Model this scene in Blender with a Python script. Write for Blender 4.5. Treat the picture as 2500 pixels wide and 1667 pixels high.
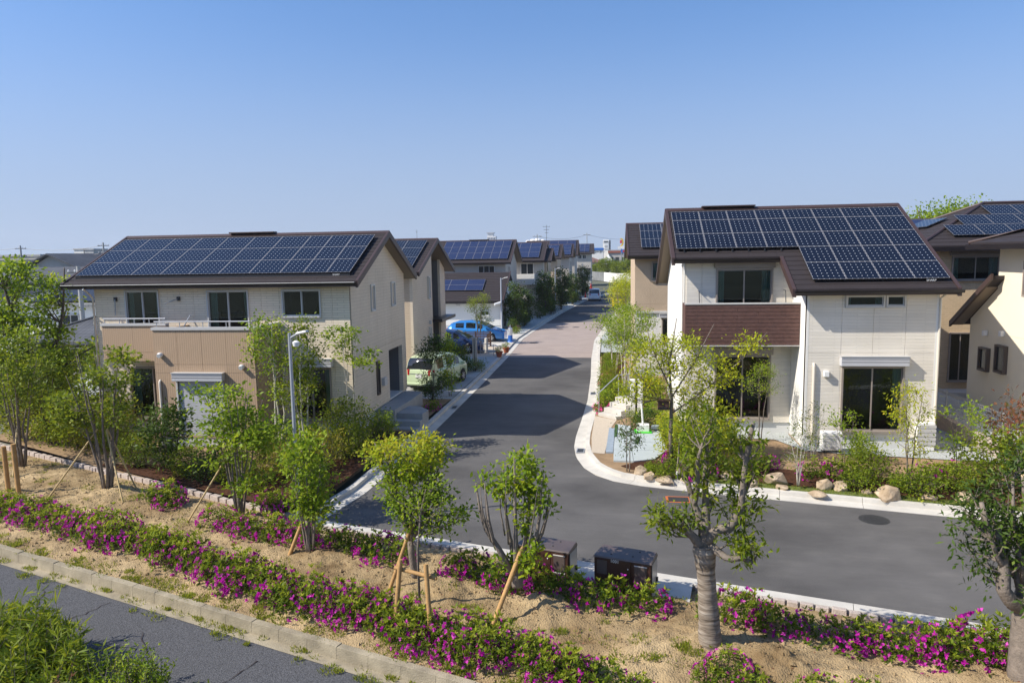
import bpy, math, random
import numpy as np
from mathutils import Vector, Matrix, noise
for o in list(bpy.data.objects): bpy.data.objects.remove(o)
S = bpy.context.scene; COL = S.collection
rad = math.radians
# ------------------------------------------------------------------ camera
cd = bpy.data.cameras.new('camera'); cam = bpy.data.objects.new('camera', cd); COL.objects.link(cam)
cd.sensor_width = 36; cd.lens = 25.62; cd.clip_end = 6000; cd.clip_start = 0.1
def cam_matrix(yaw, pitch, roll, loc):
    fw = Vector((-math.sin(yaw)*math.cos(pitch), math.cos(yaw)*math.cos(pitch), -math.sin(pitch)))
    r0 = Vector((math.cos(yaw), math.sin(yaw), 0)); u0 = r0.cross(fw)
    r = math.cos(roll)*r0 - math.sin(roll)*u0; u = math.sin(roll)*r0 + math.cos(roll)*u0
    m = Matrix((r, u, -fw)).transposed().to_4x4(); m.translation = loc
    return m
cam.matrix_world = cam_matrix(rad(7.62), rad(6.77), 0.01669, Vector((0, 0, 6.5)))
S.camera = cam
# ------------------------------------------------------------------ sky, sun, exposure
W = bpy.data.worlds.new('World'); S.world = W; W.use_nodes = True
SUN = Vector((-1.04, -0.42, 1.0)).normalized()          # towards the sun
nt = W.node_tree; bg = nt.nodes['Background']; sky = nt.nodes.new('ShaderNodeTexSky')
sky.sky_type = 'NISHITA'; sky.sun_disc = False
sky.sun_elevation = math.asin(SUN.z); sky.sun_rotation = math.atan2(SUN.x, SUN.y)
sky.altitude = 20; sky.air_density = 1.0; sky.dust_density = 0.3; sky.ozone_density = 1.0
# hazy horizon: the whole dome is read a little higher than it is, and slightly more saturated, evenly all round
tcw = nt.nodes.new('ShaderNodeTexCoord'); spw = nt.nodes.new('ShaderNodeSeparateXYZ'); cbw = nt.nodes.new('ShaderNodeCombineXYZ')
mxz = nt.nodes.new('ShaderNodeMath'); mxz.operation = 'MAXIMUM'; mxz.inputs[1].default_value = 0.0
maz = nt.nodes.new('ShaderNodeMath'); maz.operation = 'MULTIPLY_ADD'; maz.inputs[1].default_value = 0.68; maz.inputs[2].default_value = 0.16
nt.links.new(tcw.outputs['Generated'], spw.inputs[0]); nt.links.new(spw.outputs[2], mxz.inputs[0]); nt.links.new(mxz.outputs[0], maz.inputs[0])
nt.links.new(spw.outputs[0], cbw.inputs[0]); nt.links.new(spw.outputs[1], cbw.inputs[1]); nt.links.new(maz.outputs[0], cbw.inputs[2]); nt.links.new(cbw.outputs[0], sky.inputs[0])
hsw = nt.nodes.new('ShaderNodeHueSaturation'); hsw.inputs['Saturation'].default_value = 1.28; nt.links.new(sky.outputs[0], hsw.inputs['Color'])
tnt = nt.nodes.new('ShaderNodeMix'); tnt.data_type = 'RGBA'; tnt.blend_type = 'MULTIPLY'; tnt.inputs[0].default_value = 1; tnt.inputs[7].default_value = (1.1, 0.95, 0.99, 1)
nt.links.new(hsw.outputs[0], tnt.inputs[6]); bg.inputs[1].default_value = 0.142
# pale haze towards the horizon, the same all round
hz1 = nt.nodes.new('ShaderNodeMapRange'); hz1.inputs[1].default_value = 0.0; hz1.inputs[2].default_value = 0.32; hz1.inputs[3].default_value = 1.0; hz1.inputs[4].default_value = 0.0; hz1.interpolation_type = 'SMOOTHSTEP'; nt.links.new(mxz.outputs[0], hz1.inputs[0])
hz2 = nt.nodes.new('ShaderNodeMath'); hz2.operation = 'MULTIPLY'; hz2.inputs[1].default_value = 0.8; nt.links.new(hz1.outputs[0], hz2.inputs[0])
hz = nt.nodes.new('ShaderNodeMix'); hz.data_type = 'RGBA'; hz.inputs[7].default_value = (2.35, 2.80, 3.55, 1); nt.links.new(hz2.outputs[0], hz.inputs[0]); nt.links.new(tnt.outputs[2], hz.inputs[6]); nt.links.new(hz.outputs[2], bg.inputs[0])
sl = bpy.data.lights.new('sun', 'SUN'); sl.energy = 5.0; sl.angle = rad(0.5); sl.color = (1.0, 0.94, 0.84)
so = bpy.data.objects.new('sun', sl); COL.objects.link(so)
so.rotation_euler = (-SUN).to_track_quat('-Z', 'Y').to_euler(); so.location = SUN*60
S.view_settings.view_transform = 'Standard'; S.view_settings.look = 'None'
S.view_settings.exposure = 0.42; S.view_settings.gamma = 1.0; S.view_settings.use_curve_mapping = False
S.render.engine = 'CYCLES'
try:
    S.cycles.max_bounces = 6; S.cycles.transparent_max_bounces = 12; S.cycles.use_denoising = True
    S.cycles.caustics_reflective = False; S.cycles.caustics_refractive = False
except Exception: pass
# ------------------------------------------------------------------ materials
M = {}
def new_mat(name):
    m = bpy.data.materials.new(name); m.use_nodes = True; M[name] = m
    return m, m.node_tree, m.node_tree.nodes['Principled BSDF']
def N(nt, t, **kw):
    n = nt.nodes.new(t)
    for k, v in kw.items(): setattr(n, k, v)
    return n
def ramp(nt, fac, stops):
    r = N(nt, 'ShaderNodeValToRGB'); e = r.color_ramp.elements
    while len(e) < len(stops): e.new(0.5)
    for el, (p, c) in zip(e, stops): el.position = p; el.color = (c[0], c[1], c[2], 1)
    nt.links.new(fac, r.inputs[0]); return r.outputs[0]
def sc(c, k): return tuple(max(0, min(1, x*k)) for x in c[:3])
def mat(name, col, rough=0.7, var=0.12, scale=3.0, bump=0.0, bscale=40.0, metal=0.0, spec=0.5, coat=0.0, emit=None, col2=None, detail=6, gen=False, bdist=0.02):
    """plain surface with mottled colour and fine relief"""
    m, nt, b = new_mat(name)
    tc = N(nt, 'ShaderNodeTexCoord'); co = tc.outputs['Object']
    n1 = N(nt, 'ShaderNodeTexNoise'); n1.inputs['Scale'].default_value = scale; n1.inputs['Detail'].default_value = detail; n1.inputs['Roughness'].default_value = 0.62
    nt.links.new(co, n1.inputs['Vector'])
    a = col2 if col2 else sc(col, 1+var)
    c = ramp(nt, n1.outputs['Fac'], [(0.3, sc(col, 1-var)), (0.72, a)])
    nt.links.new(c, b.inputs['Base Color'])
    b.inputs['Roughness'].default_value = rough; b.inputs['Metallic'].default_value = metal
    b.inputs['Specular IOR Level'].default_value = spec
    if coat: b.inputs['Coat Weight'].default_value = coat; b.inputs['Coat Roughness'].default_value = 0.05
    if bump:
        n2 = N(nt, 'ShaderNodeTexNoise'); n2.inputs['Scale'].default_value = bscale; n2.inputs['Detail'].default_value = 8
        nt.links.new(co, n2.inputs['Vector'])
        bp = N(nt, 'ShaderNodeBump'); bp.inputs['Strength'].default_value = min(1, bump); bp.inputs['Distance'].default_value = bdist
        nt.links.new(n2.outputs['Fac'], bp.inputs['Height']); nt.links.new(bp.outputs[0], b.inputs['Normal'])
    if emit: b.inputs['Emission Color'].default_value = (*emit, 1); b.inputs['Emission Strength'].default_value = 1
    return m
def siding(name, col, bw, bh, mortar=0.006, rough=0.75, depth=0.008, var=0.06, offset=0.5, axis='front', jointk=0.72):
    """panel siding pressed with a block or slat pattern; axis says which way the wall faces"""
    m, nt, b = new_mat(name)
    tc = N(nt, 'ShaderNodeTexCoord'); sp = N(nt, 'ShaderNodeSeparateXYZ'); cb = N(nt, 'ShaderNodeCombineXYZ')
    nt.links.new(tc.outputs['Object'], sp.inputs[0])
    ad = N(nt, 'ShaderNodeMath', operation='ADD'); nt.links.new(sp.outputs[0], ad.inputs[0]); nt.links.new(sp.outputs[1], ad.inputs[1])
    nt.links.new(ad.outputs[0], cb.inputs[0]); nt.links.new(sp.outputs[2], cb.inputs[1])
    br = N(nt, 'ShaderNodeTexBrick'); br.offset = offset; br.inputs['Scale'].default_value = 1
    br.inputs['Brick Width'].default_value = bw; br.inputs['Row Height'].default_value = bh
    br.inputs['Mortar Size'].default_value = mortar; br.inputs['Mortar Smooth'].default_value = 0.3
    br.inputs['Color1'].default_value = (*sc(col, 1-var), 1); br.inputs['Color2'].default_value = (*sc(col, 1+var), 1)
    br.inputs['Mortar'].default_value = (*sc(col, jointk), 1)
    nt.links.new(cb.outputs[0], br.inputs['Vector'])
    n1 = N(nt, 'ShaderNodeTexNoise'); n1.inputs['Scale'].default_value = 0.8; n1.inputs['Detail'].default_value = 6; nt.links.new(tc.outputs['Object'], n1.inputs['Vector'])
    mx = N(nt, 'ShaderNodeMix', data_type='RGBA', blend_type='MULTIPLY'); mx.inputs[0].default_value = 1
    r = ramp(nt, n1.outputs['Fac'], [(0.3, (0.9, 0.89, 0.87)), (0.7, (1.0, 1.0, 1.0))])
    nt.links.new(br.outputs['Color'], mx.inputs[6]); nt.links.new(r, mx.inputs[7]); nt.links.new(mx.outputs[2], b.inputs['Base Color'])
    b.inputs['Roughness'].default_value = rough; b.inputs['Specular IOR Level'].default_value = 0.3
    n2 = N(nt, 'ShaderNodeTexNoise'); n2.inputs['Scale'].default_value = 14; n2.inputs['Detail'].default_value = 4
    cv = N(nt, 'ShaderNodeCombineXYZ'); s3 = N(nt, 'ShaderNodeMath', operation='MULTIPLY'); s3.inputs[1].default_value = 3.0
    nt.links.new(sp.outputs[2], s3.inputs[0]); nt.links.new(ad.outputs[0], cv.inputs[0]); nt.links.new(s3.outputs[0], cv.inputs[1]); nt.links.new(cv.outputs[0], n2.inputs['Vector'])
    h = N(nt, 'ShaderNodeMath', operation='MULTIPLY_ADD'); h.inputs[1].default_value = 0.45
    inv = N(nt, 'ShaderNodeMath', operation='SUBTRACT'); inv.inputs[0].default_value = 1; nt.links.new(br.outputs['Fac'], inv.inputs[1])
    nt.links.new(n2.outputs['Fac'], h.inputs[0]); nt.links.new(inv.outputs[0], h.inputs[2])
    bp = N(nt, 'ShaderNodeBump'); bp.inputs['Strength'].default_value = 0.7; bp.inputs['Distance'].default_value = depth
    nt.links.new(h.outputs[0], bp.inputs['Height']); nt.links.new(bp.outputs[0], b.inputs['Normal'])
    return m
def ribbed(name, col, pitch=0.075):
    m, nt, b = new_mat(name)
    tc = N(nt, 'ShaderNodeTexCoord'); sp = N(nt, 'ShaderNodeSeparateXYZ'); nt.links.new(tc.outputs['Object'], sp.inputs[0])
    ad = N(nt, 'ShaderNodeMath', operation='ADD'); nt.links.new(sp.outputs[0], ad.inputs[0]); nt.links.new(sp.outputs[1], ad.inputs[1])
    dv = N(nt, 'ShaderNodeMath', operation='DIVIDE'); dv.inputs[1].default_value = pitch; nt.links.new(ad.outputs[0], dv.inputs[0])
    fr = N(nt, 'ShaderNodeMath', operation='FRACT'); nt.links.new(dv.outputs[0], fr.inputs[0])
    c = ramp(nt, fr.outputs[0], [(0.0, sc(col, 0.74)), (0.12, sc(col, 0.78)), (0.2, col), (0.92, sc(col, 1.04))])
    nt.links.new(c, b.inputs['Base Color']); b.inputs['Roughness'].default_value = 0.65
    c2 = ramp(nt, fr.outputs[0], [(0.0, (0, 0, 0)), (0.14, (0, 0, 0)), (0.3, (1, 1, 1)), (0.9, (1, 1, 1))])
    bp = N(nt, 'ShaderNodeBump'); bp.inputs['Strength'].default_value = 0.8; bp.inputs['Distance'].default_value = 0.012
    nt.links.new(c2, bp.inputs['Height']); nt.links.new(bp.outputs[0], b.inputs['Normal'])
    return m
def leafmat(name, cols, trans=0.42, rough=0.55, dim=1.1):
    """leaf: each leaf takes its own tint from the 'tint' attribute"""
    m, nt, b = new_mat(name)
    at = N(nt, 'ShaderNodeAttribute'); at.attribute_name = 'tint'
    n = len(cols); c = ramp(nt, at.outputs['Fac'], [(i/(n-1), sc(k, dim)) for i, k in enumerate(cols)])
    nt.links.new(c, b.inputs['Base Color']); b.inputs['Roughness'].default_value = rough; b.inputs['Specular IOR Level'].default_value = 0.22
    tr = N(nt, 'ShaderNodeBsdfTranslucent'); hs = N(nt, 'ShaderNodeHueSaturation'); hs.inputs['Value'].default_value = 1.5; hs.inputs['Hue'].default_value = 0.485
    nt.links.new(c, hs.inputs['Color']); nt.links.new(hs.outputs[0], tr.inputs[0])
    mx = N(nt, 'ShaderNodeMixShader'); mx.inputs[0].default_value = trans
    nt.links.new(b.outputs[0], mx.inputs[1]); nt.links.new(tr.outputs[0], mx.inputs[2])
    nt.links.new(mx.outputs[0], nt.nodes['Material Output'].inputs[0])
    return m
def solar_mat(name, base=(0.007, 0.009, 0.017), dots=True):
    m, nt, b = new_mat(name)
    uv = N(nt, 'ShaderNodeUVMap'); sp = N(nt, 'ShaderNodeSeparateXYZ'); nt.links.new(uv.outputs[0], sp.inputs[0])
    fs = []
    for i in (0, 1):
        f = N(nt, 'ShaderNodeMath', operation='FRACT'); nt.links.new(sp.outputs[i], f.inputs[0])
        s = N(nt, 'ShaderNodeMath', operation='SUBTRACT'); nt.links.new(f.outputs[0], s.inputs[0]); s.inputs[1].default_value = 0.5
        a = N(nt, 'ShaderNodeMath', operation='ABSOLUTE'); nt.links.new(s.outputs[0], a.inputs[0]); fs.append(a)
    sm = N(nt, 'ShaderNodeMath', operation='ADD'); nt.links.new(fs[0].outputs[0], sm.inputs[0]); nt.links.new(fs[1].outputs[0], sm.inputs[1])
    g = N(nt, 'ShaderNodeMath', operation='GREATER_THAN'); nt.links.new(sm.outputs[0], g.inputs[0]); g.inputs[1].default_value = 0.88
    mxx = N(nt, 'ShaderNodeMath', operation='MAXIMUM'); nt.links.new(fs[0].outputs[0], mxx.inputs[0]); nt.links.new(fs[1].outputs[0], mxx.inputs[1])
    l = N(nt, 'ShaderNodeMath', operation='GREATER_THAN'); nt.links.new(mxx.outputs[0], l.inputs[0]); l.inputs[1].default_value = 0.488
    m1 = N(nt, 'ShaderNodeMix', data_type='RGBA'); nt.links.new(l.outputs[0], m1.inputs[0]); m1.inputs[6].default_value = (*base, 1); m1.inputs[7].default_value = (0.03, 0.035, 0.06, 1)
    m2 = N(nt, 'ShaderNodeMix', data_type='RGBA'); nt.links.new(g.outputs[0], m2.inputs[0]); nt.links.new(m1.outputs[2], m2.inputs[6]); m2.inputs[7].default_value = (0.45, 0.47, 0.50, 1)
    nt.links.new((m2 if dots else m1).outputs[2], b.inputs['Base Color']); b.inputs['Roughness'].default_value = 0.22; b.inputs['Specular IOR Level'].default_value = 0.32
    return m
def glass_mat(name):
    m, nt, b = new_mat(name); nt.nodes.remove(b)
    t = N(nt, 'ShaderNodeBsdfTransparent'); t.inputs[0].default_value = (0.62, 0.68, 0.66, 1)
    g = N(nt, 'ShaderNodeBsdfGlossy'); g.inputs['Roughness'].default_value = 0.015; g.inputs[0].default_value = (0.9, 0.95, 0.95, 1)
    f = N(nt, 'ShaderNodeFresnel'); f.inputs[0].default_value = 1.52
    ad = N(nt, 'ShaderNodeMath', operation='MULTIPLY_ADD'); ad.inputs[1].default_value = 1.0; ad.inputs[2].default_value = 0.0; nt.links.new(f.outputs[0], ad.inputs[0])
    mx = N(nt, 'ShaderNodeMixShader'); nt.links.new(ad.outputs[0], mx.inputs[0]); nt.links.new(t.outputs[0], mx.inputs[1]); nt.links.new(g.outputs[0], mx.inputs[2])
    nt.links.new(mx.outputs[0], nt.nodes['Material Output'].inputs[0]); return m

def asphalt_mat(name, col, streak=(0.35, 0.06), ang=0.0):
    """laid asphalt: fine grit, faint rolled streaks, broad worn and stained patches"""
    m, nt, b = new_mat(name); tc = N(nt, 'ShaderNodeTexCoord'); mp = N(nt, 'ShaderNodeMapping'); mp.inputs['Rotation'].default_value = (0, 0, ang); mp.inputs['Scale'].default_value = (0.45, 1.3, 1)
    nt.links.new(tc.outputs['Object'], mp.inputs[0])
    def nz(v, sca, det, ro=0.6):
        n = N(nt, 'ShaderNodeTexNoise'); n.inputs['Scale'].default_value = sca; n.inputs['Detail'].default_value = det; n.inputs['Roughness'].default_value = ro; nt.links.new(v, n.inputs['Vector']); return n.outputs['Fac']
    a = ramp(nt, nz(tc.outputs['Object'], 0.22, 5), [(0.34, sc(col, 0.72)), (0.5, col), (0.70, sc(col, 1.3))])
    st = ramp(nt, nz(mp.outputs[0], 1.0, 6, 0.7), [(0.36, (0.86, 0.86, 0.87)), (0.55, (1, 1, 1)), (0.68, (1.16, 1.15, 1.13))])
    gr = ramp(nt, nz(tc.outputs['Object'], 90, 2), [(0.35, (0.72, 0.72, 0.73)), (0.65, (1.25, 1.25, 1.24))])
    cur = a
    for k in (st, gr):
        x = N(nt, 'ShaderNodeMix', data_type='RGBA', blend_type='MULTIPLY'); x.inputs[0].default_value = 1; nt.links.new(cur, x.inputs[6]); nt.links.new(k, x.inputs[7]); cur = x.outputs[2]
    nt.links.new(cur, b.inputs['Base Color']); b.inputs['Roughness'].default_value = 0.88; b.inputs['Specular IOR Level'].default_value = 0.25
    bp = N(nt, 'ShaderNodeBump'); bp.inputs['Strength'].default_value = 0.6; bp.inputs['Distance'].default_value = 0.01; nt.links.new(nz(tc.outputs['Object'], 120, 3), bp.inputs['Height']); nt.links.new(bp.outputs[0], b.inputs['Normal'])

def tile_mat(name, col, pitch=0.3):
    """ribbed roof tiles: courses across, rolls down the slope"""
    m, nt, b = new_mat(name); tc = N(nt, 'ShaderNodeTexCoord'); sp = N(nt, 'ShaderNodeSeparateXYZ'); nt.links.new(tc.outputs['Object'], sp.inputs[0])
    fr = []
    for ax, pt in ((0, pitch), (1, pitch), (2, pitch*0.45)):
        d = N(nt, 'ShaderNodeMath', operation='DIVIDE'); d.inputs[1].default_value = pt; nt.links.new(sp.outputs[ax], d.inputs[0]); f = N(nt, 'ShaderNodeMath', operation='FRACT'); nt.links.new(d.outputs[0], f.inputs[0]); fr.append(f)
    n1 = N(nt, 'ShaderNodeTexNoise'); n1.inputs['Scale'].default_value = 0.9; n1.inputs['Detail'].default_value = 8; nt.links.new(tc.outputs['Object'], n1.inputs['Vector'])
    a = ramp(nt, n1.outputs['Fac'], [(0.3, sc(col, 0.75)), (0.7, sc(col, 1.25))]); k1 = ramp(nt, fr[0].outputs[0], [(0, (0.55, 0.55, 0.55)), (0.25, (1, 1, 1)), (0.8, (1.1, 1.1, 1.1))]); k2 = ramp(nt, fr[2].outputs[0], [(0, (0.6, 0.6, 0.6)), (0.2, (1, 1, 1)), (1, (1.05, 1.05, 1.05))]); cur = a
    for k in (k1, k2):
        x = N(nt, 'ShaderNodeMix', data_type='RGBA', blend_type='MULTIPLY'); x.inputs[0].default_value = 1; nt.links.new(cur, x.inputs[6]); nt.links.new(k, x.inputs[7]); cur = x.outputs[2]
    nt.links.new(cur, b.inputs['Base Color']); b.inputs['Roughness'].default_value = 0.65; b.inputs['Specular IOR Level'].default_value = 0.3
# ------------------------------------------------------------------ the palette
asphalt_mat('asphalt', (0.108, 0.103, 0.098), ang=0.27)
mat('brick_paving', (0.34, 0.275, 0.235), 0.9, 0.1, 0.8, 0.3, 60, spec=0.2)
mat('old_asphalt', (0.10, 0.10, 0.104), 0.95, 0.5, 38, 1.0, 70, spec=0.2)
mat('concrete_pale', (0.54, 0.51, 0.45), 0.85, 0.16, 1.3, 0.3, 60, spec=0.2)
mat('concrete_old', (0.31, 0.265, 0.185), 0.9, 0.32, 2.2, 0.6, 40, spec=0.2)
mat('concrete_grey', (0.34, 0.34, 0.33), 0.85, 0.1, 2.0, 0.2, 50, spec=0.2)
mat('plinth_grey', (0.60, 0.60, 0.58), 0.85, 0.06, 2.0, 0.15, 50, spec=0.2)
mat('sand_soil', (0.265, 0.175, 0.085), 0.97, 0.3, 0.75, 1.0, 34, spec=0.1, col2=(0.56, 0.42, 0.235), detail=15, bdist=0.045)
mat('garden_soil', (0.30, 0.205, 0.12), 0.97, 0.25, 1.6, 0.8, 40, spec=0.1)
mat('mulch', (0.075, 0.035, 0.02), 0.95, 0.5, 12, 1.0, 70, spec=0.1)
mat('gravel', (0.42, 0.44, 0.43), 0.9, 0.4, 28, 1.0, 60, spec=0.2)
mat('gravel_beige', (0.52, 0.44, 0.34), 0.9, 0.25, 45, 0.6, 90, spec=0.2)
mat('granite', (0.44, 0.37, 0.32), 0.85, 0.22, 14, 0.7, 40, spec=0.2)
mat('slab_grey', (0.40, 0.44, 0.44), 0.8, 0.08, 3, 0.2, 60, spec=0.3)
mat('slab_blue', (0.27, 0.32, 0.37), 0.8, 0.1, 5, 0.2, 60, spec=0.3)
mat('turf_green', (0.035, 0.09, 0.02), 0.95, 0.4, 30, 0.8, 120)
mat('lawn', (0.12, 0.15, 0.03), 0.95, 0.35, 6, 0.8, 120)
mat('boulder', (0.40, 0.275, 0.155), 0.9, 0.4, 2.6, 1.0, 9, spec=0.2, col2=(0.60, 0.48, 0.34), detail=10)
mat('ground_far', (0.13, 0.135, 0.10), 0.95, 0.35, 0.03, spec=0.1)
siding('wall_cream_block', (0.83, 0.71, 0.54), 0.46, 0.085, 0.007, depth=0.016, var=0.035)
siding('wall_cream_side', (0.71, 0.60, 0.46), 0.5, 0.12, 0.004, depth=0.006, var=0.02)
siding('wall_beige', (0.60, 0.475, 0.345), 0.46, 0.085, 0.006, depth=0.012, var=0.03)
siding('wall_white_slat', (0.84, 0.78, 0.675), 1.3, 0.045, 0.006, depth=0.014, var=0.05, jointk=0.80)
mat('wall_tan_rough', (0.50, 0.385, 0.27), 0.85, 0.07, 1.2, 0.9, 26, spec=0.2)
siding('wall_tan_tile', (0.60, 0.45, 0.28), 0.24, 0.085, 0.010, depth=0.012, var=0.06, jointk=1.12)
mat('wall_cream_plain', (0.80, 0.72, 0.56), 0.8, 0.03, 0.8, 0.1, 60, spec=0.25)
mat('wall_white', (0.76, 0.74, 0.69), 0.8, 0.03, 0.8, 0.1, 60, spec=0.25)
mat('wall_grey', (0.42, 0.42, 0.41), 0.85, 0.12, 0.8, spec=0.25)
mat('wall_greige', (0.50, 0.46, 0.40), 0.85, 0.08, 0.8, spec=0.25)
mat('wall_dark', (0.13, 0.11, 0.095), 0.8, 0.15, 1, spec=0.25)
mat('porch_grey', (0.16, 0.155, 0.15), 0.8, 0.08, 1.5, spec=0.3)
ribbed('ribbed_tan', (0.40, 0.28, 0.18))
mat('board_brown', (0.115, 0.056, 0.043), 0.55, 0.22, 9, 0.2, 60)
mat('joint_dark', (0.03, 0.02, 0.018), 0.8)
mat('roof_brown', (0.033, 0.026, 0.026), 0.75, 0.1, 3, 0.25, 120, spec=0.3)
mat('fascia_brown', (0.058, 0.034, 0.029), 0.5, 0.1, 2)
mat('gutter_dark', (0.014, 0.010, 0.010), 0.35, 0.1, 2)
mat('soffit', (0.22, 0.17, 0.125), 0.8, 0.03, 1)
tile_mat('tile_grey', (0.075, 0.078, 0.085))
tile_mat('tile_dark', (0.045, 0.047, 0.052))
tile_mat('tile_pale', (0.2, 0.205, 0.2))
tile_mat('tile_red', (0.16, 0.09, 0.07))
mat('alu', (0.52, 0.51, 0.49), 0.4, 0.04, 2, metal=0.0)
mat('frame_taupe', (0.30, 0.255, 0.215), 0.45, 0.04, 2)
mat('frame_pale', (0.58, 0.56, 0.52), 0.45, 0.04, 2)
mat('frame_dark', (0.10, 0.075, 0.06), 0.45, 0.04, 2)
mat('shutter_grey', (0.50, 0.50, 0.51), 0.5, 0.03, 2)
mat('pipe_cream', (0.66, 0.60, 0.50), 0.5, 0.03, 2)
mat('white_plastic', (0.78, 0.77, 0.74), 0.4, 0.03, 2)
mat('black_plastic', (0.018, 0.018, 0.02), 0.45, 0.1, 2)
mat('room', (0.12, 0.11, 0.095), 0.9, 0.2, 0.6)
mat('curtain', (0.60, 0.74, 0.70), 0.9, 0.08, 2)
mat('curtain_beige', (0.55, 0.46, 0.34), 0.9, 0.06, 2)
mat('blind', (0.42, 0.44, 0.45), 0.6, 0.04, 2)
glass_mat('glass')
mat('glass_dark', (0.025, 0.03, 0.032), 0.12, 0.3, 0.7, spec=0.3)
solar_mat('solar_cell'); solar_mat('solar_cell_plain', (0.022, 0.030, 0.075), dots=False)
mat('solar_frame', (0.27, 0.26, 0.26), 0.4, 0.05, 3)
mat('solar_edge', (0.02, 0.02, 0.024), 0.4, 0.05, 3)
mat('steel', (0.36, 0.37, 0.39), 0.42, 0.08, 3, metal=0.35)
mat('steel_dark', (0.07, 0.075, 0.08), 0.45, 0.1, 3)
mat('wood_post', (0.42, 0.24, 0.085), 0.75, 0.22, 7, 0.3, 40)
mat('bamboo', (0.46, 0.33, 0.14), 0.6, 0.15, 7)
mat('wood_brown', (0.09, 0.045, 0.028), 0.7, 0.25, 7)
mat('cut_wood', (0.62, 0.46, 0.27), 0.8, 0.08, 9)
mat('cabinet_brown', (0.060, 0.027, 0.019), 0.38, 0.08, 2, spec=0.5)
mat('cabinet_panel', (0.10, 0.075, 0.066), 0.35, 0.12, 2, spec=0.5)
mat('cabinet_side', (0.36, 0.34, 0.29), 0.3, 0.06, 2)
mat('cast_iron', (0.035, 0.035, 0.036), 0.6, 0.3, 30, 0.8, 60)
mat('orange_paint', (0.50, 0.13, 0.035), 0.6, 0.1, 9)
mat('terracotta', (0.33, 0.09, 0.04), 0.8, 0.1, 6)
mat('red_plastic', (0.60, 0.025, 0.015), 0.5, 0.05, 4)
mat('yellow_plastic', (0.75, 0.48, 0.02), 0.5, 0.05, 4)
mat('blue_plastic', (0.02, 0.14, 0.50), 0.4, 0.05, 4)
mat('green_plastic', (0.06, 0.55, 0.02), 0.5, 0.05, 4)
mat('paint_green', (0.50, 0.60, 0.37), 0.28, 0.02, 1, coat=0.7)
mat('paint_blue', (0.03, 0.22, 0.58), 0.25, 0.02, 1, metal=0.2, coat=0.8)
mat('paint_navy', (0.012, 0.03, 0.10), 0.25, 0.02, 1, coat=0.8)
mat('paint_silver', (0.50, 0.51, 0.53), 0.3, 0.02, 1, metal=0.5, coat=0.6)
mat('paint_yellow', (0.80, 0.56, 0.01), 0.3, 0.02, 1, coat=0.6)
mat('paint_black', (0.012, 0.012, 0.014), 0.25, 0.02, 1, coat=0.8)
mat('tyre', (0.015, 0.015, 0.016), 0.85, 0.1, 3)
mat('rim', (0.55, 0.56, 0.58), 0.3, 0.05, 3, metal=0.6)
mat('lamp_red', (0.42, 0.012, 0.012), 0.15, 0.05, 3, coat=0.6)
mat('lamp_clear', (0.75, 0.77, 0.80), 0.12, 0.05, 3, coat=0.6)
mat('car_glass', (0.012, 0.016, 0.018), 0.04, 0.2, 1, spec=0.9)
mat('bark_grey', (0.185, 0.15, 0.118), 0.9, 0.3, 9, 0.8, 30)
mat('bark_dark', (0.10, 0.078, 0.06), 0.9, 0.3, 9, 0.8, 30)
mat('bark_pale', (0.46, 0.42, 0.35), 0.9, 0.25, 9, 0.5, 30)
# burlap bands round the wrapped trunk
m, nt_, b = new_mat('burlap'); tc = N(nt_, 'ShaderNodeTexCoord'); mp = N(nt_, 'ShaderNodeMapping'); mp.inputs['Scale'].default_value = (1.5, 1.5, 11)
nt_.links.new(tc.outputs['Object'], mp.inputs[0]); n1 = N(nt_, 'ShaderNodeTexNoise'); n1.inputs['Scale'].default_value = 2.2; n1.inputs['Detail'].default_value = 7; nt_.links.new(mp.outputs[0], n1.inputs['Vector'])
nt_.links.new(ramp(nt_, n1.outputs['Fac'], [(0.3, (0.085, 0.062, 0.042)), (0.5, (0.22, 0.175, 0.13)), (0.72, (0.36, 0.31, 0.25))]), b.inputs['Base Color'])
bp = N(nt_, 'ShaderNodeBump'); bp.inputs['Distance'].default_value = 0.03; bp.inputs['Strength'].default_value = 0.9; nt_.links.new(n1.outputs['Fac'], bp.inputs['Height']); nt_.links.new(bp.outputs[0], b.inputs['Normal']); b.inputs['Roughness'].default_value = 0.95
leafmat('leaf_fresh', [(0.084, 0.149, 0.008), (0.190, 0.279, 0.014), (0.358, 0.396, 0.030)])
leafmat('leaf_mid', [(0.067, 0.113, 0.008), (0.151, 0.203, 0.012), (0.291, 0.306, 0.020)])
leafmat('leaf_dark', [(0.025, 0.052, 0.008), (0.056, 0.099, 0.012), (0.123, 0.171, 0.020)], trans=0.25)
leafmat('leaf_gold', [(0.07, 0.14, 0.01), (0.15, 0.24, 0.012), (0.26, 0.34, 0.016), (0.36, 0.34, 0.02)])
leafmat('leaf_yellowgreen', [(0.146, 0.216, 0.010), (0.336, 0.378, 0.015), (0.560, 0.486, 0.020)])
leafmat('leaf_red', [(0.09, 0.11, 0.02), (0.19, 0.085, 0.045), (0.29, 0.11, 0.07)])
leafmat('leaf_olive', [(0.084, 0.113, 0.010), (0.179, 0.189, 0.015), (0.325, 0.216, 0.030)])
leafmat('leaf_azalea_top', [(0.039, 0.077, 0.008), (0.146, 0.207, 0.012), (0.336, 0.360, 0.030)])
leafmat('petal_magenta', [(0.25, 0.003, 0.17), (0.46, 0.009, 0.31), (0.64, 0.11, 0.47)], trans=0.35)
leafmat('petal_pink', [(0.62, 0.03, 0.20), (0.78, 0.10, 0.36), (0.82, 0.3, 0.5)], trans=0.3)
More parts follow.
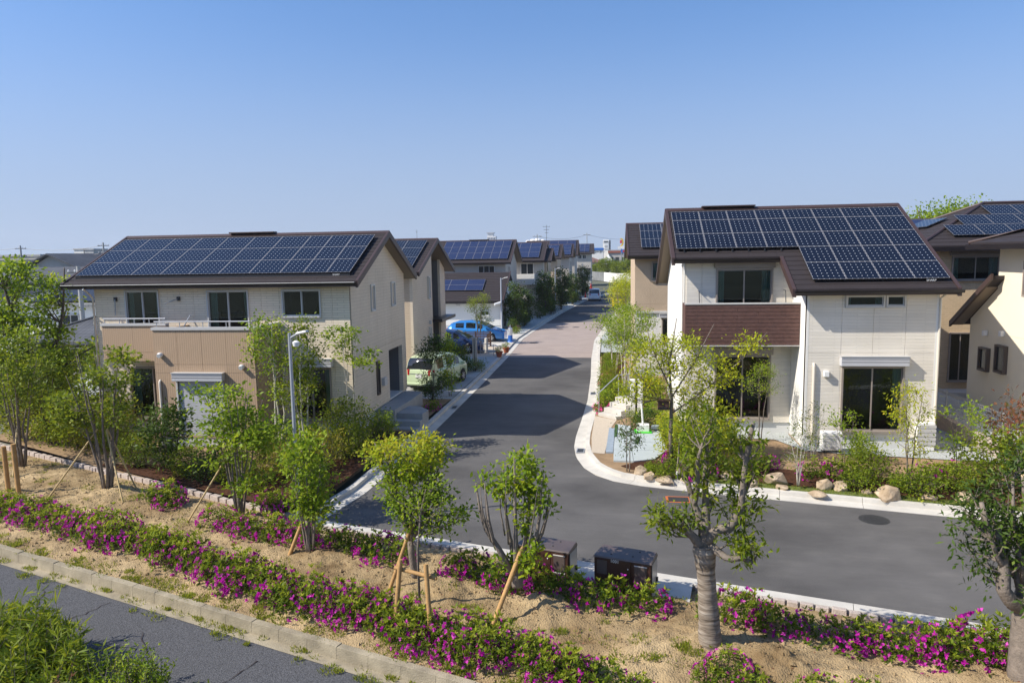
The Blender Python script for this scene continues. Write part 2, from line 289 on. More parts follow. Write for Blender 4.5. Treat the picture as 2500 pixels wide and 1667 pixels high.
leafmat('grass_blade', [(0.090, 0.135, 0.012), (0.202, 0.243, 0.020), (0.336, 0.306, 0.050)])
# ------------------------------------------------------------------ objects
def tag(o, label=None, cat=None, group=None, kind=None):
    if label: o['label'] = label
    if cat: o['category'] = cat
    if group: o['group'] = group
    if kind: o['kind'] = kind
    return o
ORG = {}
def thing(name, label, cat, loc=(0, 0, 0), group=None):
    o = bpy.data.objects.new(name, None); COL.objects.link(o); o.location = loc; o.empty_display_size = 0.2
    ORG[o.name] = Vector(loc); return tag(o, label, cat, group)
def setting(name, loc=(0, 0, 0)):
    o = bpy.data.objects.new(name, None); COL.objects.link(o); o.location = loc; ORG[o.name] = Vector(loc); o['kind'] = 'structure'; return o
def link(name, me, parent=None):
    o = bpy.data.objects.new(name, me); COL.objects.link(o)
    if parent is not None:
        o.parent = parent; ORG[o.name] = ORG.get(parent.name, Vector((0, 0, 0)))
    return o
class MB:
    def __init__(s): s.v = []; s.f = []; s.mi = []
    def add(s, vs, fs, mi=0):
        k = len(s.v); s.v += [tuple(v) for v in vs]; s.f += [tuple(i+k for i in f) for f in fs]; s.mi += [mi]*len(fs); return s
    def box(s, x0, x1, y0, y1, z0, z1, mi=0):
        return s.add([(x0, y0, z0), (x1, y0, z0), (x1, y1, z0), (x0, y1, z0), (x0, y0, z1), (x1, y0, z1), (x1, y1, z1), (x0, y1, z1)],
                     [(0, 3, 2, 1), (4, 5, 6, 7), (0, 1, 5, 4), (1, 2, 6, 5), (2, 3, 7, 6), (3, 0, 4, 7)], mi)
    def hexa(s, p, mi=0):   # 8 points, bottom ring then top ring
        return s.add(p, [(0, 3, 2, 1), (4, 5, 6, 7), (0, 1, 5, 4), (1, 2, 6, 5), (2, 3, 7, 6), (3, 0, 4, 7)], mi)
    def prism(s, pts, d, mi=0):   # polygon pts extruded by vector d
        n = len(pts); d = Vector(d); a = [Vector(p) for p in pts]; b = [p+d for p in a]
        return s.add(a+b, [tuple(range(n-1, -1, -1)), tuple(range(n, 2*n))] + [(i, (i+1) % n, n+(i+1) % n, n+i) for i in range(n)], mi)
    def tube(s, pts, r, n=8, mi=0, cap=True):
        pts = [Vector(p) for p in pts]; r = r if hasattr(r, '__len__') else [r]*len(pts); k = len(s.v); m = len(pts); up = None
        for i, p in enumerate(pts):
            d = (pts[min(i+1, m-1)]-pts[max(i-1, 0)]);
            if d.length < 1e-9: d = Vector((0, 0, 1))
            d.normalize()
            if up is None: up = d.orthogonal().normalized()
            u = (up - d*up.dot(d));
            u = u.normalized() if u.length > 1e-6 else d.orthogonal().normalized()
            up = u; w = d.cross(u)
            for j in range(n):
                a = 2*math.pi*j/n; q = p+(u*math.cos(a)+w*math.sin(a))*r[i]; s.v.append(tuple(q))
        fs = [(k+i*n+j, k+i*n+(j+1) % n, k+(i+1)*n+(j+1) % n, k+(i+1)*n+j) for i in range(m-1) for j in range(n)]
        if cap: fs += [tuple(k+j for j in range(n-1, -1, -1)), tuple(k+(m-1)*n+j for j in range(n))]
        s.f += fs; s.mi += [mi]*len(fs); return s
    def lathe(s, c, prof, n=16, mi=0):   # prof: (r, z) from bottom to top
        k = len(s.v); c = Vector(c)
        for r, z in prof:
            for j in range(n): a = 2*math.pi*j/n; s.v.append((c.x+r*math.cos(a), c.y+r*math.sin(a), c.z+z))
        m = len(prof); fs = [(k+i*n+j, k+i*n+(j+1) % n, k+(i+1)*n+(j+1) % n, k+(i+1)*n+j) for i in range(m-1) for j in range(n)]
        fs += [tuple(k+j for j in range(n-1, -1, -1)), tuple(k+(m-1)*n+j for j in range(n))]
        s.f += fs; s.mi += [mi]*len(fs); return s
    def build(s, name, ma, parent=None, smooth=False, bevel=0):
        me = bpy.data.meshes.new(name); o0 = ORG.get(parent.name, Vector((0, 0, 0))) if parent is not None else Vector((0, 0, 0))
        me.from_pydata([(x-o0.x, y-o0.y, z-o0.z) for x, y, z in s.v], [], s.f)
        for q in (ma if isinstance(ma, (list, tuple)) else [ma]): me.materials.append(M[q])
        if isinstance(ma, (list, tuple)): me.polygons.foreach_set('material_index', s.mi)
        if smooth: me.polygons.foreach_set('use_smooth', [True]*len(me.polygons))
        me.update(); o = link(name, me, parent)
        if smooth:
            try: me.set_sharp_from_angle(angle=rad(40))
            except Exception: pass
        if bevel:
            b = o.modifiers.new('bevel', 'BEVEL'); b.width = bevel; b.segments = 2; b.limit_method = 'ANGLE'
        return o
def copy_tree(o, parent=None):
    c = o.copy(); COL.objects.link(c); c.parent = parent
    if parent is None: ORG[c.name] = c.location.copy()
    for ch in [x for x in o.children]: copy_tree(ch, c)
    return c
def text_mesh(name, txt, size, ma, parent, mw, extrude=0.002, align='CENTER'):
    cu = bpy.data.curves.new(name, 'FONT'); cu.body = txt; cu.size = size; cu.extrude = extrude; cu.align_x = align; cu.align_y = 'CENTER'; cu.resolution_u = 2
    t = bpy.data.objects.new(name, cu); COL.objects.link(t); dg = bpy.context.evaluated_depsgraph_get()
    me = bpy.data.meshes.new_from_object(t.evaluated_get(dg)); bpy.data.objects.remove(t)
    me.materials.clear(); me.materials.append(M[ma]); o = link(name, me, parent)
    mw = mw.copy(); mw.translation -= ORG.get(parent.name, Vector((0, 0, 0))); o.matrix_local = mw
    return o
# ------------------------------------------------------------------ facades, windows, roofs
class Fac:
    """a vertical wall plane: a runs along it, d stands out of it, z is up"""
    def __init__(s, o, u, n): s.o = Vector(o); s.u = Vector(u); s.n = Vector(n)
    def p(s, a, d, z): q = s.o+s.u*a+s.n*d; return (q.x, q.y, z)
def front(Y): return Fac((0, Y, 0), (1, 0, 0), (0, -1, 0))
def right(X): return Fac((X, 0, 0), (0, 1, 0), (1, 0, 0))
def left(X): return Fac((X, 0, 0), (0, -1, 0), (-1, 0, 0))
def fb(mb, F, a0, a1, d0, d1, z0, z1, mi=0):
    if a1 < a0: a0, a1 = a1, a0
    return mb.hexa([F.p(a0, d1, z0), F.p(a1, d1, z0), F.p(a1, d0, z0), F.p(a0, d0, z0), F.p(a0, d1, z1), F.p(a1, d1, z1), F.p(a1, d0, z1), F.p(a0, d0, z1)], mi)
def minus(r, holes):
    """rectangle r = (a0,a1,z0,z1) without the holes, as rectangles"""
    a0, a1, z0, z1 = r; hs = [h for h in holes if h[0] < a1 and h[1] > a0 and h[2] < z1 and h[3] > z0]
    if not hs: return [r]
    zs = sorted({z0, z1, *[min(max(z, z0), z1) for h in hs for z in h[2:4]]}); out = []
    for b, t in zip(zs, zs[1:]):
        cut = sorted((max(h[0], a0), min(h[1], a1)) for h in hs if h[2] < t and h[3] > b); x = a0
        for c0, c1 in cut:
            if c0 > x+1e-6: out.append((x, c0, b, t))
            x = max(x, c1)
        if x < a1-1e-6: out.append((x, a1, b, t))
    return out
def clad(F, root, a0, a1, z0, z1, ma, holes=(), aj=(), zj=(), thick=0.03, d0=0.0, gap=0.008, name='siding_panel'):
    """siding panels between the joint lines aj / zj, cut round the openings"""
    A = [a0, *sorted(aj), a1]; Z = [z0, *sorted(zj), z1]
    for i in range(len(A)-1):
        for j in range(len(Z)-1):
            r = (A[i]+(gap/2 if i else 0), A[i+1]-(gap/2 if i < len(A)-2 else 0), Z[j]+(gap/2 if j else 0), Z[j+1]-(gap/2 if j < len(Z)-2 else 0))
            mb = MB(); rs = minus(r, holes)
            for q in rs: fb(mb, F, q[0], q[1], d0, d0+thick, q[2], q[3])
            if rs: mb.build(name, ma, root)
def core(F, root, a0, a1, z0, z1, holes=(), thick=0.14, ma='joint_dark', name='wall'):
    mb = MB()
    for q in minus((a0, a1, z0, z1), holes): fb(mb, F, q[0], q[1], -thick, 0, q[2], q[3])
    return mb.build(name, ma, root)
RND = random.Random(7)
def window(F, root, a0, a1, z0, z1, fm='alu', panes=2, deep=1.6, d=0.03, curtain='both', cm='curtain', open_room=True, sill=True, name='window', fw=0.05):
    mb = MB(); dd = d+0.05
    fb(mb, F, a0, a0+fw, -0.08, dd, z0, z1); fb(mb, F, a1-fw, a1, -0.08, dd, z0, z1)
    fb(mb, F, a0+fw, a1-fw, -0.08, dd, z1-fw, z1); fb(mb, F, a0+fw, a1-fw, -0.08, dd+(0.02 if sill else 0), z0, z0+fw*1.2)
    w = mb.build(name, fm, root)
    A0, A1, Z0, Z1 = a0+fw, a1-fw, z0+fw*1.2, z1-fw
    for i in range(panes):
        p0 = A0+(A1-A0)*i/panes; p1 = A0+(A1-A0)*(i+1)/panes; off = 0.0 if i % 2 else 0.03; s = 0.028
        q = MB(); e = 0.012 if panes > 1 else 0
        fb(q, F, p0-(e if i else 0), p0+s, d-0.06+off, d-0.035+off, Z0, Z1); fb(q, F, p1-s, p1+(e if i < panes-1 else 0), d-0.06+off, d-0.035+off, Z0, Z1)
        fb(q, F, p0+s, p1-s, d-0.06+off, d-0.035+off, Z0, Z0+s*1.4); fb(q, F, p0+s, p1-s, d-0.06+off, d-0.035+off, Z1-s, Z1)
        sash = q.build('sash', fm, w)
        g = MB(); fb(g, F, p0+s, p1-s, d-0.052+off, d-0.046+off, Z0+s*1.4, Z1-s); g.build('pane', 'glass' if open_room else 'glass_dark', w)
    if open_room:
        r = MB(); x0, x1, y0, y1 = a0-0.5, a1+0.5, z0-0.02, z1+0.25; nb = deep > 1
        P = F.p; n = -0.15
        c = [P(x0, n, y0), P(x1, n, y0), P(x1, n, y1), P(x0, n, y1), P(x0, n-deep, y0), P(x1, n-deep, y0), P(x1, n-deep, y1), P(x0, n-deep, y1)]
        r.add(c, [(4, 5, 6, 7), (0, 1, 5, 4), (1, 2, 6, 5), (2, 3, 7, 6), (3, 0, 4, 7)])
        r.build('room', 'room', w)
        if curtain:
            for side in ((0, 1) if curtain == 'both' else ((0,) if curtain == 'left' else (1,))):
                cw = (a1-a0)*RND.uniform(0.12, 0.2); s0 = A0 if side == 0 else A1-cw; k = 14; pts = []
                for i in range(k+1):
                    aa = s0+cw*i/k; dpt = -0.12+0.025*math.sin(i*2.4); pts += [F.p(aa, dpt, Z0+0.01), F.p(aa, dpt, Z1)]
                m_ = MB(); m_.add(pts, [(2*i, 2*i+2, 2*i+3, 2*i+1) for i in range(k)]); m_.build('curtain', cm, w)
    return w
def hood(F, root, a0, a1, z0, z1, dep=0.28, ma='shutter_grey'):
    mb = MB(); fb(mb, F, a0, a1, 0.03, dep, z0, z1); o = mb.build('shutter_box', ma, root, bevel=0.012)
    for k in (0.42, 0.72):
        g = MB(); z = z0+(z1-z0)*k; fb(g, F, a0+0.01, a1-0.01, dep, dep+0.004, z, z+0.012); g.build('groove', 'joint_dark', o)
    t = MB(); fb(t, F, a0-0.015, a1+0.015, 0.03, dep+0.02, z1, z1+0.02); t.build('cap', 'alu', o)
    return o
def pipe(root, pts, r=0.035, ma='pipe_cream', name='drain_pipe'):
    o = MB().tube(pts, r, 10).build(name, ma, root, smooth=True)
    return o
def gable_roof(root, xa, xb, yf, zf, yr, zr, yb, zb, t=0.13, courses=True, ma='roof_brown', cw=0.29, ridge_vent=None, verge=True, gutter=True, soff=True):
    roof = MB().prism([(xa, yf, zf), (xa, yr, zr), (xa, yb, zb), (xa, yb, zb-t), (xa, yr, zr-t), (xa, yf, zf-t)], (xb-xa, 0, 0)).build('roof', ma, root)
    s = (zr-zf)/(yr-yf)
    if courses:
        n = int((yr-yf)/(cw*math.cos(math.atan(s)))); dy = (yr-yf-0.06)/n; rr = random.Random(int(abs(xa*100)))
        for i in range(n):
            mb = MB(); y0 = yf+0.01+i*dy; y1 = y0+dy-0.004; x = xa+0.06+rr.uniform(0.2, 1.0); xs = [xa+0.06]
            while x < xb-0.3: xs.append(x); x += rr.uniform(0.85, 0.95)
            xs.append(xb-0.06)
            for p, q in zip(xs, xs[1:]):
                z = lambda y, h: zf+(y-yf)*s+h
                mb.hexa([(p, y0, z(y0, 0.002)), (q-0.006, y0, z(y0, 0.002)), (q-0.006, y1, z(y1, 0.002)), (p, y1, z(y1, 0.002)), (p, y0, z(y0, 0.024)), (q-0.006, y0, z(y0, 0.024)), (q-0.006, y1, z(y1, 0.008)), (p, y1, z(y1, 0.008))])
            mb.build('shingle_course', ma, roof)
    if verge:
        for x0, x1 in ((xa-0.03, xa+0.05), (xb-0.05, xb+0.03)):
            for (y0, z0), (y1, z1) in (((yf, zf), (yr, zr)), ((yr, zr), (yb, zb))):
                MB().prism([(x0, y0, z0+0.05), (x0, y1, z1+0.05), (x0, y1, z1-0.19), (x0, y0, z0-0.19)], (x1-x0, 0, 0)).build('verge_board', 'fascia_brown', roof)
    if gutter:
        for y, z, sg in ((yf, zf, -1), (yb, zb, 1)):
            MB().box(xa+0.05, xb-0.05, min(y, y+sg*0.02), max(y, y+sg*0.02), z-0.16, z-0.02).build('fascia', 'fascia_brown', roof)
            g = MB(); c = [(0.02, -0.02), (0.03, -0.08), (0.06, -0.105), (0.09, -0.09), (0.11, -0.02), (0.10, -0.02), (0.08, -0.08), (0.06, -0.092), (0.04, -0.07), (0.03, -0.02)]
            g.prism([(xa, y+sg*p, z+q) for p, q in c], (xb-xa, 0, 0)); g.build('gutter', 'gutter_dark', roof, smooth=False)
    if soff:
        MB().prism([(xa+0.06, yf+0.03, zf-t-0.012), (xa+0.06, yr, zr-t-0.012), (xa+0.06, yb-0.03, zb-t-0.012), (xa+0.06, yb-0.03, zb-t-0.03), (xa+0.06, yr, zr-t-0.03), (xa+0.06, yf+0.03, zf-t-0.03)], (xb-xa-0.12, 0, 0)).build('soffit', 'soffit', roof)
    MB().prism([(xa-0.02, yr-0.14, zr-0.14*s+0.03), (xa-0.02, yr, zr+0.06), (xa-0.02, yr+0.14, zr-0.14*s+0.03), (xa-0.02, yr, zr-0.02)], (xb-xa+0.04, 0, 0)).build('ridge_cap', 'fascia_brown', roof)
    if ridge_vent:
        a, b = ridge_vent; MB().box(a, b, yr-0.16, yr+0.16, zr+0.062, zr+0.115).build('ridge_vent', 'fascia_brown', roof, bevel=0.01)
    return roof
PANEL = {}
def panel_mesh(w, l, nx, ny, plain=False):
    key = (round(w, 3), round(l, 3), nx, ny, plain)
    if key in PANEL: return PANEL[key]
    h = 0.045; b = 0.011; v = [(0, 0, 0), (w, 0, 0), (w, l, 0), (0, l, 0), (0, 0, h), (w, 0, h), (w, l, h), (0, l, h), (b, b, h), (w-b, b, h), (w-b, l-b, h), (b, l-b, h)]
    f = [(0, 3, 2, 1), (0, 1, 5, 4), (1, 2, 6, 5), (2, 3, 7, 6), (3, 0, 4, 7), (4, 5, 9, 8), (5, 6, 10, 9), (6, 7, 11, 10), (7, 4, 8, 11), (8, 9, 10, 11)]
    me = bpy.data.meshes.new('solar_panel'); me.from_pydata(v, [], f)
    for q in ('solar_edge', 'solar_frame', 'solar_cell_plain' if plain else 'solar_cell'): me.materials.append(M[q])
    me.polygons.foreach_set('material_index', [0]*5+[1]*4+[2])
    uv = me.uv_layers.new(name='UVMap'); P = me.polygons[9]
    for li, c in zip(P.loop_indices, [(0.001, 0.001), (nx-0.001, 0.001), (nx-0.001, ny-0.001), (0.001, ny-0.001)]): uv.data[li].uv = c
    PANEL[key] = me; return me
def solar(root, x0, x1, y0, y1, plane, nx, ny, lift=0.07, plain=False):
    """one panel on the roof plane (yref, zref, slope) between plan positions"""
    yr, zr, s = plane; k = math.sqrt(1+s*s); g = 0.012
    o = link('solar_panel', panel_mesh(x1-x0-g, (y1-y0)*k-g, nx, ny, plain), root)
    o.location = Vector((x0+g/2, y0+g/2/k-lift*s/k, zr+(y0-yr)*s+lift)) - ORG[root.name]; o.rotation_euler = (math.atan(s), 0, 0)
    return o
# ------------------------------------------------------------------ ground, roads, kerbs
def poly_sheet(name, pts, z, ma, parent=None, kind='structure'):
    import bmesh
    bm = bmesh.new(); f = bm.faces.new([bm.verts.new((p[0], p[1], z)) for p in pts]); bm.normal_update()
    if f.normal.z < 0: f.normal_flip()
    bmesh.ops.triangulate(bm, faces=bm.faces[:]); me = bpy.data.meshes.new(name); bm.to_mesh(me); bm.free(); me.materials.append(M[ma])
    o = link(name, me, parent)
    if kind: o['kind'] = kind
    return o
def resample(pl, n):
    pl = np.array(pl, float); d = np.r_[0, np.cumsum(np.hypot(*(np.diff(pl, axis=0)[:, :2].T)))]; t = np.linspace(0, d[-1], n)
    return np.stack([np.interp(t, d, pl[:, i]) for i in range(pl.shape[1])], 1)
def loft(name, A, B, nu, nv, zf, ma, parent=None, kind='structure', smooth=True):
    a, b = resample(A, nu), resample(B, nu); vs = []
    for i in range(nu):
        for j in range(nv):
            t = j/(nv-1); x, y = a[i, :2]*(1-t)+b[i, :2]*t; vs.append((x, y, zf(x, y)))
    fs = [(i*nv+j, (i+1)*nv+j, (i+1)*nv+j+1, i*nv+j+1) for i in range(nu-1) for j in range(nv-1)]
    me = bpy.data.meshes.new(name); me.from_pydata(vs, [], fs); me.materials.append(M[ma])
    if me.polygons[0].normal.z < 0: me.flip_normals()
    if smooth: me.polygons.foreach_set('use_smooth', [True]*len(me.polygons))
    o = link(name, me, parent)
    if kind: o['kind'] = kind
    return o
def fbm(x, y, s, o=4):
    v = 0; a = 1
    for k in range(o): v += a*noise.noise((x*s, y*s, 3.1*k)); s *= 2.1; a *= 0.5
    return v
def smooth01(t): t = max(0, min(1, t)); return t*t*(3-2*t)
FKy = lambda x: 16.66-0.282*(x+6.92)                    # near edge of the cross road
KY = lambda x: 13.95-0.356*(x+13.46)                    # kerb of the old path
EY = lambda x: 21.66-0.434*(x+19.73)                    # granite edging
poly_sheet('ground', [(-4000, -200), (4000, -200), (4000, 6000), (-4000, 6000)], -0.12, 'ground_far')
RK = [(12, 128), (6, 112), (2.6, 98), (0.76, 81.3), (-0.06, 71.1), (-0.75, 60), (-1.08, 54.8), (-1.08, 45.2), (-0.95, 38.4), (-0.94, 32), (-1.07, 28.1), (-1.17, 25.6), (-1.17, 24.2), (-1.05, 22.93), (-0.76, 21.77), (-0.38, 21.03), (0.15, 20.49), (0.9, 20.13), (1.84, 19.85), (2.85, 19.59), (8.31, 18.30), (9.7, 17.97), (40, 10.9)]
LK = [(-7.1, 16.72), (-6.69, 18.9), (-6.46, 25.8), (-6.38, 36), (-6.40, 45.8), (-6.6, 55.8), (-5.94, 68.4), (-5.1, 80.6), (-3.9, 93.7), (-3.0, 104), (0.5, 120), (5, 136)]
poly_sheet('road', [(-7.1, FKy(-7.1)), (40, FKy(40))] + RK[::-1] + LK[::-1][:-1], 0.0, 'asphalt')
poly_sheet('brick_paving', [(-6.42, 45.9), (-1.06, 45.6), (-1.08, 54.8), (-0.75, 60), (-0.08, 70.9), (-5.95, 68.2), (-6.55, 56)], 0.004, 'brick_paving')
def kerb(name, pl, side, prof, blk=2.0, ma='concrete_pale'):
    """kerb stones laid along a line; prof = (offset, z) section on the given side"""
    root = setting(name); pl = np.array(pl, float); d = np.r_[0, np.cumsum(np.hypot(*np.diff(pl, axis=0).T))]; s = 0.0
    def at(t):
        p = np.array([np.interp(t, d, pl[:, 0]), np.interp(t, d, pl[:, 1])]); e = 0.25
        q = np.array([np.interp(min(t+e, d[-1]), d, pl[:, i])-np.interp(max(t-e, 0), d, pl[:, i]) for i in (0, 1)]); q /= np.hypot(*q)
        return p, np.array([-q[1], q[0]])*side
    while s < d[-1]-0.05:
        e = min(s+blk, d[-1]); ts = np.linspace(s+0.005, e-0.005, max(2, int((e-s)/0.5)+1)); mb = MB(); k = len(prof); vs = []
        for t in ts:
            p, n = at(t); vs += [(p[0]+n[0]*o, p[1]+n[1]*o, z) for o, z in prof]
        fs = [(i*k+j, i*k+(j+1) % k, (i+1)*k+(j+1) % k, (i+1)*k+j) for i in range(len(ts)-1) for j in range(k)] + [tuple(range(k)), tuple(range((len(ts)-1)*k+k-1, (len(ts)-1)*k-1, -1))]
        mb.add(vs, fs).build('kerb_stone', ma, root); s = e
    return root
PR = [(0, -0.05), (0, 0.012), (0.36, 0.03), (0.37, 0.13), (0.52, 0.14), (0.52, -0.05)]
kerb('kerb', LK, 1, [(0, -0.05), (0, 0.012), (0.33, 0.016), (0.335, 0.002), (0.375, 0.002), (0.38, 0.12), (0.55, 0.125), (0.55, -0.05)])
kerb('kerb', RK, 1, PR)
kerb('kerb', [(-7.1, FKy(-7.1)), (24, FKy(24))], -1, [(0, -0.05), (0, 0.015), (0.12, 0.085), (0.42, 0.10), (0.43, -0.05)])
# granite setts under the front kerb and along the planting bed
def setts(name, x0, x1, yf, dy, ztop, step, seed, hgt=0.16, dep=0.15):
    root = setting(name); r = random.Random(seed); x = x0; s = None
    while x < x1:
        w = step*r.uniform(0.85, 1.15); a = math.atan2(yf(x+w)-yf(x), w); c = Vector((x+w/2, yf(x+w/2)+dy, 0)); u = Vector((math.cos(a), math.sin(a), 0)); n = Vector((-math.sin(a), math.cos(a), 0))
        l = w/2/math.cos(a)-0.008; q = dep/2*r.uniform(0.85, 1.1); zt = ztop+r.uniform(-0.012, 0.02); j = lambda: r.uniform(-0.008, 0.008); P = []
        for z in (ztop-hgt-0.1, zt):
            k = 1 if z < zt else 0.88
            for sx, sy in ((-1, -1), (1, -1), (1, 1), (-1, 1)): p = c+u*(sx*l*k+j())+n*(sy*q*k+j()); P.append((p.x, p.y, z+j()*0.5))
        MB().hexa(P).build('granite_sett', 'granite', root, bevel=0.012); x += w
    return root
setts('granite_edging', -21.5, -7.4, EY, 0, 0.26, 0.30, 3)
setts('granite_edging', -6.9, 7.2, FKy, -0.515, 0.115, 0.24, 4, dep=0.13)
# old concrete kerb of the path: short blocks, worn
kr = setting('path_kerb'); r = random.Random(9); x = -26.0
while x < 8:
    w = 0.6; a = math.atan2(-0.356, 1); c = Vector((x+w/2, KY(x+w/2), 0)); u = Vector((math.cos(a), math.sin(a), 0)); n = Vector((-math.sin(a), math.cos(a), 0)); P = []
    t = r.uniform(-0.008, 0.008)
    for z, o0, o1 in ((-0.05, 0, 0.16), (0.215+t, 0.02, 0.15)):
        for sx, o in ((-1, o0), (1, o0), (1, o1), (-1, o1)): p = c+u*(sx*(w/2/math.cos(a)-0.0015))+n*(o-0.02); P.append((p.x, p.y, z+r.uniform(-0.004, 0.004)))
    MB().hexa(P).build('kerb_stone', 'concrete_old', kr, bevel=0.004); x += w
poly_sheet('path_gutter', [(-26, KY(-26)), (8, KY(8)), (8, KY(8)-0.24), (-26, KY(-26)-0.24)], 0.002, 'concrete_old')
# old path: uneven patched asphalt with cracks cut as dark seams
loft('old_path', [(-26, KY(-26)-0.22), (8, KY(8)-0.22)], [(-26, KY(-26)-9.5), (8, KY(8)-9.5)], 150, 45, lambda x, y: -0.008+0.006*fbm(x, y, 0.9), 'old_asphalt')
# cracks of the old path
ck = setting('path_cracks'); rc = random.Random(12)
for a, b in (((-11.3, 12.75), (-9.5, 9.6)), ((-9.5, 12.2), (-10.6, 9.5)), ((-5.7, 10.5), (-6.6, 8.2)), ((-3.6, 9.7), (-4.4, 7.6)), ((-13.2, 13.3), (-12.0, 10.4)), ((-8.2, 11.2), (-6.2, 9.0))):
    n = 22; P = []
    for i in range(n+1):
        t = i/n; P.append((a[0]+(b[0]-a[0])*t+rc.uniform(-.05, .05), a[1]+(b[1]-a[1])*t+rc.uniform(-.05, .05), rc.uniform(.004, .014)))
    m_ = MB()
    for p, q in zip(P, P[1:]): m_.add([(p[0]-p[2], p[1], 0.004), (p[0]+p[2], p[1], 0.004), (q[0]+q[2], q[1], 0.004), (q[0]-q[2], q[1], 0.004)], [(0, 1, 2, 3)])
    m_.build('crack', 'joint_dark', ck)
# planting bed with mounds
MOUND = [(-3.1, 12.7, 0.75, 0.26), (-1.2, 12.35, 0.55, 0.22), (1.5, 11.3, 0.85, 0.22), (2.55, 10.75, 0.6, 0.36), (0.5, 10.9, 0.6, 0.16), (-13.4, 17.6, 0.9, 0.16), (-5.9, 14.0, 0.6, 0.16), (5.7, 10.7, 0.9, 0.2), (-8.9, 16.2, 0.8, 0.1), (-17.6, 19.5, 1.0, 0.12), (3.6, 10.2, 0.5, 0.2), (-5.0, 11.7, 0.5, 0.1), (-7.6, 12.9, 0.6, 0.1)]
def bed_z(x, y):
    yf = KY(x); yb = EY(x) if x < -7.3 else FKy(x)-0.5; t = (y-yf)/(yb-yf)
    z = 0.165+0.10*math.sin(max(0, min(1, t))*math.pi)-0.14*smooth01((t-0.75)/0.25)*(1 if x > -7.3 else 0.25)
    e = smooth01(t/0.12)*smooth01((1-t)/0.12)
    z += e*(0.05*fbm(x, y, 0.8)+0.05*fbm(x, y, 3.0, 3)+0.03*abs(fbm(x, y, 9.0, 2)))
    for mx, my, mr, mh in MOUND:
        q = ((x-mx)**2+(y-my)**2)/(mr*mr)
        if q < 4: z += mh*.7*math.exp(-q*1.6)*(1+0.5*fbm(x, y, 5, 3))
    return z
XB = np.linspace(-24, 9, 60)
loft('planting_bed', [(x, KY(x)+0.12) for x in XB], [(x, (EY(x)-0.05) if x < -7.3 else FKy(x)-0.47) for x in XB], 520, 120, bed_z, 'sand_soil')
# left lots
def left_z(x, y): return 0.14+0.24*smooth01((-7.4-x)/1.6)*smooth01((y-17.5)/4.5)*(1-smooth01((y-30.2)/1.2))
loft('left_garden', [(-21.8, EY(-21.8)+0.06), (-7.55, EY(-7.55)+0.02)], [(-21.8, 31.5), (-7.0, 31.5)], 60, 50, left_z, 'garden_soil')
poly_sheet('left_lot', [(-60, 31.4), (-7.0, 31.4), (-6.93, 45.8), (-7.1, 56), (-6.5, 68.4), (-5.65, 80.6), (-4.4, 94), (-2.5, 110), (-60, 150)], 0.125, 'gravel')
poly_sheet('driveway', [(-13, 31.9), (-7.02, 31.9), (-6.95, 37.4), (-13, 37.4)], 0.131, 'concrete_grey')
poly_sheet('driveway', [(-13, 50.5), (-6.98, 50.5), (-7.12, 56), (-7.0, 58.5), (-13, 58.5)], 0.131, 'concrete_pale')
poly_sheet('forecourt', [(-9.4, 45.2), (-6.93, 45.2), (-6.97, 50.2), (-9.4, 50.2)], 0.131, 'gravel_beige')
poly_sheet('mulch_bed', [(-21.6, EY(-21.6)+0.12), (-7.6, EY(-7.6)+0.1), (-7.35, 19.4), (-7.35, 24.9), (-8.5, 24.9), (-9, 20.3), (-21.6, 23.0)], 0.29, 'mulch')
# right lots
KO = [(p[0], p[1]) for p in resample(RK[6:], 240)]; KOa = np.array(KO)
def kdist(x, y):
    a = KOa[:-1]; b = KOa[1:]; ab = b-a; t = np.clip(((np.array([x, y])-a)*ab).sum(1)/(ab*ab).sum(1), 0, 1); q = a+ab*t[:, None]
    return float(np.hypot(q[:, 0]-x, q[:, 1]-y).min())
def right_z(x, y): return 0.128+0.19*smooth01((kdist(x, y)-0.9)/2.2)*(1-smooth01((2.6-x)/.6)*smooth01((y-21.3)/.7)*(1-smooth01((y-27.5)/1.5)))
def off(pl, o):
    pl = np.array(pl, float); g = np.gradient(pl, axis=0); g /= np.hypot(g[:, 0], g[:, 1])[:, None]; return [(p[0]-t[1]*o, p[1]+t[0]*o) for p, t in zip(pl, g)]
KR = [tuple(p) for p in resample(RK[7:], 120)]
INN = [(3.0, 46), (3.0, 30), (4, 27), (6, 25.5), (10, 24.5), (40, 19)]
loft('right_garden', off(KR, 0.50), INN, 140, 26, right_z, 'garden_soil')
poly_sheet('right_lot', [(2.9, 46), (2.9, 30), (3.9, 27), (5.9, 25.4), (10, 24.4), (40, 18.9), (90, 30), (90, 140), (14, 140), (3.3, 98), (1.4, 81), (0.6, 71), (-0.1, 60), (-0.5, 54.8), (-0.5, 46)], 0.30, 'gravel')
LW = [p for p in KR if 1.2 < p[0] < 16 and p[1] < 22]
loft('lawn_strip', off(LW, 0.52), off(LW, 0.95), 60, 5, lambda x, y: right_z(x, y)+0.010, 'lawn')
MU = [p for p in KR if -0.3 < p[0] < 14 and p[1] < 21.5]
loft('mulch_bed', off(MU, 0.9), off(MU, 2.1), 70, 10, lambda x, y: right_z(x, y)+0.016+0.02*fbm(x, y, 4, 2), 'mulch')
poly_sheet('gravel_strip', [(2.6, 25.25), (6.0, 25.25), (6.0, 23.5), (9.9, 23.5), (14, 23.3), (14, 21.7), (10.2, 22.2), (7, 22.7), (6.0, 23.0), (5.4, 24.3), (2.6, 24.6)], 0.345, 'gravel')
loft('gravel_path', [(-0.55, 28.4), (-0.6, 25), (-0.55, 23.0)], [(0.3, 27.7), (0.08, 26.5), (-0.14, 22.9)], 12, 4, lambda x, y: right_z(x, y)+0.014, 'gravel_beige')
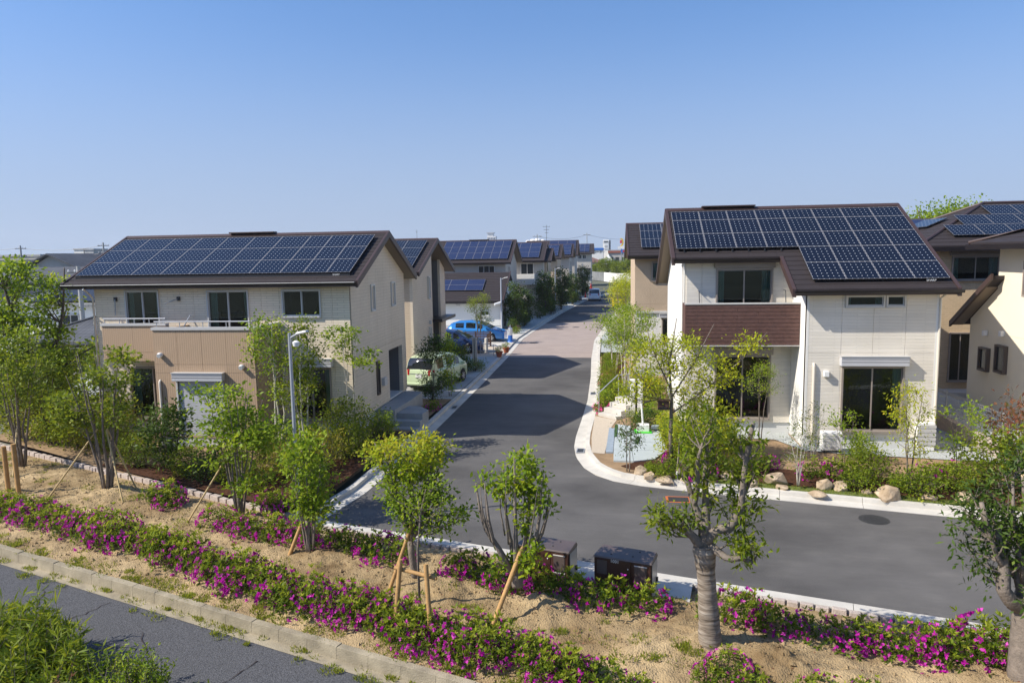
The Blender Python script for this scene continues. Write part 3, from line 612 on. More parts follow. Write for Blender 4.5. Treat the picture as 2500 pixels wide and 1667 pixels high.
loft('mulch_bed', [(1.55, 26.6), (1.95, 24.6), (1.75, 22.6)], [(2.5, 26.6), (2.55, 24.6), (2.9, 22.6)], 14, 6, lambda x, y: right_z(x, y)+.02, 'mulch')
loft('mulch_bed', [(-.42, 29.6), (-.42, 46)], [(1.0, 29.6), (1.0, 46)], 30, 6, lambda x, y: right_z(x, y)+.018, 'mulch')
pv = setting('paved_pad')
for i in range(10):
    y = 23.0+i*0.33; MB().box(-0.1+(y-23)*0.035, 0.13+(y-23)*0.03, y+0.006, y+0.324, 0.1, 0.176).build('paver', 'slab_blue', pv)
for p in ([(0.15, 23.3), (0.72, 23.3), (0.75, 24.9), (0.2, 24.9)], [(0.73, 23.3), (1.85, 23.3), (1.85, 24.3), (0.75, 24.3)], [(0.76, 24.32), (1.85, 24.32), (1.78, 25.95), (0.8, 25.95)], [(0.2, 24.92), (0.75, 24.92), (0.79, 26.6), (0.28, 26.9)], [(0.14, 22.05), (0.75, 22.0), (0.72, 23.28), (0.15, 23.28)], [(0.76, 22.0), (1.4, 22.3), (1.8, 23.28), (0.74, 23.28)]):
    MB().prism([(x, y, 0.1) for x, y in p], (0, 0, 0.08)).build('slab', 'slab_grey', pv)
for p in ([(0.18, 24.95), (0.27, 24.95), (0.32, 26.7), (0.22, 26.7)], [(0.86, 24.1), (0.99, 24.1), (1.06, 24.95), (0.95, 24.95)]):
    MB().prism([(x, y, 0.12) for x, y in p], (0, 0, 0.09)).build('turf_joint', 'turf_green', pv)
# manhole covers and the orange survey mark
def manhole(x, y, r, label):
    o = MB().lathe((x, y, 0.001), [(r, 0), (r, 0.006), (r*0.9, 0.006), (r*0.9, 0.004), (r*0.86, 0.004), (r*0.86, 0.008), (0.01, 0.008)], 28); b_ = o
    for i in range(-5, 6):
        for j in range(-5, 6):
            if i*i+j*j < 27: b_.box(x+i*r*.15-r*.04, x+i*r*.15+r*.04, y+j*r*.15-r*.04, y+j*r*.15+r*.04, .0085, .014)
    b_.lathe((x, y, .0), [(r*1.12, 0), (r*1.12, .0035), (r*1.01, .0035)], 28); o = b_.build('manhole_cover', 'cast_iron'); tag(o, label, 'manhole cover', 'manhole covers in the road')
manhole(6.36, 17.99, 0.31, 'round iron manhole cover in the cross road before the white house')
manhole(-5.52, 53.36, 0.36, 'round manhole cover in the pinkish paving nearest the blue car')
manhole(-4.21, 63.08, 0.34, 'left one of the pair of manhole covers farther up the pinkish paving')
manhole(-2.91, 64.82, 0.34, 'right one of the pair of manhole covers farther up the pinkish paving')
q = MB()
for x0, x1, y0, y1 in ((1.5, 2.15, 18.83, 18.88), (1.5, 2.15, 19.26, 19.31), (1.5, 1.56, 18.88, 19.26), (2.09, 2.15, 18.88, 19.26)): q.box(x0, x1, y0, y1, 0.001, 0.006)
mk = thing('hydrant_cover', 'dark square cover framed in orange paint beside the kerb curve', 'cover', (1.83, 19.07, 0)); q.build('painted_frame', 'orange_paint', mk)
MB().box(1.57, 2.08, 18.88, 19.26, 0.001, 0.008).build('lid', 'cast_iron', mk)
def grate(x, y, a, w, d, label):
    G_ = thing('drain_grate', label, 'drain grate', (x, y, 0), 'gutter drain grates'); ORG[G_.name] = Vector((0, 0, 0)); G_.rotation_euler = (0, 0, a)
    for p in ((-w/2, w/2, -d/2, -d/2+.03), (-w/2, w/2, d/2-.03, d/2), (-w/2, -w/2+.03, -d/2+.03, d/2-.03), (w/2-.03, w/2, -d/2+.03, d/2-.03)): MB().box(*p, .03, .05).build('frame', 'steel', G_)
    MB().box(-w/2+.03, w/2-.03, -d/2+.03, d/2-.03, .03, .036).build('pit', 'black_plastic', G_)
    n = int((w-.06)/.06)
    for i in range(n): q = -w/2+.045+i*.06; MB().box(q, q+.025, -d/2+.03, d/2-.03, .037, .046).build('bar', 'steel_dark', G_)
grate(-0.93, 23.6, rad(88), .5, .26, 'small drain grate in the gutter of the kerb curve'); grate(-0.72, 33.6, rad(90), .5, .26, 'drain grate in the right gutter before the maples'); grate(-6.58, 30.2, rad(90), .5, .24, 'drain grate in the left gutter by the entrance steps'); grate(3.3, 19.78, rad(-13), .5, .26, 'drain grate in the gutter before the rock garden')
# ------------------------------------------------------------------ near left house
def L1():
    R_ = thing('house', 'cream two-storey house with tan ribbed balcony block, nearest on the left of the street', 'house', (-13.5, 27, 0.3), 'houses with solar roofs')
    X0, X1, YF, YB, ZG, ZE = -18.18, -8.74, 23.85, 30.45, 0.1, 5.62
    F = front(YF); G = right(X1); Rf = (23.4, 5.70, 0.458)
    MB().box(X0+0.02, X1-0.02, YF+0.02, YB, ZG, 0.82).build('plinth', 'plinth_grey', R_)
    wins = [(-17.0, -15.70, 3.45, 5.48), (-13.9, -12.36, 3.45, 5.45), (-11.15, -9.75, 4.48, 5.45), (-17.05, -15.25, 0.85, 2.75), (-10.9, -9.5, 0.85, 2.75)]
    core(F, R_, X0, X1, 0.8, ZE+0.06, wins, ma='wall_cream_block')
    clad(F, R_, X0, X1, 0.8, ZE+0.04, 'wall_cream_block', wins, aj=(-16.2, -14.4, -11.9, -11.25, -9.35), zj=(3.15,))
    for i, w in enumerate(wins[:3]): window(F, R_, *w, fm='alu', curtain='both' if i < 2 else None)
    for w in wins[3:]: window(F, R_, *w, fm='frame_taupe')
    # gable wall, with the recessed porch
    gz_ = lambda y: 5.70+0.458*min(y-23.4, 2*3.8-(y-23.4))-0.16
    mb = MB(); holes = [(25.95, 26.42, 4.5, 5.5), (28.5, 29.05, 4.5, 5.5), (27.95, 29.85, 0.75, 2.8), (26.3, 26.65, 1.3, 2.6)]
    for q in minus((YF, YB, 0.8, 5.5), holes): fb(mb, G, q[0], q[1], -0.14, 0.0, q[2], q[3])
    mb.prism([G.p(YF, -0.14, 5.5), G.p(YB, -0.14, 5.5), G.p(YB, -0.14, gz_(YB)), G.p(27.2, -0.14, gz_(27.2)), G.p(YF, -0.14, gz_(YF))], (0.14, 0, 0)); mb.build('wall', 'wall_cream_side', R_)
    ys = [YF+0.03, 24.85, 25.75, 26.65, 27.55, 28.45, 29.4, YB]
    for a, b in zip(ys, ys[1:]):
        for z0, z1 in ((0.8, 3.1), (3.1, 9)):
            p = MB(); zt = min(z1, 5.5)
            for q in minus((a+0.004, b-0.004, z0+(0.004 if z0 > 1 else 0), zt-(0.004 if z1 < 9 else 0)), holes): fb(p, G, q[0], q[1], 0.001, 0.026, q[2], q[3])
            if z1 == 9:
                top = [(b-0.004, gz_(b-0.004)), (a+0.004, gz_(a+0.004))]
                if a < 27.2 < b: top.insert(1, (27.2, gz_(27.2)))
                p.prism([G.p(a+0.004, 0.001, 5.5), G.p(b-0.004, 0.001, 5.5)] + [G.p(y, 0.001, z) for y, z in top], (0.025, 0, 0))
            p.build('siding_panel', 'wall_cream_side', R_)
    for h in holes[:2]:
        wo = window(G, R_, *h, fm='frame_pale', panes=1, open_room=False)
        for c_ in wo.children:
            if c_.name.startswith('pane'): c_.data.materials[0] = M['curtain_beige']
    for h in holes[:2]: q = MB(); fb(q, G, h[0], h[1], -0.135, -0.13, h[2], h[3]); q.build('blind', 'curtain_beige', R_)
    window(G, R_, *holes[3], fm='frame_dark', panes=1, curtain=None)
    p = MB(); h = holes[2]    # porch recess: back wall, sides, ceiling, front door
    fb(p, G, h[0]-0.1, h[1]+0.1, -1.5, -1.4, 0.75, 2.9); fb(p, G, h[0]-0.1, h[0], -1.4, -0.15, 0.75, 2.9); fb(p, G, h[1], h[1]+0.1, -1.4, -0.15, 0.75, 2.9); fb(p, G, h[0], h[1], -1.4, -0.15, 2.8, 2.9); fb(p, G, h[0], h[1], -1.4, 0.0, 0.6, 0.752)
    p.build('porch', 'porch_grey', R_)
    d = MB(); fb(d, G, 28.3, 29.2, -1.39, -1.34, 0.76, 2.7); dr = d.build('door', 'wood_brown', R_); d = MB(); fb(d, G, 28.38, 28.42, -1.34, -1.29, 1.5, 2.1); d.build('handle', 'steel', dr)
    m2 = MB(); fb(m2, G, 26.9, 27.25, 0.03, 0.16, 1.55, 1.85); m2.build('mailbox', 'alu', R_, bevel=0.01)
    # hidden walls
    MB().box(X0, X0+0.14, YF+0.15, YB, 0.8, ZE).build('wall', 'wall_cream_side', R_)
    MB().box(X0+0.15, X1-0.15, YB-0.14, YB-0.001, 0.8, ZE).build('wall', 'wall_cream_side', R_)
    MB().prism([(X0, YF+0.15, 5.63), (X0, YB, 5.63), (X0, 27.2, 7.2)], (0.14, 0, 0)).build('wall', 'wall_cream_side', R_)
    # ribbed block and balcony
    bx0, bx1, by = -14.78, -11.29, 21.95; B = front(by); BR = right(bx1)
    MB().box(bx0, bx1, by, YF-0.01, ZG, 0.72).build('plinth', 'plinth_grey', R_)
    shut = (-14.0, -12.45, 0.75, 2.62)
    core(B, R_, bx0, bx1, 0.7, 4.25, [shut], ma='ribbed_tan')
    clad(B, R_, bx0, bx1, 0.7, 4.25, 'ribbed_tan', [shut], aj=(-13.95, -13.1, -12.25), zj=(2.85, 3.13), thick=0.025)
    core(BR, R_, by+0.15, YF-0.01, 0.7, 4.25, ma='ribbed_tan'); clad(BR, R_, by, YF-0.01, 0.7, 4.25, 'ribbed_tan', zj=(2.85, 3.13), thick=0.02)
    MB().box(bx0, bx0+0.14, by+0.15, YF-0.01, 0.7, 4.25).build('wall', 'ribbed_tan', R_)
    MB().box(bx0+0.15, bx1-0.15, by+0.15, YF-0.01, 3.2, 3.3).build('balcony_floor', 'concrete_grey', R_)
    L = front(22.75)
    core(L, R_, -17.17, bx0-0.005, 3.12, 4.32, ma='ribbed_tan', thick=0.12); clad(L, R_, -17.17, bx0-0.005, 3.12, 4.32, 'ribbed_tan', aj=(-16.05,), zj=(3.42,), thick=0.025)
    MB().box(-17.17, -17.05, 22.88, YF-0.01, 3.12, 4.32).build('balcony_side', 'ribbed_tan', R_); MB().box(-17.04, bx0-0.01, 22.88, YF-0.01, 3.12, 3.25).build('balcony_floor', 'concrete_grey', R_)
    MB().box(-17.2, bx0-0.02, 22.69, 22.90, 4.323, 4.40).build('coping', 'alu', R_); MB().box(bx0-0.03, bx1+0.05, by-0.06, by+0.17, 4.253, 4.34).build('coping', 'alu', R_); MB().box(bx1-0.12, bx1+0.055, by+0.175, YF-0.02, 4.253, 4.34).build('coping', 'alu', R_)
    for xs, y, z in (((-17.15, -14.85), 22.8, 4.56), ((-14.75, -11.35), by+0.06, 4.52)):
        q = MB().tube([(xs[0], y, z), (xs[1], y, z)], 0.022, 8); o = q.build('handrail', 'steel', R_, smooth=True)
        n = 4
        for i in range(n+1):
            x = xs[0]+(xs[1]-xs[0])*(i+0.1)/(n+0.2); MB().tube([(x, y, z), (x, y, z-0.2)], 0.014, 6).build('rail_post', 'steel', o)
    MB().tube([(-11.35, by+0.06, 4.52), (-11.35, YF-0.05, 4.52)], 0.022, 8).build('handrail', 'steel', R_, smooth=True)
    # laundry pole holders, vents, pipe, shutter
    for x in (-17.35, -14.95):
        o = MB().box(x-0.05, x+0.05, YF-0.1, YF-0.03, 5.1, 5.24).build('pole_holder', 'black_plastic', R_); MB().tube([(x-0.02, YF-0.1, 5.16), (x-0.3, YF-0.42, 5.02)] if x > -16 else [(x, YF-0.1, 5.16), (x, YF-0.12, 4.6)], 0.018, 6).build('arm', 'steel', o)
    MB().tube([(-13.85, by+0.3, 4.36), (-13.6, by+0.3, 4.72)], 0.02, 6).build('pole_arm', 'steel', R_)
    for x, z in ((-14.53, 3.44), (-11.72, 3.06)):
        MB().tube([(x, by-0.02, z), (x, by-0.1, z), (x, by-0.17, z-0.02)], [0.075, 0.09, 0.07], 14).build('vent_hood', 'white_plastic', R_, smooth=True)
    pipe(R_, [(-14.62, by-0.07, 0.5), (-14.62, by-0.07, 2.5), (-14.62, by-0.06, 2.56), (-14.62, by-0.01, 2.6)], 0.04)
    hood(B, R_, -14.1, -12.35, 2.6, 2.86, 0.22)
    o = MB(); fb(o, B, shut[0], shut[1], -0.03, -0.005, shut[2], shut[3]); sh = o.build('roller_shutter', 'shutter_grey', R_)
    for i in range(24):
        z = shut[2]+0.02+i*0.077; g = MB(); fb(g, B, shut[0]+0.03, shut[1]-0.03, -0.005, 0.004, z, z+0.066); g.build('shutter_slat', 'shutter_grey', sh)
    for a in (shut[0]-0.06, shut[1]): o = MB(); fb(o, B, a, a+0.06, 0.0, 0.07, shut[2]-0.05, shut[3]); o.build('shutter_rail', 'alu', R_)
    hood(F, R_, -11.0, -9.4, 2.78, 3.06, 0.25)
    # roof and panels
    MB().tube([(-19.05, 23.285, 5.685), (-8.35, 23.285, 5.685)], .012, 6).build('gutter_highlight', 'frame_pale', R_)  # pale tube paints the bright highlight running along the front gutter
    gable_roof(R_, -19.10, -8.30, 23.40, 5.70, 27.2, 7.44, 31.0, 5.70, ridge_vent=(-14.7, -12.85))
    xe = [-18.82, -17.75, -16.68, -15.57, -14.5, -13.4, -12.28, -11.16, -10.32, -9.49, -8.66]; ye = [23.82, 24.78, 25.74, 26.70]
    for i in range(10):
        for j in range(3): solar(R_, xe[i], xe[i+1], ye[j], ye[j+1], Rf, 7 if i < 7 else 5, 6, lift=0.09)
    MB().prism([(-18.82, 23.80, 5.90), (-18.82, 23.80, 5.965), (-18.82, 23.78, 5.955), (-18.82, 23.78, 5.89)], (10.16, 0, 0)).build('panel_rail', 'solar_edge', R_)
    mw = Matrix.Translation((-9.15, 23.77, 5.935)) @ Matrix.Rotation(rad(90), 4, 'X'); text_mesh('maker_mark', 'SHARP', 0.085, 'white_plastic', R_, mw)
    pipe(R_, [(X0-0.05, YF-0.06, 0.3), (X0-0.05, YF-0.06, 5.2), (X0-0.05, YF-0.2, 5.35), (X0-0.05, 23.34, 5.56)], 0.035)
    # entrance steps
    st = thing('entrance_steps', 'grey concrete entrance steps with a chamfered landing beside the near left house', 'steps', (-7.6, 26.8, 0))
    MB().prism([(-8.70, 26.2, 0.05), (-8.02, 26.2, 0.05), (-7.9, 28.1, 0.05), (-7.9, 29.9, 0.05), (-8.70, 29.9, 0.05)], (0, 0, 0.72)).build('landing', 'concrete_grey', st, bevel=0.01)
    MB().prism([(-8.0, 26.42, 0.05), (-6.98, 26.32, 0.05), (-6.93, 27.05, 0.05), (-7.42, 27.7, 0.05), (-7.9, 27.78, 0.05)], (0, 0, 0.55)).build('landing', 'concrete_grey', st, bevel=0.01)
    for i, z in enumerate((0.2, 0.4)):
        MB().prism([(-8.4, 25.62+i*0.36, 0.04), (-6.98, 25.56+i*0.36, 0.04), (-6.98, 25.92+i*0.38, 0.04), (-8.4, 26.0+i*0.36, 0.04)], (0, 0, z-0.04)).build('step', 'concrete_grey', st, bevel=0.01)
    poly_sheet('pavement', [(-8.6, 24.9), (-7.0, 24.9), (-6.97, 31.4), (-8.6, 31.4)], 0.385, 'concrete_grey') if False else None
L1()
# ------------------------------------------------------------------ near right house
def R1():
    R_ = thing('house', 'white slatted two-storey house with brown boarded balcony and stepped solar roof', 'house', (6, 27.5, 0.3), 'houses with solar roofs')
    XL, XM, XR, YW, YC, YB = 2.55, 6.05, 9.85, 23.4, 25.2, 32.6
    Wf = front(YW); Cf = front(YC); s = 0.545; zt = lambda y: 5.30+s*(y-22.95) if y < 28 else 5.30+s*(33.05-y)
    MB().box(XM+0.02, XR-0.02, YW+0.02, YB-0.1, 0.1, 0.74).build('plinth', 'plinth_grey', R_); MB().box(XL+0.02, XM+0.01, YC+0.02, YB-0.1, 0.1, 0.74).build('plinth', 'plinth_grey', R_)
    ww = [(7.17, 8.30, 4.72, 5.12), (8.33, 8.90, 4.72, 5.12), (7.12, 8.95, 0.85, 2.93)]; cw = [(3.56, 5.40, 3.68, 5.93), (3.56, 5.40, 0.80, 3.02)]
    core(Wf, R_, XM, XR, 0.72, 5.36, ww, ma='wall_white_slat'); clad(Wf, R_, XM+0.07, XR-0.07, 0.72, 5.32, 'wall_white_slat', ww, aj=(7.08, 8.0, 8.93), zj=(3.33,))
    for a in (XM-0.0, XR-0.07): o = MB(); fb(o, Wf, a, a+0.07, 0, 0.034, 0.72, 5.32); o.build('corner_trim', 'wall_white', R_)
    core(Cf, R_, XL, XM, 0.72, 6.30, cw, ma='wall_white_slat'); clad(Cf, R_, XL+0.05, XM-0.001, 0.72, 6.28, 'wall_white_slat', cw, aj=(3.1,), zj=(3.33,))
    # side walls: the wing's left cheek and the house's left end, both plain white in the sun
    SL = left(XM); core(SL, R_, -(YC-0.001), -YW, 0.72, 5.55, ma='wall_white', thick=0.13)
    o = MB(); o.prism([(XM, YW, 5.55), (XM, YC, 5.55), (XM, YC, zt(YC)-0.16), (XM, YW, zt(YW)-0.16)], (0.13, 0, 0)); o.build('wall', 'wall_white', R_)
    HL = left(XL); core(HL, R_, -YB, -(YC+0.001), 0.72, 6.2, ma='wall_white', thick=0.13)
    MB().prism([(XL, YC, 6.2), (XL, YB, 6.2), (XL, 31.6, 6.2), (XL, 28, zt(28)-0.17), (XL, YC, zt(YC)-0.165)], (0.13, 0, 0)).build('wall', 'wall_white', R_)
    MB().box(XR-0.13, XR-0.001, YW+0.141, YB-0.14, 0.72, 5.36).build('wall', 'wall_white_slat', R_); MB().prism([(XR-0.13, YW, 5.361), (XR-0.13, YB, 5.361), (XR-0.13, YB, zt(YB)-0.16), (XR-0.13, 28, zt(28)-0.16), (XR-0.13, YW, zt(YW)-0.16)], (0.129, 0, 0)).build('wall', 'wall_white_slat', R_)
    MB().box(XL, XR, YB-0.14, YB, 0.72, 5.4).build('wall', 'wall_white_slat', R_)
    window(Wf, R_, *ww[0], fm='frame_pale', panes=1, curtain='both'); window(Wf, R_, *ww[1], fm='frame_pale', panes=1, curtain=None); window(Wf, R_, *ww[2], fm='frame_taupe', curtain='right')
    window(Cf, R_, *cw[0], fm='frame_taupe', curtain='both'); window(Cf, R_, *cw[1], fm='frame_taupe', curtain=None)
    hood(Wf, R_, 7.05, 9.02, 2.95, 3.24, 0.24)
    o = MB(); fb(o, Cf, 3.5, 5.46, 0.03, 0.13, 3.03, 3.27); o.build('shutter_box', 'frame_taupe', R_, bevel=0.01); o = MB(); fb(o, Cf, 3.5, 5.46, 0.03, 0.13, 5.95, 6.12); o.build('shutter_box', 'frame_taupe', R_, bevel=0.01)
    # balcony: boards one by one
    by = 24.12; MB().box(XL-0.08, XM-0.01, by+0.03, YC-0.035, 3.52, 3.64).build('balcony_floor', 'concrete_grey', R_)
    bal = MB().box(XL-0.06, XM-0.02, by+0.025, by+0.12, 3.5, 4.80).build('balcony_wall', 'joint_dark', R_); MB().box(XL-0.08, XL-0.0, by+0.125, YC-0.035, 3.5, 4.80).build('balcony_side', 'board_brown', R_)
    n = 11; dz = 1.32/n
    for i in range(n):
        z = 3.48+i*dz; cuts = [XL-0.08, 4.1 if i % 2 else 4.75, XM-0.005]
        for a, b in zip(cuts, cuts[1:]): MB().box(a+0.003, b-0.003, by, by+0.024, z+0.006, z+dz-0.006).build('balcony_board', 'board_brown', bal)
    MB().box(XL-0.1, XM-0.004, by-0.02, by+0.15, 4.803, 4.845).build('coping', 'frame_pale', R_); MB().box(XL-0.09, XM-0.004, by-0.012, by+0.03, 3.45, 3.478).build('drip_edge', 'frame_pale', R_)
    for x in (2.98, 5.75):
        o = MB().tube([(x, YC-0.04, 5.2), (x, YC-0.3, 5.2), (x+0.03, YC-0.3, 4.6)], 0.015, 6).build('pole_holder', 'steel_dark', R_)
    # pipes, vent, meter boxes
    pipe(R_, [(6.3, YW-0.07, 0.5), (6.3, YW-0.07, 2.9), (6.3, YW-0.06, 2.96), (6.3, YW-0.02, 3.0)], 0.045)
    o = MB(); fb(o, Wf, 6.58, 6.74, 0.03, 0.16, 2.6, 2.78); o.build('vent_hood', 'white_plastic', R_, bevel=0.015)
    pipe(R_, [(XL-0.06, YC+0.3, 0.3), (XL-0.06, YC+0.3, 6.05), (XL-0.06, 24.8, 6.2)], 0.04, 'wall_white')
    pipe(R_, [(XR+0.03, YW-0.05, 0.3), (XR+0.03, YW-0.05, 5.0), (XR+0.03, 23.0, 5.15)], 0.035, 'pipe_cream')
    o = MB(); fb(o, Wf, 9.32, 9.82, 0.03, 0.28, 0.35, 1.22); bo = o.build('heat_pump', 'white_plastic', R_, bevel=0.02)
    for i in range(5): g = MB(); fb(g, Wf, 9.30, 9.84, 0.285, 0.30, 0.55+i*0.13, 0.64+i*0.13); g.build('louvre', 'alu', bo)
    # roof: upper slope over all, lower slope over the wing
    roof = gable_roof(R_, 2.12, 10.22, 24.75, zt(24.75), 28, zt(28), 33.05, 5.30, ridge_vent=(3.4, 5.3), gutter=False, verge=False)
    mb = MB(); mb.prism([(5.56, 22.95, 5.30), (5.56, 24.75, zt(24.75)), (5.56, 24.75, zt(24.75)-0.13), (5.56, 22.95, 5.17)], (4.66, 0, 0)); mb.build('lower_roof', 'roof_brown', roof)
    for i in range(7):
        y0 = 22.96+i*0.256; y1 = y0+0.25; z = lambda y, h: 5.30+s*(y-22.95)+h; c = MB()
        for k in range(6):
            p, q = 5.63+k*0.775+(0.3 if i % 2 else 0), min(10.15, 5.63+(k+1)*0.775+(0.3 if i % 2 else 0)-0.006)
            if k == 0: p = 5.63
            if q > p: c.hexa([(p, y0, z(y0, .002)), (q, y0, z(y0, .002)), (q, y1, z(y1, .002)), (p, y1, z(y1, .002)), (p, y0, z(y0, .024)), (q, y0, z(y0, .024)), (q, y1, z(y1, .008)), (p, y1, z(y1, .008))])
        c.build('shingle_course', 'roof_brown', roof)
    def vb(x0, x1, y0, y1): MB().prism([(x0, y0, zt(y0)+0.05), (x0, y1, zt(y1)+0.05), (x0, y1, zt(y1)-0.20), (x0, y0, zt(y0)-0.20)], (x1-x0, 0, 0)).build('verge_board', 'fascia_brown', roof)
    vb(2.07, 2.18, 24.72, 28); vb(2.07, 2.18, 28, 33.05); vb(10.16, 10.27, 22.92, 28); vb(10.16, 10.27, 28, 33.05); vb(5.50, 5.61, 22.92, 24.72)
    for x0, x1, y in ((2.12, 5.6, 24.75), (5.56, 10.32, 22.95)):
        z = zt(y); MB().box(x0+0.06, x1-0.06, y-0.02, y, z-0.16, z-0.02).build('fascia', 'fascia_brown', roof)
        g = MB(); c = [(0.02, -0.02), (0.03, -0.09), (0.07, -0.12), (0.1, -0.1), (0.12, -0.02), (0.11, -0.02), (0.09, -0.09), (0.07, -0.105), (0.04, -0.08), (0.03, -0.02)]; g.prism([(x0, y-p, z+q) for p, q in c], (x1-x0, 0, 0)).build('gutter', 'gutter_dark', roof)
    MB().box(5.62, 10.15, 22.97, YW-0.035, 5.125, 5.15).build('soffit', 'soffit', roof)
    P = (22.95, 5.30, s); xs = [2.25+0.977*i for i in range(9)]; yl = [23.3, 24.22, 25.14, 26.06, 26.98, 27.6]
    for i in range(8):
        for j in range(5):
            if j < 2 and i < 4: continue
            solar(R_, xs[i], xs[i+1], yl[j], yl[j+1], P, 6, 6 if j < 4 else 4, lift=0.085)
    for x in np.arange(2.5, 6.1, 0.52): MB().box(x-0.02, x+0.02, 25.06, 25.14, zt(25.1)+0.01, zt(25.1)+0.1).build('panel_clamp', 'solar_edge', R_)
    mw = Matrix.Translation((9.55, 23.265, 5.545)) @ Matrix.Rotation(rad(90), 4, 'X'); text_mesh('maker_mark', 'SHARP', 0.095, 'white_plastic', R_, mw)
    return R_
R1()
# ------------------------------------------------------------------ the other houses of the estate
def body(R_, X0, X1, Y0, Y1, z0, z1, wm, plinth=True, zr=None, yr=None, name='wall'):
    """four walls with gables where a ridge runs along X"""
    if plinth: MB().box(X0+0.03, X1-0.03, Y0+0.03, Y1-0.03, z0-0.2, z0+0.4).build('plinth', 'plinth_grey', R_)
    zb = z0+0.38 if plinth else z0
    MB().box(X0, X1, Y0, Y0+0.15, zb, z1).build(name, wm, R_); MB().box(X0, X1, Y1-0.15, Y1, zb, z1).build(name, wm, R_)
    for x in (X0, X1-0.15):
        p = [(x, Y0+0.151, zb), (x, Y1-0.151, zb), (x, Y1-0.151, z1)] + ([(x, yr, zr)] if zr else []) + [(x, Y0+0.151, z1)]
        MB().prism(p, (0.15, 0, 0)).build(name, wm, R_)
def W(F, R_, a0, a1, z0, z1, fm='frame_pale', panes=2, d=0.0): return window(F, R_, a0, a1, z0, z1, fm=fm, panes=panes, open_room=False, d=d+0.065, fw=0.055)
def panels(R_, x0, x1, n, ys, plane, nx=6, ny=6, plain=False, lift=0.085, skip=()):
    w = (x1-x0)/n
    for i in range(n):
        for j in range(len(ys)-1):
            if (i, j) in skip: continue
            solar(R_, x0+i*w, x0+(i+1)*w, ys[j], ys[j+1], plane, nx, ny, lift, plain)
GH = 'houses with solar roofs'
def L2():
    R_ = thing('house', 'beige house with tall grey porch slot behind the green minivan, second on the left', 'house', (-14.5, 40, 0.1), GH)
    X0, X1, Y0, Y1 = -18.8, -9.9, 36.1, 43.6; s = 0.405; zt = lambda y: 5.70+s*min(y-35.6, 44.2-y); G = right(X1)
    MB().box(X0+0.03, X1-0.03, Y0+0.03, Y1-0.03, 0, 0.5).build('plinth', 'plinth_grey', R_)
    MB().box(X0, X1-0.14, Y0, Y0+0.14, 0.48, 5.6).build('wall', 'wall_beige', R_); MB().box(X0, X1, Y1-0.14, Y1, 0.48, 5.6).build('wall', 'wall_beige', R_); MB().box(X0, X0+0.14, Y0+0.15, Y1-0.15, 0.48, 5.6).build('wall', 'wall_beige', R_)
    MB().prism([(X1-0.14, Y0, 0.48), (X1-0.14, 40.3, 0.48), (X1-0.14, 40.3, zt(40.3)-0.17), (X1-0.14, 39.9, zt(39.9)-0.17), (X1-0.14, Y0, zt(Y0)-0.17)], (0.14, 0, 0)).build('wall', 'wall_cream_side', R_)
    MB().prism([(X1-0.14, 42.3, 0.48), (X1-0.14, Y1-0.141, 0.48), (X1-0.14, Y1-0.141, zt(Y1)-0.17), (X1-0.14, 42.3, zt(42.3)-0.17)], (0.14, 0, 0)).build('wall', 'wall_cream_side', R_)
    MB().box(X1-1.0, X1-0.9, 40.2, 42.4, 0.48, zt(42.4)-0.15).build('porch_wall', 'porch_grey', R_); MB().box(X1-0.9, X1-0.141, 42.301, 42.4, 0.48, zt(42.4)-0.2).build('porch_wall', 'porch_grey', R_)
    MB().box(X1-0.9, X1+0.55, 40.25, 43.9, 2.78, 2.95).build('canopy', 'gutter_dark', R_); d = MB().box(X1-0.9, X1-0.86, 40.6, 41.5, 0.5, 2.5).build('door', 'wood_brown', R_)
    for q in ((39.2, 39.55, 4.15, 5.4), (39.25, 39.6, 1.75, 2.6)): W(G, R_, *q, fm='frame_pale', panes=1)
    o = MB(); fb(o, G, 39.35, 39.5, 0.0, 0.12, 2.75, 2.95); o.build('vent_hood', 'alu', R_)
    W(front(Y0), R_, -17.5, -15.9, 3.6, 5.3); W(front(Y0), R_, -17.5, -15.9, 0.8, 2.8); W(front(Y0), R_, -13.5, -12.2, 4.3, 5.3)
    MB().prism([(X0, Y0, 5.58), (X0, Y1, 5.58), (X0, 39.9, 7.1)], (0.14, 0, 0)).build('wall', 'wall_beige', R_)
    gable_roof(R_, -19.3, -9.4, 35.6, 5.70, 39.9, 5.70+s*4.3, 44.2, 5.70, courses=True, cw=0.33)
    panels(R_, -18.6, -9.85, 8, [36.1, 37.25, 38.4, 39.45], (35.6, 5.70, s), 7, 6)
L2()
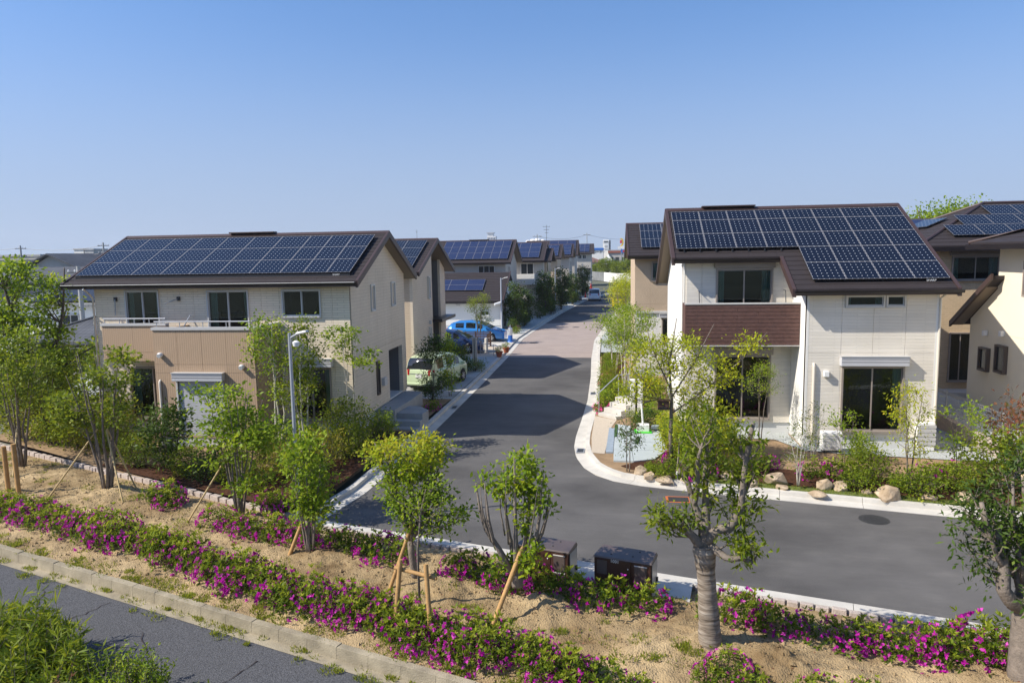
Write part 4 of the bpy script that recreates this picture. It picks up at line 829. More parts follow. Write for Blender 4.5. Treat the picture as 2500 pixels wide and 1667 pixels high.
def L3():
    R_ = thing('house', 'beige house with a low white front wing and brown roofs, third on the left', 'house', (-13, 68, 0.1), GH)
    body(R_, -16.5, -9.6, 68, 76.4, 0.1, 5.75, 'wall_greige', zr=7.9, yr=72.2)
    F = front(68); W(F, R_, -12.2, -10.6, 4.3, 5.55, panes=3); W(right(-9.6), R_, 70, 70.6, 4.4, 5.4, panes=1)
    gable_roof(R_, -17.0, -9.05, 67.4, 5.82, 72.2, 7.95, 77.0, 5.82, courses=False, ridge_vent=(-13.8, -11.8)); panels(R_, -16.0, -9.4, 8, [67.9, 69.2, 70.5, 71.8], (67.4, 5.82, 0.444), 6, 6, plain=True)
    body(R_, -15.5, -9.2, 61.8, 67.8, 0.1, 2.7, 'wall_white', zr=4.9, yr=66.2)
    ro = MB().prism([(-15.9, 61.3, 2.62), (-15.9, 66.3, 4.95), (-15.9, 67.9, 4.2), (-15.9, 67.9, 4.06), (-15.9, 66.3, 4.81), (-15.9, 61.3, 2.48)], (6.95, 0, 0)).build('lower_roof', 'roof_brown', R_)
    n = 17
    for i in range(n):
        y0 = 61.32+i*0.29; z = lambda y: 2.62+0.466*(y-61.3); MB().hexa([(-15.88, y0, z(y0)+.002), (-8.97, y0, z(y0)+.002), (-8.97, y0+.28, z(y0+.28)+.002), (-15.88, y0+.28, z(y0+.28)+.002), (-15.88, y0, z(y0)+.03), (-8.97, y0, z(y0)+.03), (-8.97, y0+.28, z(y0+.28)+.008), (-15.88, y0+.28, z(y0+.28)+.008)]).build('shingle_course', 'roof_brown', ro)
    MB().box(-15.9, -8.95, 61.2, 61.31, 2.42, 2.6).build('gutter', 'gutter_dark', ro)
    MB().prism([(-8.95, 61.28, 2.68), (-8.95, 66.3, 5.02), (-8.95, 66.3, 4.76), (-8.95, 61.28, 2.42)], (0.08, 0, 0)).build('verge_board', 'fascia_brown', ro)
    panels(R_, -15.6, -10.95, 3, [62.9, 63.85, 64.8], (61.3, 2.62, 0.466), 8, 5, plain=True)
    W_ = MB().box(-10.9, -10.2, 61.62, 61.8, 1.25, 1.75).build('meter_box', 'white_plastic', R_)
    for x in (-10.83, -10.5): MB().box(x, x+0.26, 61.60, 61.62, 1.45, 1.7).build('meter_window', 'glass_dark', W_)
    for x in (-12.9, -10.75): MB().box(x-0.15, x+0.15, 61.65, 61.8, 2.2, 2.5).build('vent_hood', 'alu', R_)
    MB().box(-9.2, -8.4, 63.5, 65.2, 2.15, 2.28).build('canopy', 'gutter_dark', R_); MB().box(-9.2, -9.16, 63.9, 64.8, 0.2, 2.1).build('door', 'wood_brown', R_)
    pipe(R_, [(-9.13, 61.7, 0.1), (-9.13, 61.7, 2.45)], 0.05, 'gutter_dark')
L3()
def L4():
    R_ = thing('house', 'pale house with a white balcony box, fourth on the left behind dark trees', 'house', (-10, 83, 0.1), GH)
    body(R_, -14.5, -7.0, 79, 88, 0.0, 5.8, 'wall_greige', zr=7.75, yr=83.5)
    F = front(79); W(F, R_, -9.5, -8.05, 3.9, 5.6, fm='frame_pale', panes=2); o = MB(); fb(o, F, -10.3, -7.9, 0.0, 1.1, 3.3, 4.4); o.build('balcony', 'wall_white', R_)
    o = MB(); fb(o, F, -10.3, -8.8, 0.02, 0.06, 0.1, 3.3); o.build('lower_wall', 'wall_white', R_)
    gable_roof(R_, -15, -6.9, 78.4, 5.85, 83.5, 7.85, 88.6, 5.85, courses=False); panels(R_, -14.6, -7.5, 6, [79.0, 80.4, 81.8, 83.1], (78.4, 5.85, 0.392), 6, 6, plain=True)
    body(R_, -7.0, -6.75, 80.2, 86, 0.0, 5.75, 'wall_beige', plinth=False, zr=6.85, yr=83); gable_roof(R_, -8.2, -6.2, 79.0, 5.80, 82.9, 7.12, 86.9, 5.80, courses=False, soff=False)
    MB().box(-6.75, -6.70, 80.8, 81.3, 4.6, 5.6).build('window', 'glass_dark', R_)
L4()
def far_house(label, X0, X1, Y0, Y1, ze, zr, wm, ov=0.6, pn=None, wins=(), cat='house'):
    R_ = thing('house', label, cat, ((X0+X1)/2, (Y0+Y1)/2, 0), GH); yr = (Y0+Y1)/2; s = (zr-ze)/(yr-Y0+ov)
    body(R_, X0, X1, Y0, Y1, 0.0, ze-0.05, wm, zr=zr-0.2, yr=yr); gable_roof(R_, X0-0.5, X1+0.5, Y0-ov, ze, yr, zr, Y1+ov, ze, courses=False)
    if pn:
        a, b, n = pn; L = (yr-Y0+ov); panels(R_, a, b, n, [Y0-ov+0.5, Y0-ov+0.5+(L-0.8)/3, Y0-ov+0.5+2*(L-0.8)/3, yr-0.3], (Y0-ov, ze, s), 6, 6, plain=True)
    for F, *q in wins: W(F, R_, *q)
    return R_
far_house('cream house fifth on the left, its gable just past the white balcony house', -12.5, -6.5, 93, 101, 6.0, 7.7, 'wall_beige', pn=(-12, -6.4, 5), wins=[(front(93), -9, -7.6, 4.0, 5.5)])
far_house('pale house sixth on the left with two tall slit windows on its end wall', -11.5, -5.6, 105, 113, 6.1, 7.9, 'wall_greige', pn=(-9.5, -5.4, 3), wins=[(right(-5.6), 107, 107.6, 3.9, 5.5), (right(-5.6), 109, 109.6, 3.9, 5.5)])
far_house('house behind the sixth, its taller ridge with three panels showing', -13, -5.4, 117, 126, 6.3, 8.7, 'wall_greige', pn=(-9.6, -5.3, 3))
R7 = far_house('greige house facing down the street at its far left end', -7.4, -3.55, 150, 158, 6.55, 8.5, 'wall_greige', pn=(-6.9, -3.9, 3), wins=[(front(150), -6.2, -5.45, 5.4, 6.3), (front(150), -5.3, -4.55, 5.4, 6.3)])
o = MB(); o.box(-6.9, -3.6, 149.0, 149.9, 3.3, 3.55); o.build('canopy', 'gutter_dark', R7); MB().box(-5.9, -5.0, 149.9, 149.99, 0.5, 3.2).build('door', 'wall_white', R7)
# ------------------------------------------------------------------ second house on the right
def R2():
    R_ = thing('house', 'tan rough-clad house behind the white house on the street side', 'house', (5, 41, 0.3), GH)
    X0, X1, Y0, Y1 = 1.3, 9.5, 37, 44.2; F = front(Y0)
    MB().box(X0+0.03, X1, Y0+0.03, Y1, 0.1, 0.75).build('plinth', 'plinth_grey', R_)
    w1, w2 = (2.11, 3.9, 5.05, 6.05), (2.62, 4.2, 2.05, 3.25)
    for q in minus((X0, X1, 3.58, 6.3), [w1]): pass
    core(F, R_, X0, X1, 3.58, 6.3, [w1], ma='wall_tan_rough'); clad(F, R_, X0, X1, 3.58, 6.28, 'wall_tan_rough', [w1], aj=(2.05, 3.0, 4.0), zj=(3.95,), thick=0.02)
    core(F, R_, X0, X1, 0.72, 3.5, [w2], ma='wall_white'); o = MB(); fb(o, F, X0-0.03, X1, 0.0, 0.09, 3.5, 3.6); o.build('band', 'frame_pale', R_)
    window(F, R_, *w1, fm='frame_taupe'); window(F, R_, *w2, fm='frame_taupe', curtain=None); hood(F, R_, 2.5, 4.4, 3.26, 3.46, 0.2)
    MB().box(X0, X0+0.14, Y0+0.141, Y1, 0.72, 6.2).build('wall', 'wall_tan_rough', R_); MB().prism([(X0, Y0+0.141, 6.2), (X0, Y1, 6.2), (X0, 40.6, 7.75)], (0.14, 0, 0)).build('wall', 'wall_tan_rough', R_); MB().box(X0+0.15, X1, Y1-0.14, Y1, 0.72, 6.2).build('wall', 'wall_tan_rough', R_); MB().box(X1-0.14, X1, Y0+0.15, Y1-0.15, 0.72, 6.2).build('wall', 'wall_tan_rough', R_)
    gable_roof(R_, 0.95, 10, 36.5, 6.35, 40.6, 8.05, 44.7, 6.35, cw=0.33); panels(R_, 1.62, 9.5, 7, [37.2, 38.25, 39.3, 40.25], (36.5, 6.35, 0.4146), 5, 6)
R2()
# ------------------------------------------------------------------ hipped house behind, and the cream house at the right edge
def hip(R_, x0, x1, y0, y1, ze, zr, t=0.16, rows=0, left_only=False):
    d = (y1-y0)/2; ym = (y0+y1)/2; a, b = (x0+d, ym, zr), (x1-d, ym, zr)
    c = [(x0, y0, ze), (x1, y0, ze), (x1, y1, ze), (x0, y1, ze)]; k = [(p[0], p[1], p[2]-t) for p in c]
    ro = MB().add(c+[a, b]+k, [(0, 1, 5, 4), (1, 2, 5), (2, 3, 4, 5), (3, 0, 4), (0, 6, 7, 1), (1, 7, 8, 2), (2, 8, 9, 3), (3, 9, 6, 0), (6, 9, 8, 7)]).build('roof', 'roof_brown', R_)
    s = (zr-ze)/d; n = rows
    for i in range(n):
        y = y0+i*d/n+0.01; h = d/n-0.008
        for fr in (0, 1):
            if fr == 0: P = [(x0+(y-y0)+0.05, y), (x1-(y-y0)-0.05, y), (x1-(y-y0)-h-0.05, y+h), (x0+(y-y0)+h+0.05, y+h)]
            else: q = y-y0; P = [(x0+q, y1-q-0.05), (x0+q, y0+q+0.05), (x0+q+h, y0+q+h+0.05), (x0+q+h, y1-q-h-0.05)]
            zz = [ze+s*(y-y0)]*2+[ze+s*(y-y0+h)]*2; MB().hexa([(*p, z+0.003) for p, z in zip(P, zz)]+[(*p, z+e) for p, z, e in zip(P, zz, (0.026, 0.026, 0.01, 0.01))]).build('shingle_course', 'roof_brown', ro)
    for (p, q) in ((c[0], a), (c[3], a), (c[1], b), (a, b)): MB().tube([Vector(p)+Vector((0, 0, 0.03)), Vector(q)+Vector((0, 0, 0.03))], 0.07, 8).build('ridge_cap', 'fascia_brown', ro)
    g = MB(); g.box(x0-0.1, x1+0.1, y0-0.12, y0-0.005, ze-0.2, ze-0.03); g.build('gutter', 'gutter_dark', ro); MB().box(x0-0.12, x0-0.005, y0, y1, ze-0.2, ze-0.03).build('gutter', 'gutter_dark', ro)
    return ro
def R3():
    R_ = thing('house', 'hip-roofed house in tan tile behind the white house at right', 'house', (17, 36, 0.3), GH); F = front(32.3); X0 = 13.0
    w1, w2 = (14.0, 15.85, 5.12, 6.15), (14.05, 14.95, 0.9, 3.0)
    core(F, R_, X0, 22, 3.0, 6.5, [w1, w2], ma='wall_tan_tile'); core(F, R_, X0, 22, 0.1, 3.0, [w2], ma='wall_tan_tile')
    window(F, R_, *w1, fm='frame_taupe'); window(F, R_, *w2, fm='frame_taupe', curtain=None); hood(F, R_, 13.9, 15.95, 6.17, 6.36, 0.12, 'frame_taupe')
    MB().box(X0, X0+0.14, 32.45, 40, 0.1, 6.5).build('wall', 'wall_tan_tile', R_); MB().box(X0+0.15, 22, 39.86, 40, 0.1, 6.5).build('wall', 'wall_tan_tile', R_); MB().box(21.86, 22, 32.45, 39.85, 0.1, 6.5).build('wall', 'wall_tan_tile', R_)
    hip(R_, 12.45, 24.5, 31.75, 40.6, 6.55, 8.45, rows=13); s = 1.9/4.425; P = (31.75, 6.55, s)
    for i, j in ((1, 0), (2, 0), (1.7, 1), (2.7, 1), (3.7, 1), (3.0, 2), (4.0, 2), (5.0, 2), (3, 0), (4, 0)):
        x = 12.9+i*1.2; y = 32.5+j*1.05; solar(R_, x, x+1.19, y, y+1.04, P, 7, 6, lift=0.1)
    for j in range(2):   # two panels on the left hip slope
        o = link('solar_panel', panel_mesh(2.4-j*0.8, 0.95, 6, 6), R_); sl_ = math.atan(s); yy = 36.9-j*0.2+1.0
        o.matrix_local = Matrix.Translation(Vector((13.3+(1-j)*0.95, yy, 6.55+s*(13.3+(1-j)*0.95-12.45)+0.1))-ORG[R_.name]) @ Matrix.Rotation(rad(-90), 4, 'Z') @ Matrix.Rotation(sl_, 4, 'X')
R3()
def R4():
    R_ = thing('house', 'plain cream house with a brown lean-to roof at the right edge', 'house', (17, 23, 0.6), GH)
    X, zg = 13.2, 0.35; G = left(X); Yn, Ym, Yf = 14.0, 26.9, 28.7
    core(G, R_, -Ym, -Yn, 0.9, 6.5, [(-19.2, -18.0, 0.9, 0.91)], ma='wall_cream_plain', thick=0.15)
    for y0, y1 in ((14.01, 17.6), (17.6, 21.2), (21.2, 24.4), (24.4, Ym)):
        for z0, z1 in ((0.9, 3.55), (3.55, 6.45)): o = MB(); fb(o, G, -y1+0.004, -y0-0.004, 0.001, 0.02, z0+0.004, z1-0.004); o.build('siding_panel', 'wall_cream_plain', R_)
    core(G, R_, -Yf, -Ym-0.001, 0.9, 3.9, ma='wall_cream_plain', thick=0.15)
    MB().prism([(X, Ym+0.001, 3.9), (X, Yf, 3.9), (X, Ym+0.001, 5.1)], (0.15, 0, 0)).build('wall', 'wall_cream_plain', R_)
    MB().box(X+0.15, 22, Yf-0.15, Yf, 0.9, 3.9).build('wall', 'wall_cream_plain', R_); MB().box(X+0.15, 22, Ym-0.15, Ym-0.001, 3.6, 6.5).build('wall', 'wall_cream_plain', R_); MB().box(X+0.15, 22, Yn, Yn+0.15, 0.9, 6.5).build('wall', 'wall_cream_plain', R_)
    MB().box(X+0.03, 22, Yn+0.03, Yf-0.03, 0.2, 0.95).build('plinth', 'plinth_grey', R_)
    for a in ((-27.75, -27.15, 2.15, 2.98), (-26.65, -26.0, 2.25, 3.2)): W(G, R_, *a, fm='frame_dark', panes=1, d=.03)
    W(G, R_, -25.2, -23.4, 4.9, 6.05, fm='frame_taupe', d=.03)
    for y, z in ((27.45, 3.4), (26.35, 3.5)): o = MB(); fb(o, G, -y-0.08, -y+0.08, 0.021, 0.15, z, z+0.18); o.build('vent_hood', 'white_plastic', R_, bevel=0.01)
    # lean-to: rises towards the main block
    z = lambda y: 3.75+0.65*(29.25-y); lr = MB().prism([(12.8, 29.25, z(29.25)), (12.8, 26.5, z(26.5)), (12.8, 26.5, z(26.5)-0.12), (12.8, 29.25, z(29.25)-0.12)], (9.25, 0, 0)).build('lower_roof', 'roof_brown', R_)
    MB().prism([(12.72, 29.3, z(29.3)+0.04), (12.72, 26.45, z(26.45)+0.04), (12.72, 26.45, z(26.45)-0.17), (12.72, 29.3, z(29.3)-0.17)], (0.08, 0, 0)).build('verge_board', 'fascia_brown', lr)
    MB().prism([(12.81, 29.2, z(29.2)-0.13), (12.81, 26.91, z(26.91)-0.13), (12.81, 26.91, z(26.91)-0.16), (12.81, 29.2, z(29.2)-0.16)], (0.38, 0, 0)).build('soffit', 'soffit', lr)
    # main roof, hipped
    ro = hip(R_, 12.5, 24.5, 13.5, 27.6, 6.62, 8.9, rows=14)
    o = link('solar_panel', panel_mesh(3.0, 1.0, 7, 6), R_); s = 2.28/7.05
    o.matrix_local = Matrix.Translation(Vector((13.2, 24.9, 6.62+s*0.7+0.12))-ORG[R_.name]) @ Matrix.Rotation(rad(-90), 4, 'Z') @ Matrix.Rotation(math.atan(s), 4, 'X')
R4()
# block retaining wall and mesh fence between the lots
fw = thing('retaining_wall', 'low beige block retaining wall below the cream house', 'wall', (11.6, 24, 0.3))
for j in range(3):
    y = 20.4+(j % 2)*0.25
    while y < 29.5:
        y1 = min(y+0.58, 29.6); MB().box(11.25, 11.43, y+0.004, y1-0.004, 0.2+j*0.2, 0.394+j*0.2).build('block', 'granite', fw); y = y1
fe = thing('mesh_fence', 'grey wire mesh fence on the block wall by the cream house', 'fence', (11.35, 24, 0.8))
ys = [20.6, 22.4, 24.2, 26.0, 27.8, 29.4]
for y in ys: MB().tube([(11.34, y, 0.75), (11.34, y, 1.72)], 0.028, 8).build('fence_post', 'steel', fe)
for a, b in zip(ys, ys[1:]):
    m_ = MB()
    for z in (0.86, 1.0, 1.15, 1.3, 1.45, 1.6, 1.68): m_.tube([(11.34, a+0.03, z), (11.34, b-0.03, z)], 0.006, 4, cap=False)
    y = a+0.06
    while y < b-0.03: m_.tube([(11.345, y, 0.83), (11.345, y, 1.7)], 0.004, 4, cap=False); y += 0.1
    p = m_.build('mesh_panel', 'steel', fe); p['kind'] = 'stuff'
poly_sheet('side_terrace', [(11.44, 20.4), (13.19, 20.4), (13.19, 31), (11.44, 31)], 0.74, 'gravel')
poly_sheet('side_path', [(9.95, 22.3), (11.24, 22.0), (11.24, 33), (9.95, 33)], 0.352, 'gravel')
cs = thing('step_block', 'pale concrete back step under the tile house window', 'steps', (14.4, 31.6, 0.3)); MB().box(13.7, 15.3, 31.4, 32.29, 0.25, 0.62).build('step', 'concrete_pale', cs); MB().box(13.3, 13.69, 31.5, 32.29, 0.25, 0.45).build('step', 'concrete_pale', cs)
# ------------------------------------------------------------------ plants
def leaf_mesh(name, P, L, Wd, ma, rng, D=None, up=0.55, jit=0.35, tint=None, fold=0.25):
    """one small folded face per leaf"""
    n = len(P); P = np.asarray(P, float)
    d = rng.normal(size=(n, 3)) if D is None else np.asarray(D, float)+rng.normal(size=(n, 3))*jit
    d /= np.linalg.norm(d, axis=1)[:, None]+1e-9
    nn = rng.normal(size=(n, 3)); nn[:, 2] += up*3; s = np.cross(d, nn); s /= np.linalg.norm(s, axis=1)[:, None]+1e-9; nn = np.cross(s, d)
    l = L*rng.uniform(0.45, 1.35, n)[:, None]; w = Wd*rng.uniform(0.7, 1.2, n)[:, None]*0.5
    m = P+d*l*0.48+nn*w*fold; V = np.empty((n, 4, 3)); V[:, 0] = P; V[:, 1] = m+s*w; V[:, 2] = P+d*l; V[:, 3] = m-s*w
    me = bpy.data.meshes.new(name); me.vertices.add(4*n); me.vertices.foreach_set('co', V.ravel()); me.loops.add(4*n); me.loops.foreach_set('vertex_index', np.arange(4*n, dtype=np.int32))
    me.polygons.add(n); me.polygons.foreach_set('loop_start', np.arange(0, 4*n, 4, dtype=np.int32)); me.polygons.foreach_set('loop_total', np.full(n, 4, dtype=np.int32))
    t = np.clip(rng.normal(0.45, 0.22, n), 0, 1) if tint is None else np.clip(tint+rng.normal(0, 0.13, n), 0, 1)
    a = me.attributes.new('tint', 'FLOAT', 'FACE'); a.data.foreach_set('value', t.astype(np.float32)); me.update(calc_edges=True)
    me.materials.append(M[ma]); return me
def rand_in(rng, n, c, r, shell=0.55):
    v = rng.normal(size=(n, 3)); v /= np.linalg.norm(v, axis=1)[:, None]; q = rng.uniform(shell**3, 1, n)**(1/3)
    return np.array(c)+v*q[:, None]*np.array(r)
def mstems(n, h, spread, r, seed, lean=(0, 0), fork=0.0):
    g = np.random.default_rng(seed); out = []
    for i in range(n):
        a = 2*math.pi*(i+g.uniform(-.3, .3))/n; e = spread*g.uniform(0.4, 1.0) if n > 1 else spread*0.2; hh = h*g.uniform(0.82, 1.0); b = min(0.12, r*2.2)*(n > 1); p = []
        for k in range(7):
            t = k/6; w = g.normal(0, 0.03*h/4, 2)*(k > 0); p.append((math.cos(a)*(b+e*t**1.25)+lean[0]*t+w[0], math.sin(a)*(b+e*t**1.25)+lean[1]*t+w[1], hh*t, r*(1-0.8*t)))
        out.append(p)
    return out
class Plant: pass
def plant_meshes(stems, blobs, L, Wd, leaf, bark, lpc, cr, flat, seed, up=0.55, along=8, sub=3, tintz=False, twig=0.012, droop=0.0):
    rng = np.random.default_rng(seed); mb = MB(); pts = []; rr = []
    for s in stems:
        q = np.array(s, float); q = resample(q, max(len(s)*2, 6)) if len(s) < 12 else q
        mb.tube([tuple(x[:3]) for x in q], [float(x[3]) for x in q], 8 if q[0][3] > 0.03 else 6); pts.append(q[1:, :3]); rr.append(q[1:, 3])
    pts = np.vstack(pts); rr = np.r_[tuple(rr)]; LP = []; LD = []; TT = []
    for b in blobs:
        c, r, n = b[:3], b[3:6], int(b[6])
        for q in rand_in(rng, n, c, r):
            dv = pts-q; dist = np.linalg.norm(dv, axis=1)+np.maximum(0, dv[:, 2]+0.1*abs(q[2]))*1.8; k = int(np.argmin(dist)); p = pts[k]; v = q-p; ln = np.linalg.norm(v)+1e-6
            mid = p+v*0.5+np.array([0, 0, -0.10*ln])+rng.normal(0, 0.04*ln, 3); r0 = min(rr[k]*0.6, twig+0.012*ln)
            mb.tube([tuple(p), tuple(mid), tuple(q)], [r0, r0*0.7, 0.004], 5, cap=False)
            for _ in range(sub):
                e = q+rng.normal(0, cr*0.8, 3)*np.array([1, 1, flat]); mb.tube([tuple(mid*0.4+q*0.6), tuple(e)], [0.005, 0.002], 4, cap=False)
            g = rng.normal(0, cr, (lpc, 3))*np.array([1, 1, flat]); x = q+g; LP.append(x); o = g/(np.linalg.norm(g, axis=1)[:, None]+1e-6)*0.8; o[:, 2] -= droop; LD.append(o); TT.append(np.full(lpc, rng.normal(0.45, 0.16)))
            if along:
                t = rng.uniform(0.4, 1, along)[:, None]; x = mid*(1-t)+q*t+rng.normal(0, cr*0.3, (along, 3)); LP.append(x); LD.append(rng.normal(size=(along, 3))); TT.append(np.full(along, 0.45))
    tt = np.concatenate(TT)
    if tintz: z = np.vstack(LP)[:, 2]; tt = tt*0.5+0.75*((z-z.min())/(np.ptp(z)+1e-6))**2
    lm = leaf_mesh('crown', np.vstack(LP), L, Wd, leaf, rng, np.vstack(LD), up, 0.5, tt)
    bm = bpy.data.meshes.new('trunk'); bm.from_pydata(mb.v, [], mb.f); bm.materials.append(M[bark]); bm.polygons.foreach_set('use_smooth', [True]*len(bm.polygons)); bm.update()
    p = Plant(); p.crown = lm; p.trunk = bm; return p
def put(pl, name, label, cat, loc, rot=0, s=1.0, group=None, sz=None, parts=('trunk', 'crown')):
    r = thing(name, label, cat, loc, group); r.rotation_euler = (0, 0, rot); r.scale = (s, s, s if sz is None else sz)
    for nm, me in ((parts[0], pl.trunk), (parts[1], pl.crown)):
        if me is not None: link(nm, me, r)
    return r
PM = plant_meshes
# --- young trees in the planting bed
G1 = 'young trees in the sandy bed'
p = PM(mstems(7, 3.9, 0.75, 0.035, 1), [(0, 0, 3.1, 1.2, 1.1, 1.2, 44), (-0.5, 0, 2.1, 0.9, 0.9, 0.7, 14)], .12, .075, 'leaf_mid', 'bark_grey', 46, .2, .5, 11)
put(p, 'young_tree', 'multi-stemmed green tree at the left edge of the sandy bed', 'tree', (-17.9, 19.65, bed_z(-17.9, 19.65)-.03), group=G1)
p = PM(mstems(8, 3.9, 0.8, 0.04, 2, lean=(0.15, 0)), [(0.42, 0, 3.35, .5, .55, .8, 20), (-.75, 0, 2.3, .8, .8, .6, 22), (0.5, 0.2, 2.2, .45, .6, .45, 8)], .12, .075, 'leaf_mid', 'bark_grey', 46, .19, .45, 12)
put(p, 'young_tree', 'multi-stemmed tree with three bamboo props in the left of the sandy bed', 'tree', (-13.6, 17.7, bed_z(-13.6, 17.7)-.05), group=G1)
p = PM(mstems(9, 3.3, 0.75, 0.032, 3), [(-.5, 0, 2.75, .8, .8, .7, 20), (.55, 0, 2.5, .8, .8, .65, 18), (0, 0, 1.9, 1.1, 1.0, .55, 22), (.2, 0, 1.1, .6, .6, .35, 7)], .12, .075, 'leaf_fresh', 'bark_grey', 46, .2, .28, 13)
put(p, 'young_tree', 'bright green multi-stemmed tree before the house shutter', 'tree', (-8.99, 16.25, bed_z(-8.99, 16.25)-.05), group=G1)
p = PM(mstems(6, 2.45, 0.4, 0.03, 4), [(0, 0, 1.75, .5, .45, .85, 44), (.1, 0, .9, .4, .4, .35, 12)], .10, .06, 'leaf_fresh', 'bark_grey', 42, .13, .8, 14)
put(p, 'young_tree', 'upright narrow green tree at the foot of the near street lamp', 'tree', (-6.29, 14.15, bed_z(-6.29, 14.15)-.05), group=G1)
st4 = [[(0, 0, 0, .075), (-.06, 0, .5, .07), (-.08, 0, .8, .06)]]+[[(-.08, 0, .75, .045), (a*.3, b*.3, 1.2, .035), (a*.6, b*.6, 1.8, .025), (a, b, 2.7, .01)] for a, b in ((-.75, .1), (-.45, -.3), (-.2, .35), (.05, -.2), (.3, .3), (.5, -.15), (.62, .2), (-.6, .3))]
p = PM(st4, [(-.1, 0, 2.5, .75, .65, .32, 54), (-.05, 0, 1.8, .62, .5, .5, 44), (0.05, 0, 1.15, .4, .35, .3, 14), (.7, 0, 1.4, .3, .25, .45, 9)], .095, .052, 'leaf_gold', 'bark_grey', 38, .12, .7, 15, tintz=True)
put(p, 'young_tree', 'vase-shaped tree with flat yellow-green top held by a timber frame', 'tree', (-3.72, 13.12, bed_z(-3.72, 13.12)-.05), group=G1)
p = PM([[(0, 0, 0, .028), (-.02, 0, 1.0, .024), (.06, .05, 1.8, .016), (.15, .1, 2.2, .008)]], [(.12, .1, 1.9, .45, .4, .5, 14)], .07, .04, 'leaf_fresh', 'bark_grey', 30, .14, .8, 25)
put(p, 'sapling', 'thin single-stemmed sapling between the two timber posts', 'tree', (-3.34, 12.0, bed_z(-3.34, 12)-.05))
st5 = [[(0, 0, 0, .13), (0, 0, .35, .11), (-.02, 0, .6, .10)]]+[[(-.02, 0, .5, .06), (a*.45, b, .95, .05), (a*.8, b, 1.3, .035), (a, b, z*.8, .022), (a*1.05, b, z, .009)] for a, b, z in ((-.7, .1, 2.2), (-.5, -.2, 2.3), (-.25, .25, 2.5), (0, -.15, 2.75), (.22, .2, 2.6), (.45, -.1, 2.35), (.55, .15, 2.1), (-.6, .0, 1.9))]+[[(a*.8, b, 1.2, .018), (a*1.1, b*1.2, 1.7, .012), (a*1.2+.05, b*1.4, z, .004)] for a, b, z in ((-.6, .15, 2.0), (-.45, -.25, 2.15), (-.3, .2, 2.35), (-.15, -.2, 2.4), (.1, .15, 2.5), (.3, -.2, 2.3), (.4, .2, 2.2), (.5, -.1, 1.95), (-.55, -.1, 2.25), (.2, 0, 2.6))]
p = PM(st5, [(.05, 0, 2.5, .36, .3, .3, 18), (.12, 0, 1.9, .25, .25, .5, 15), (-.35, 0, 2.25, .35, .25, .2, 8), (.45, 0, 2.0, .2, .2, .4, 10), (.32, -.2, 1.0, .24, .2, .26, 8), (-.3, 0, .9, .2, .2, .2, 4)], .11, .06, 'leaf_gold', 'bark_grey', 22, .09, .8, 16, twig=.02)
put(p, 'young_tree', 'half-bare tree with golden leaves and grey branches left of the brown cabinets', 'tree', (-1.62, 12.3, bed_z(-1.62, 12.3)-.05), group=G1)
def cpx(pl, k=.0025, x0=470, y0=1470): return [((x-x0)*k*(.88 if k == .0025 else 1), d, (y0-y)*k, r) for x, y, d, r in pl]
trunk6 = cpx([(470, 1490, 0, .20), (468, 1420, 0, .185), (460, 1300, 0, .165), (448, 1150, 0, .15), (435, 1000, 0, .14), (425, 900, 0, .155), (418, 830, 0, .175), (415, 790, 0, .16)])
br6 = [cpx(b) for b in ([(400, 800, 0, .10), (350, 740, -.05, .075), (300, 690, -.1, .055), (220, 650, -.15, .04), (110, 600, -.2, .02)],
    [(420, 800, 0, .11), (420, 700, .05, .09), (350, 550, .1, .05), (305, 410, .15, .04), (235, 325, .2, .03)], [(425, 720, 0, .08), (430, 560, .1, .06), (425, 400, .15, .045), (440, 220, .2, .03), (430, 60, .2, .015)],
    [(350, 560, .1, .04), (370, 420, 0, .035), (355, 250, -.1, .03), (400, 100, -.1, .018), (440, 30, -.1, .008)], [(440, 760, 0, .10), (485, 690, -.05, .075), (600, 640, -.1, .06), (655, 530, -.1, .055), (660, 400, -.1, .05), (680, 200, -.12, .042), (718, 0, -.15, .035)],
    [(455, 800, 0, .09), (480, 795, -.1, .07), (560, 830, -.25, .05), (650, 815, -.3, .04), (720, 830, -.35, .03)], [(560, 690, -.1, .035), (650, 650, 0, .03), (710, 590, .1, .02)], [(660, 470, -.1, .03), (710, 400, 0, .025), (745, 290, 0, .012)])]
bl6 = [(-.85, -.15, 2.2, .35, .3, .2, 26), (-.35, 0, 2.2, .3, .3, .25, 14), (-.3, .1, 2.9, .35, .35, .45, 26), (-.15, 0, 3.55, .5, .4, .6, 30), (.2, .1, 2.6, .35, .3, .5, 24), (.6, -.2, 1.75, .32, .3, .2, 26), (.62, 0, 2.3, .25, .25, .3, 14), (.6, 0, 3.2, .3, .3, .5, 30), (.35, 0, 2.0, .4, .3, .2, 10)]
p = PM([trunk6[-2:]]+br6, [(b[0]*.85, *b[1:3], b[3]*.85, *b[4:6], b[6]*.5) for b in bl6], .12, .042, 'leaf_mid', 'bark_grey', 20, .085, .9, 17, droop=.05, twig=.015)
r6 = put(p, 'pruned_tree', 'pruned tree with a thick sackcloth-wrapped trunk beside the brown cabinets', 'tree', (1.58, 11.13, bed_z(1.58, 11.13)-.08), parts=('limbs', 'crown'))
ORG[r6.name] = Vector((0, 0, 0)); q6 = resample(np.array(trunk6), 60); wr = MB().tube([tuple(t[:3]) for t in q6], [float(t[3]) for t in q6], 22)
def lumpy(v): 
    k = 1+.06*noise.noise((v[0]*6, v[1]*6, v[2]*9))+.035*noise.noise((v[0]*3, v[1]*3, v[2]*30)); a = np.array([np.interp(v[2], q6[:, 2], q6[:, i]) for i in (0, 1)]); return (a[0]+(v[0]-a[0])*k, a[1]+(v[1]-a[1])*k, v[2]+.01*noise.noise((v[0]*8, v[1]*8, v[2]*8)))
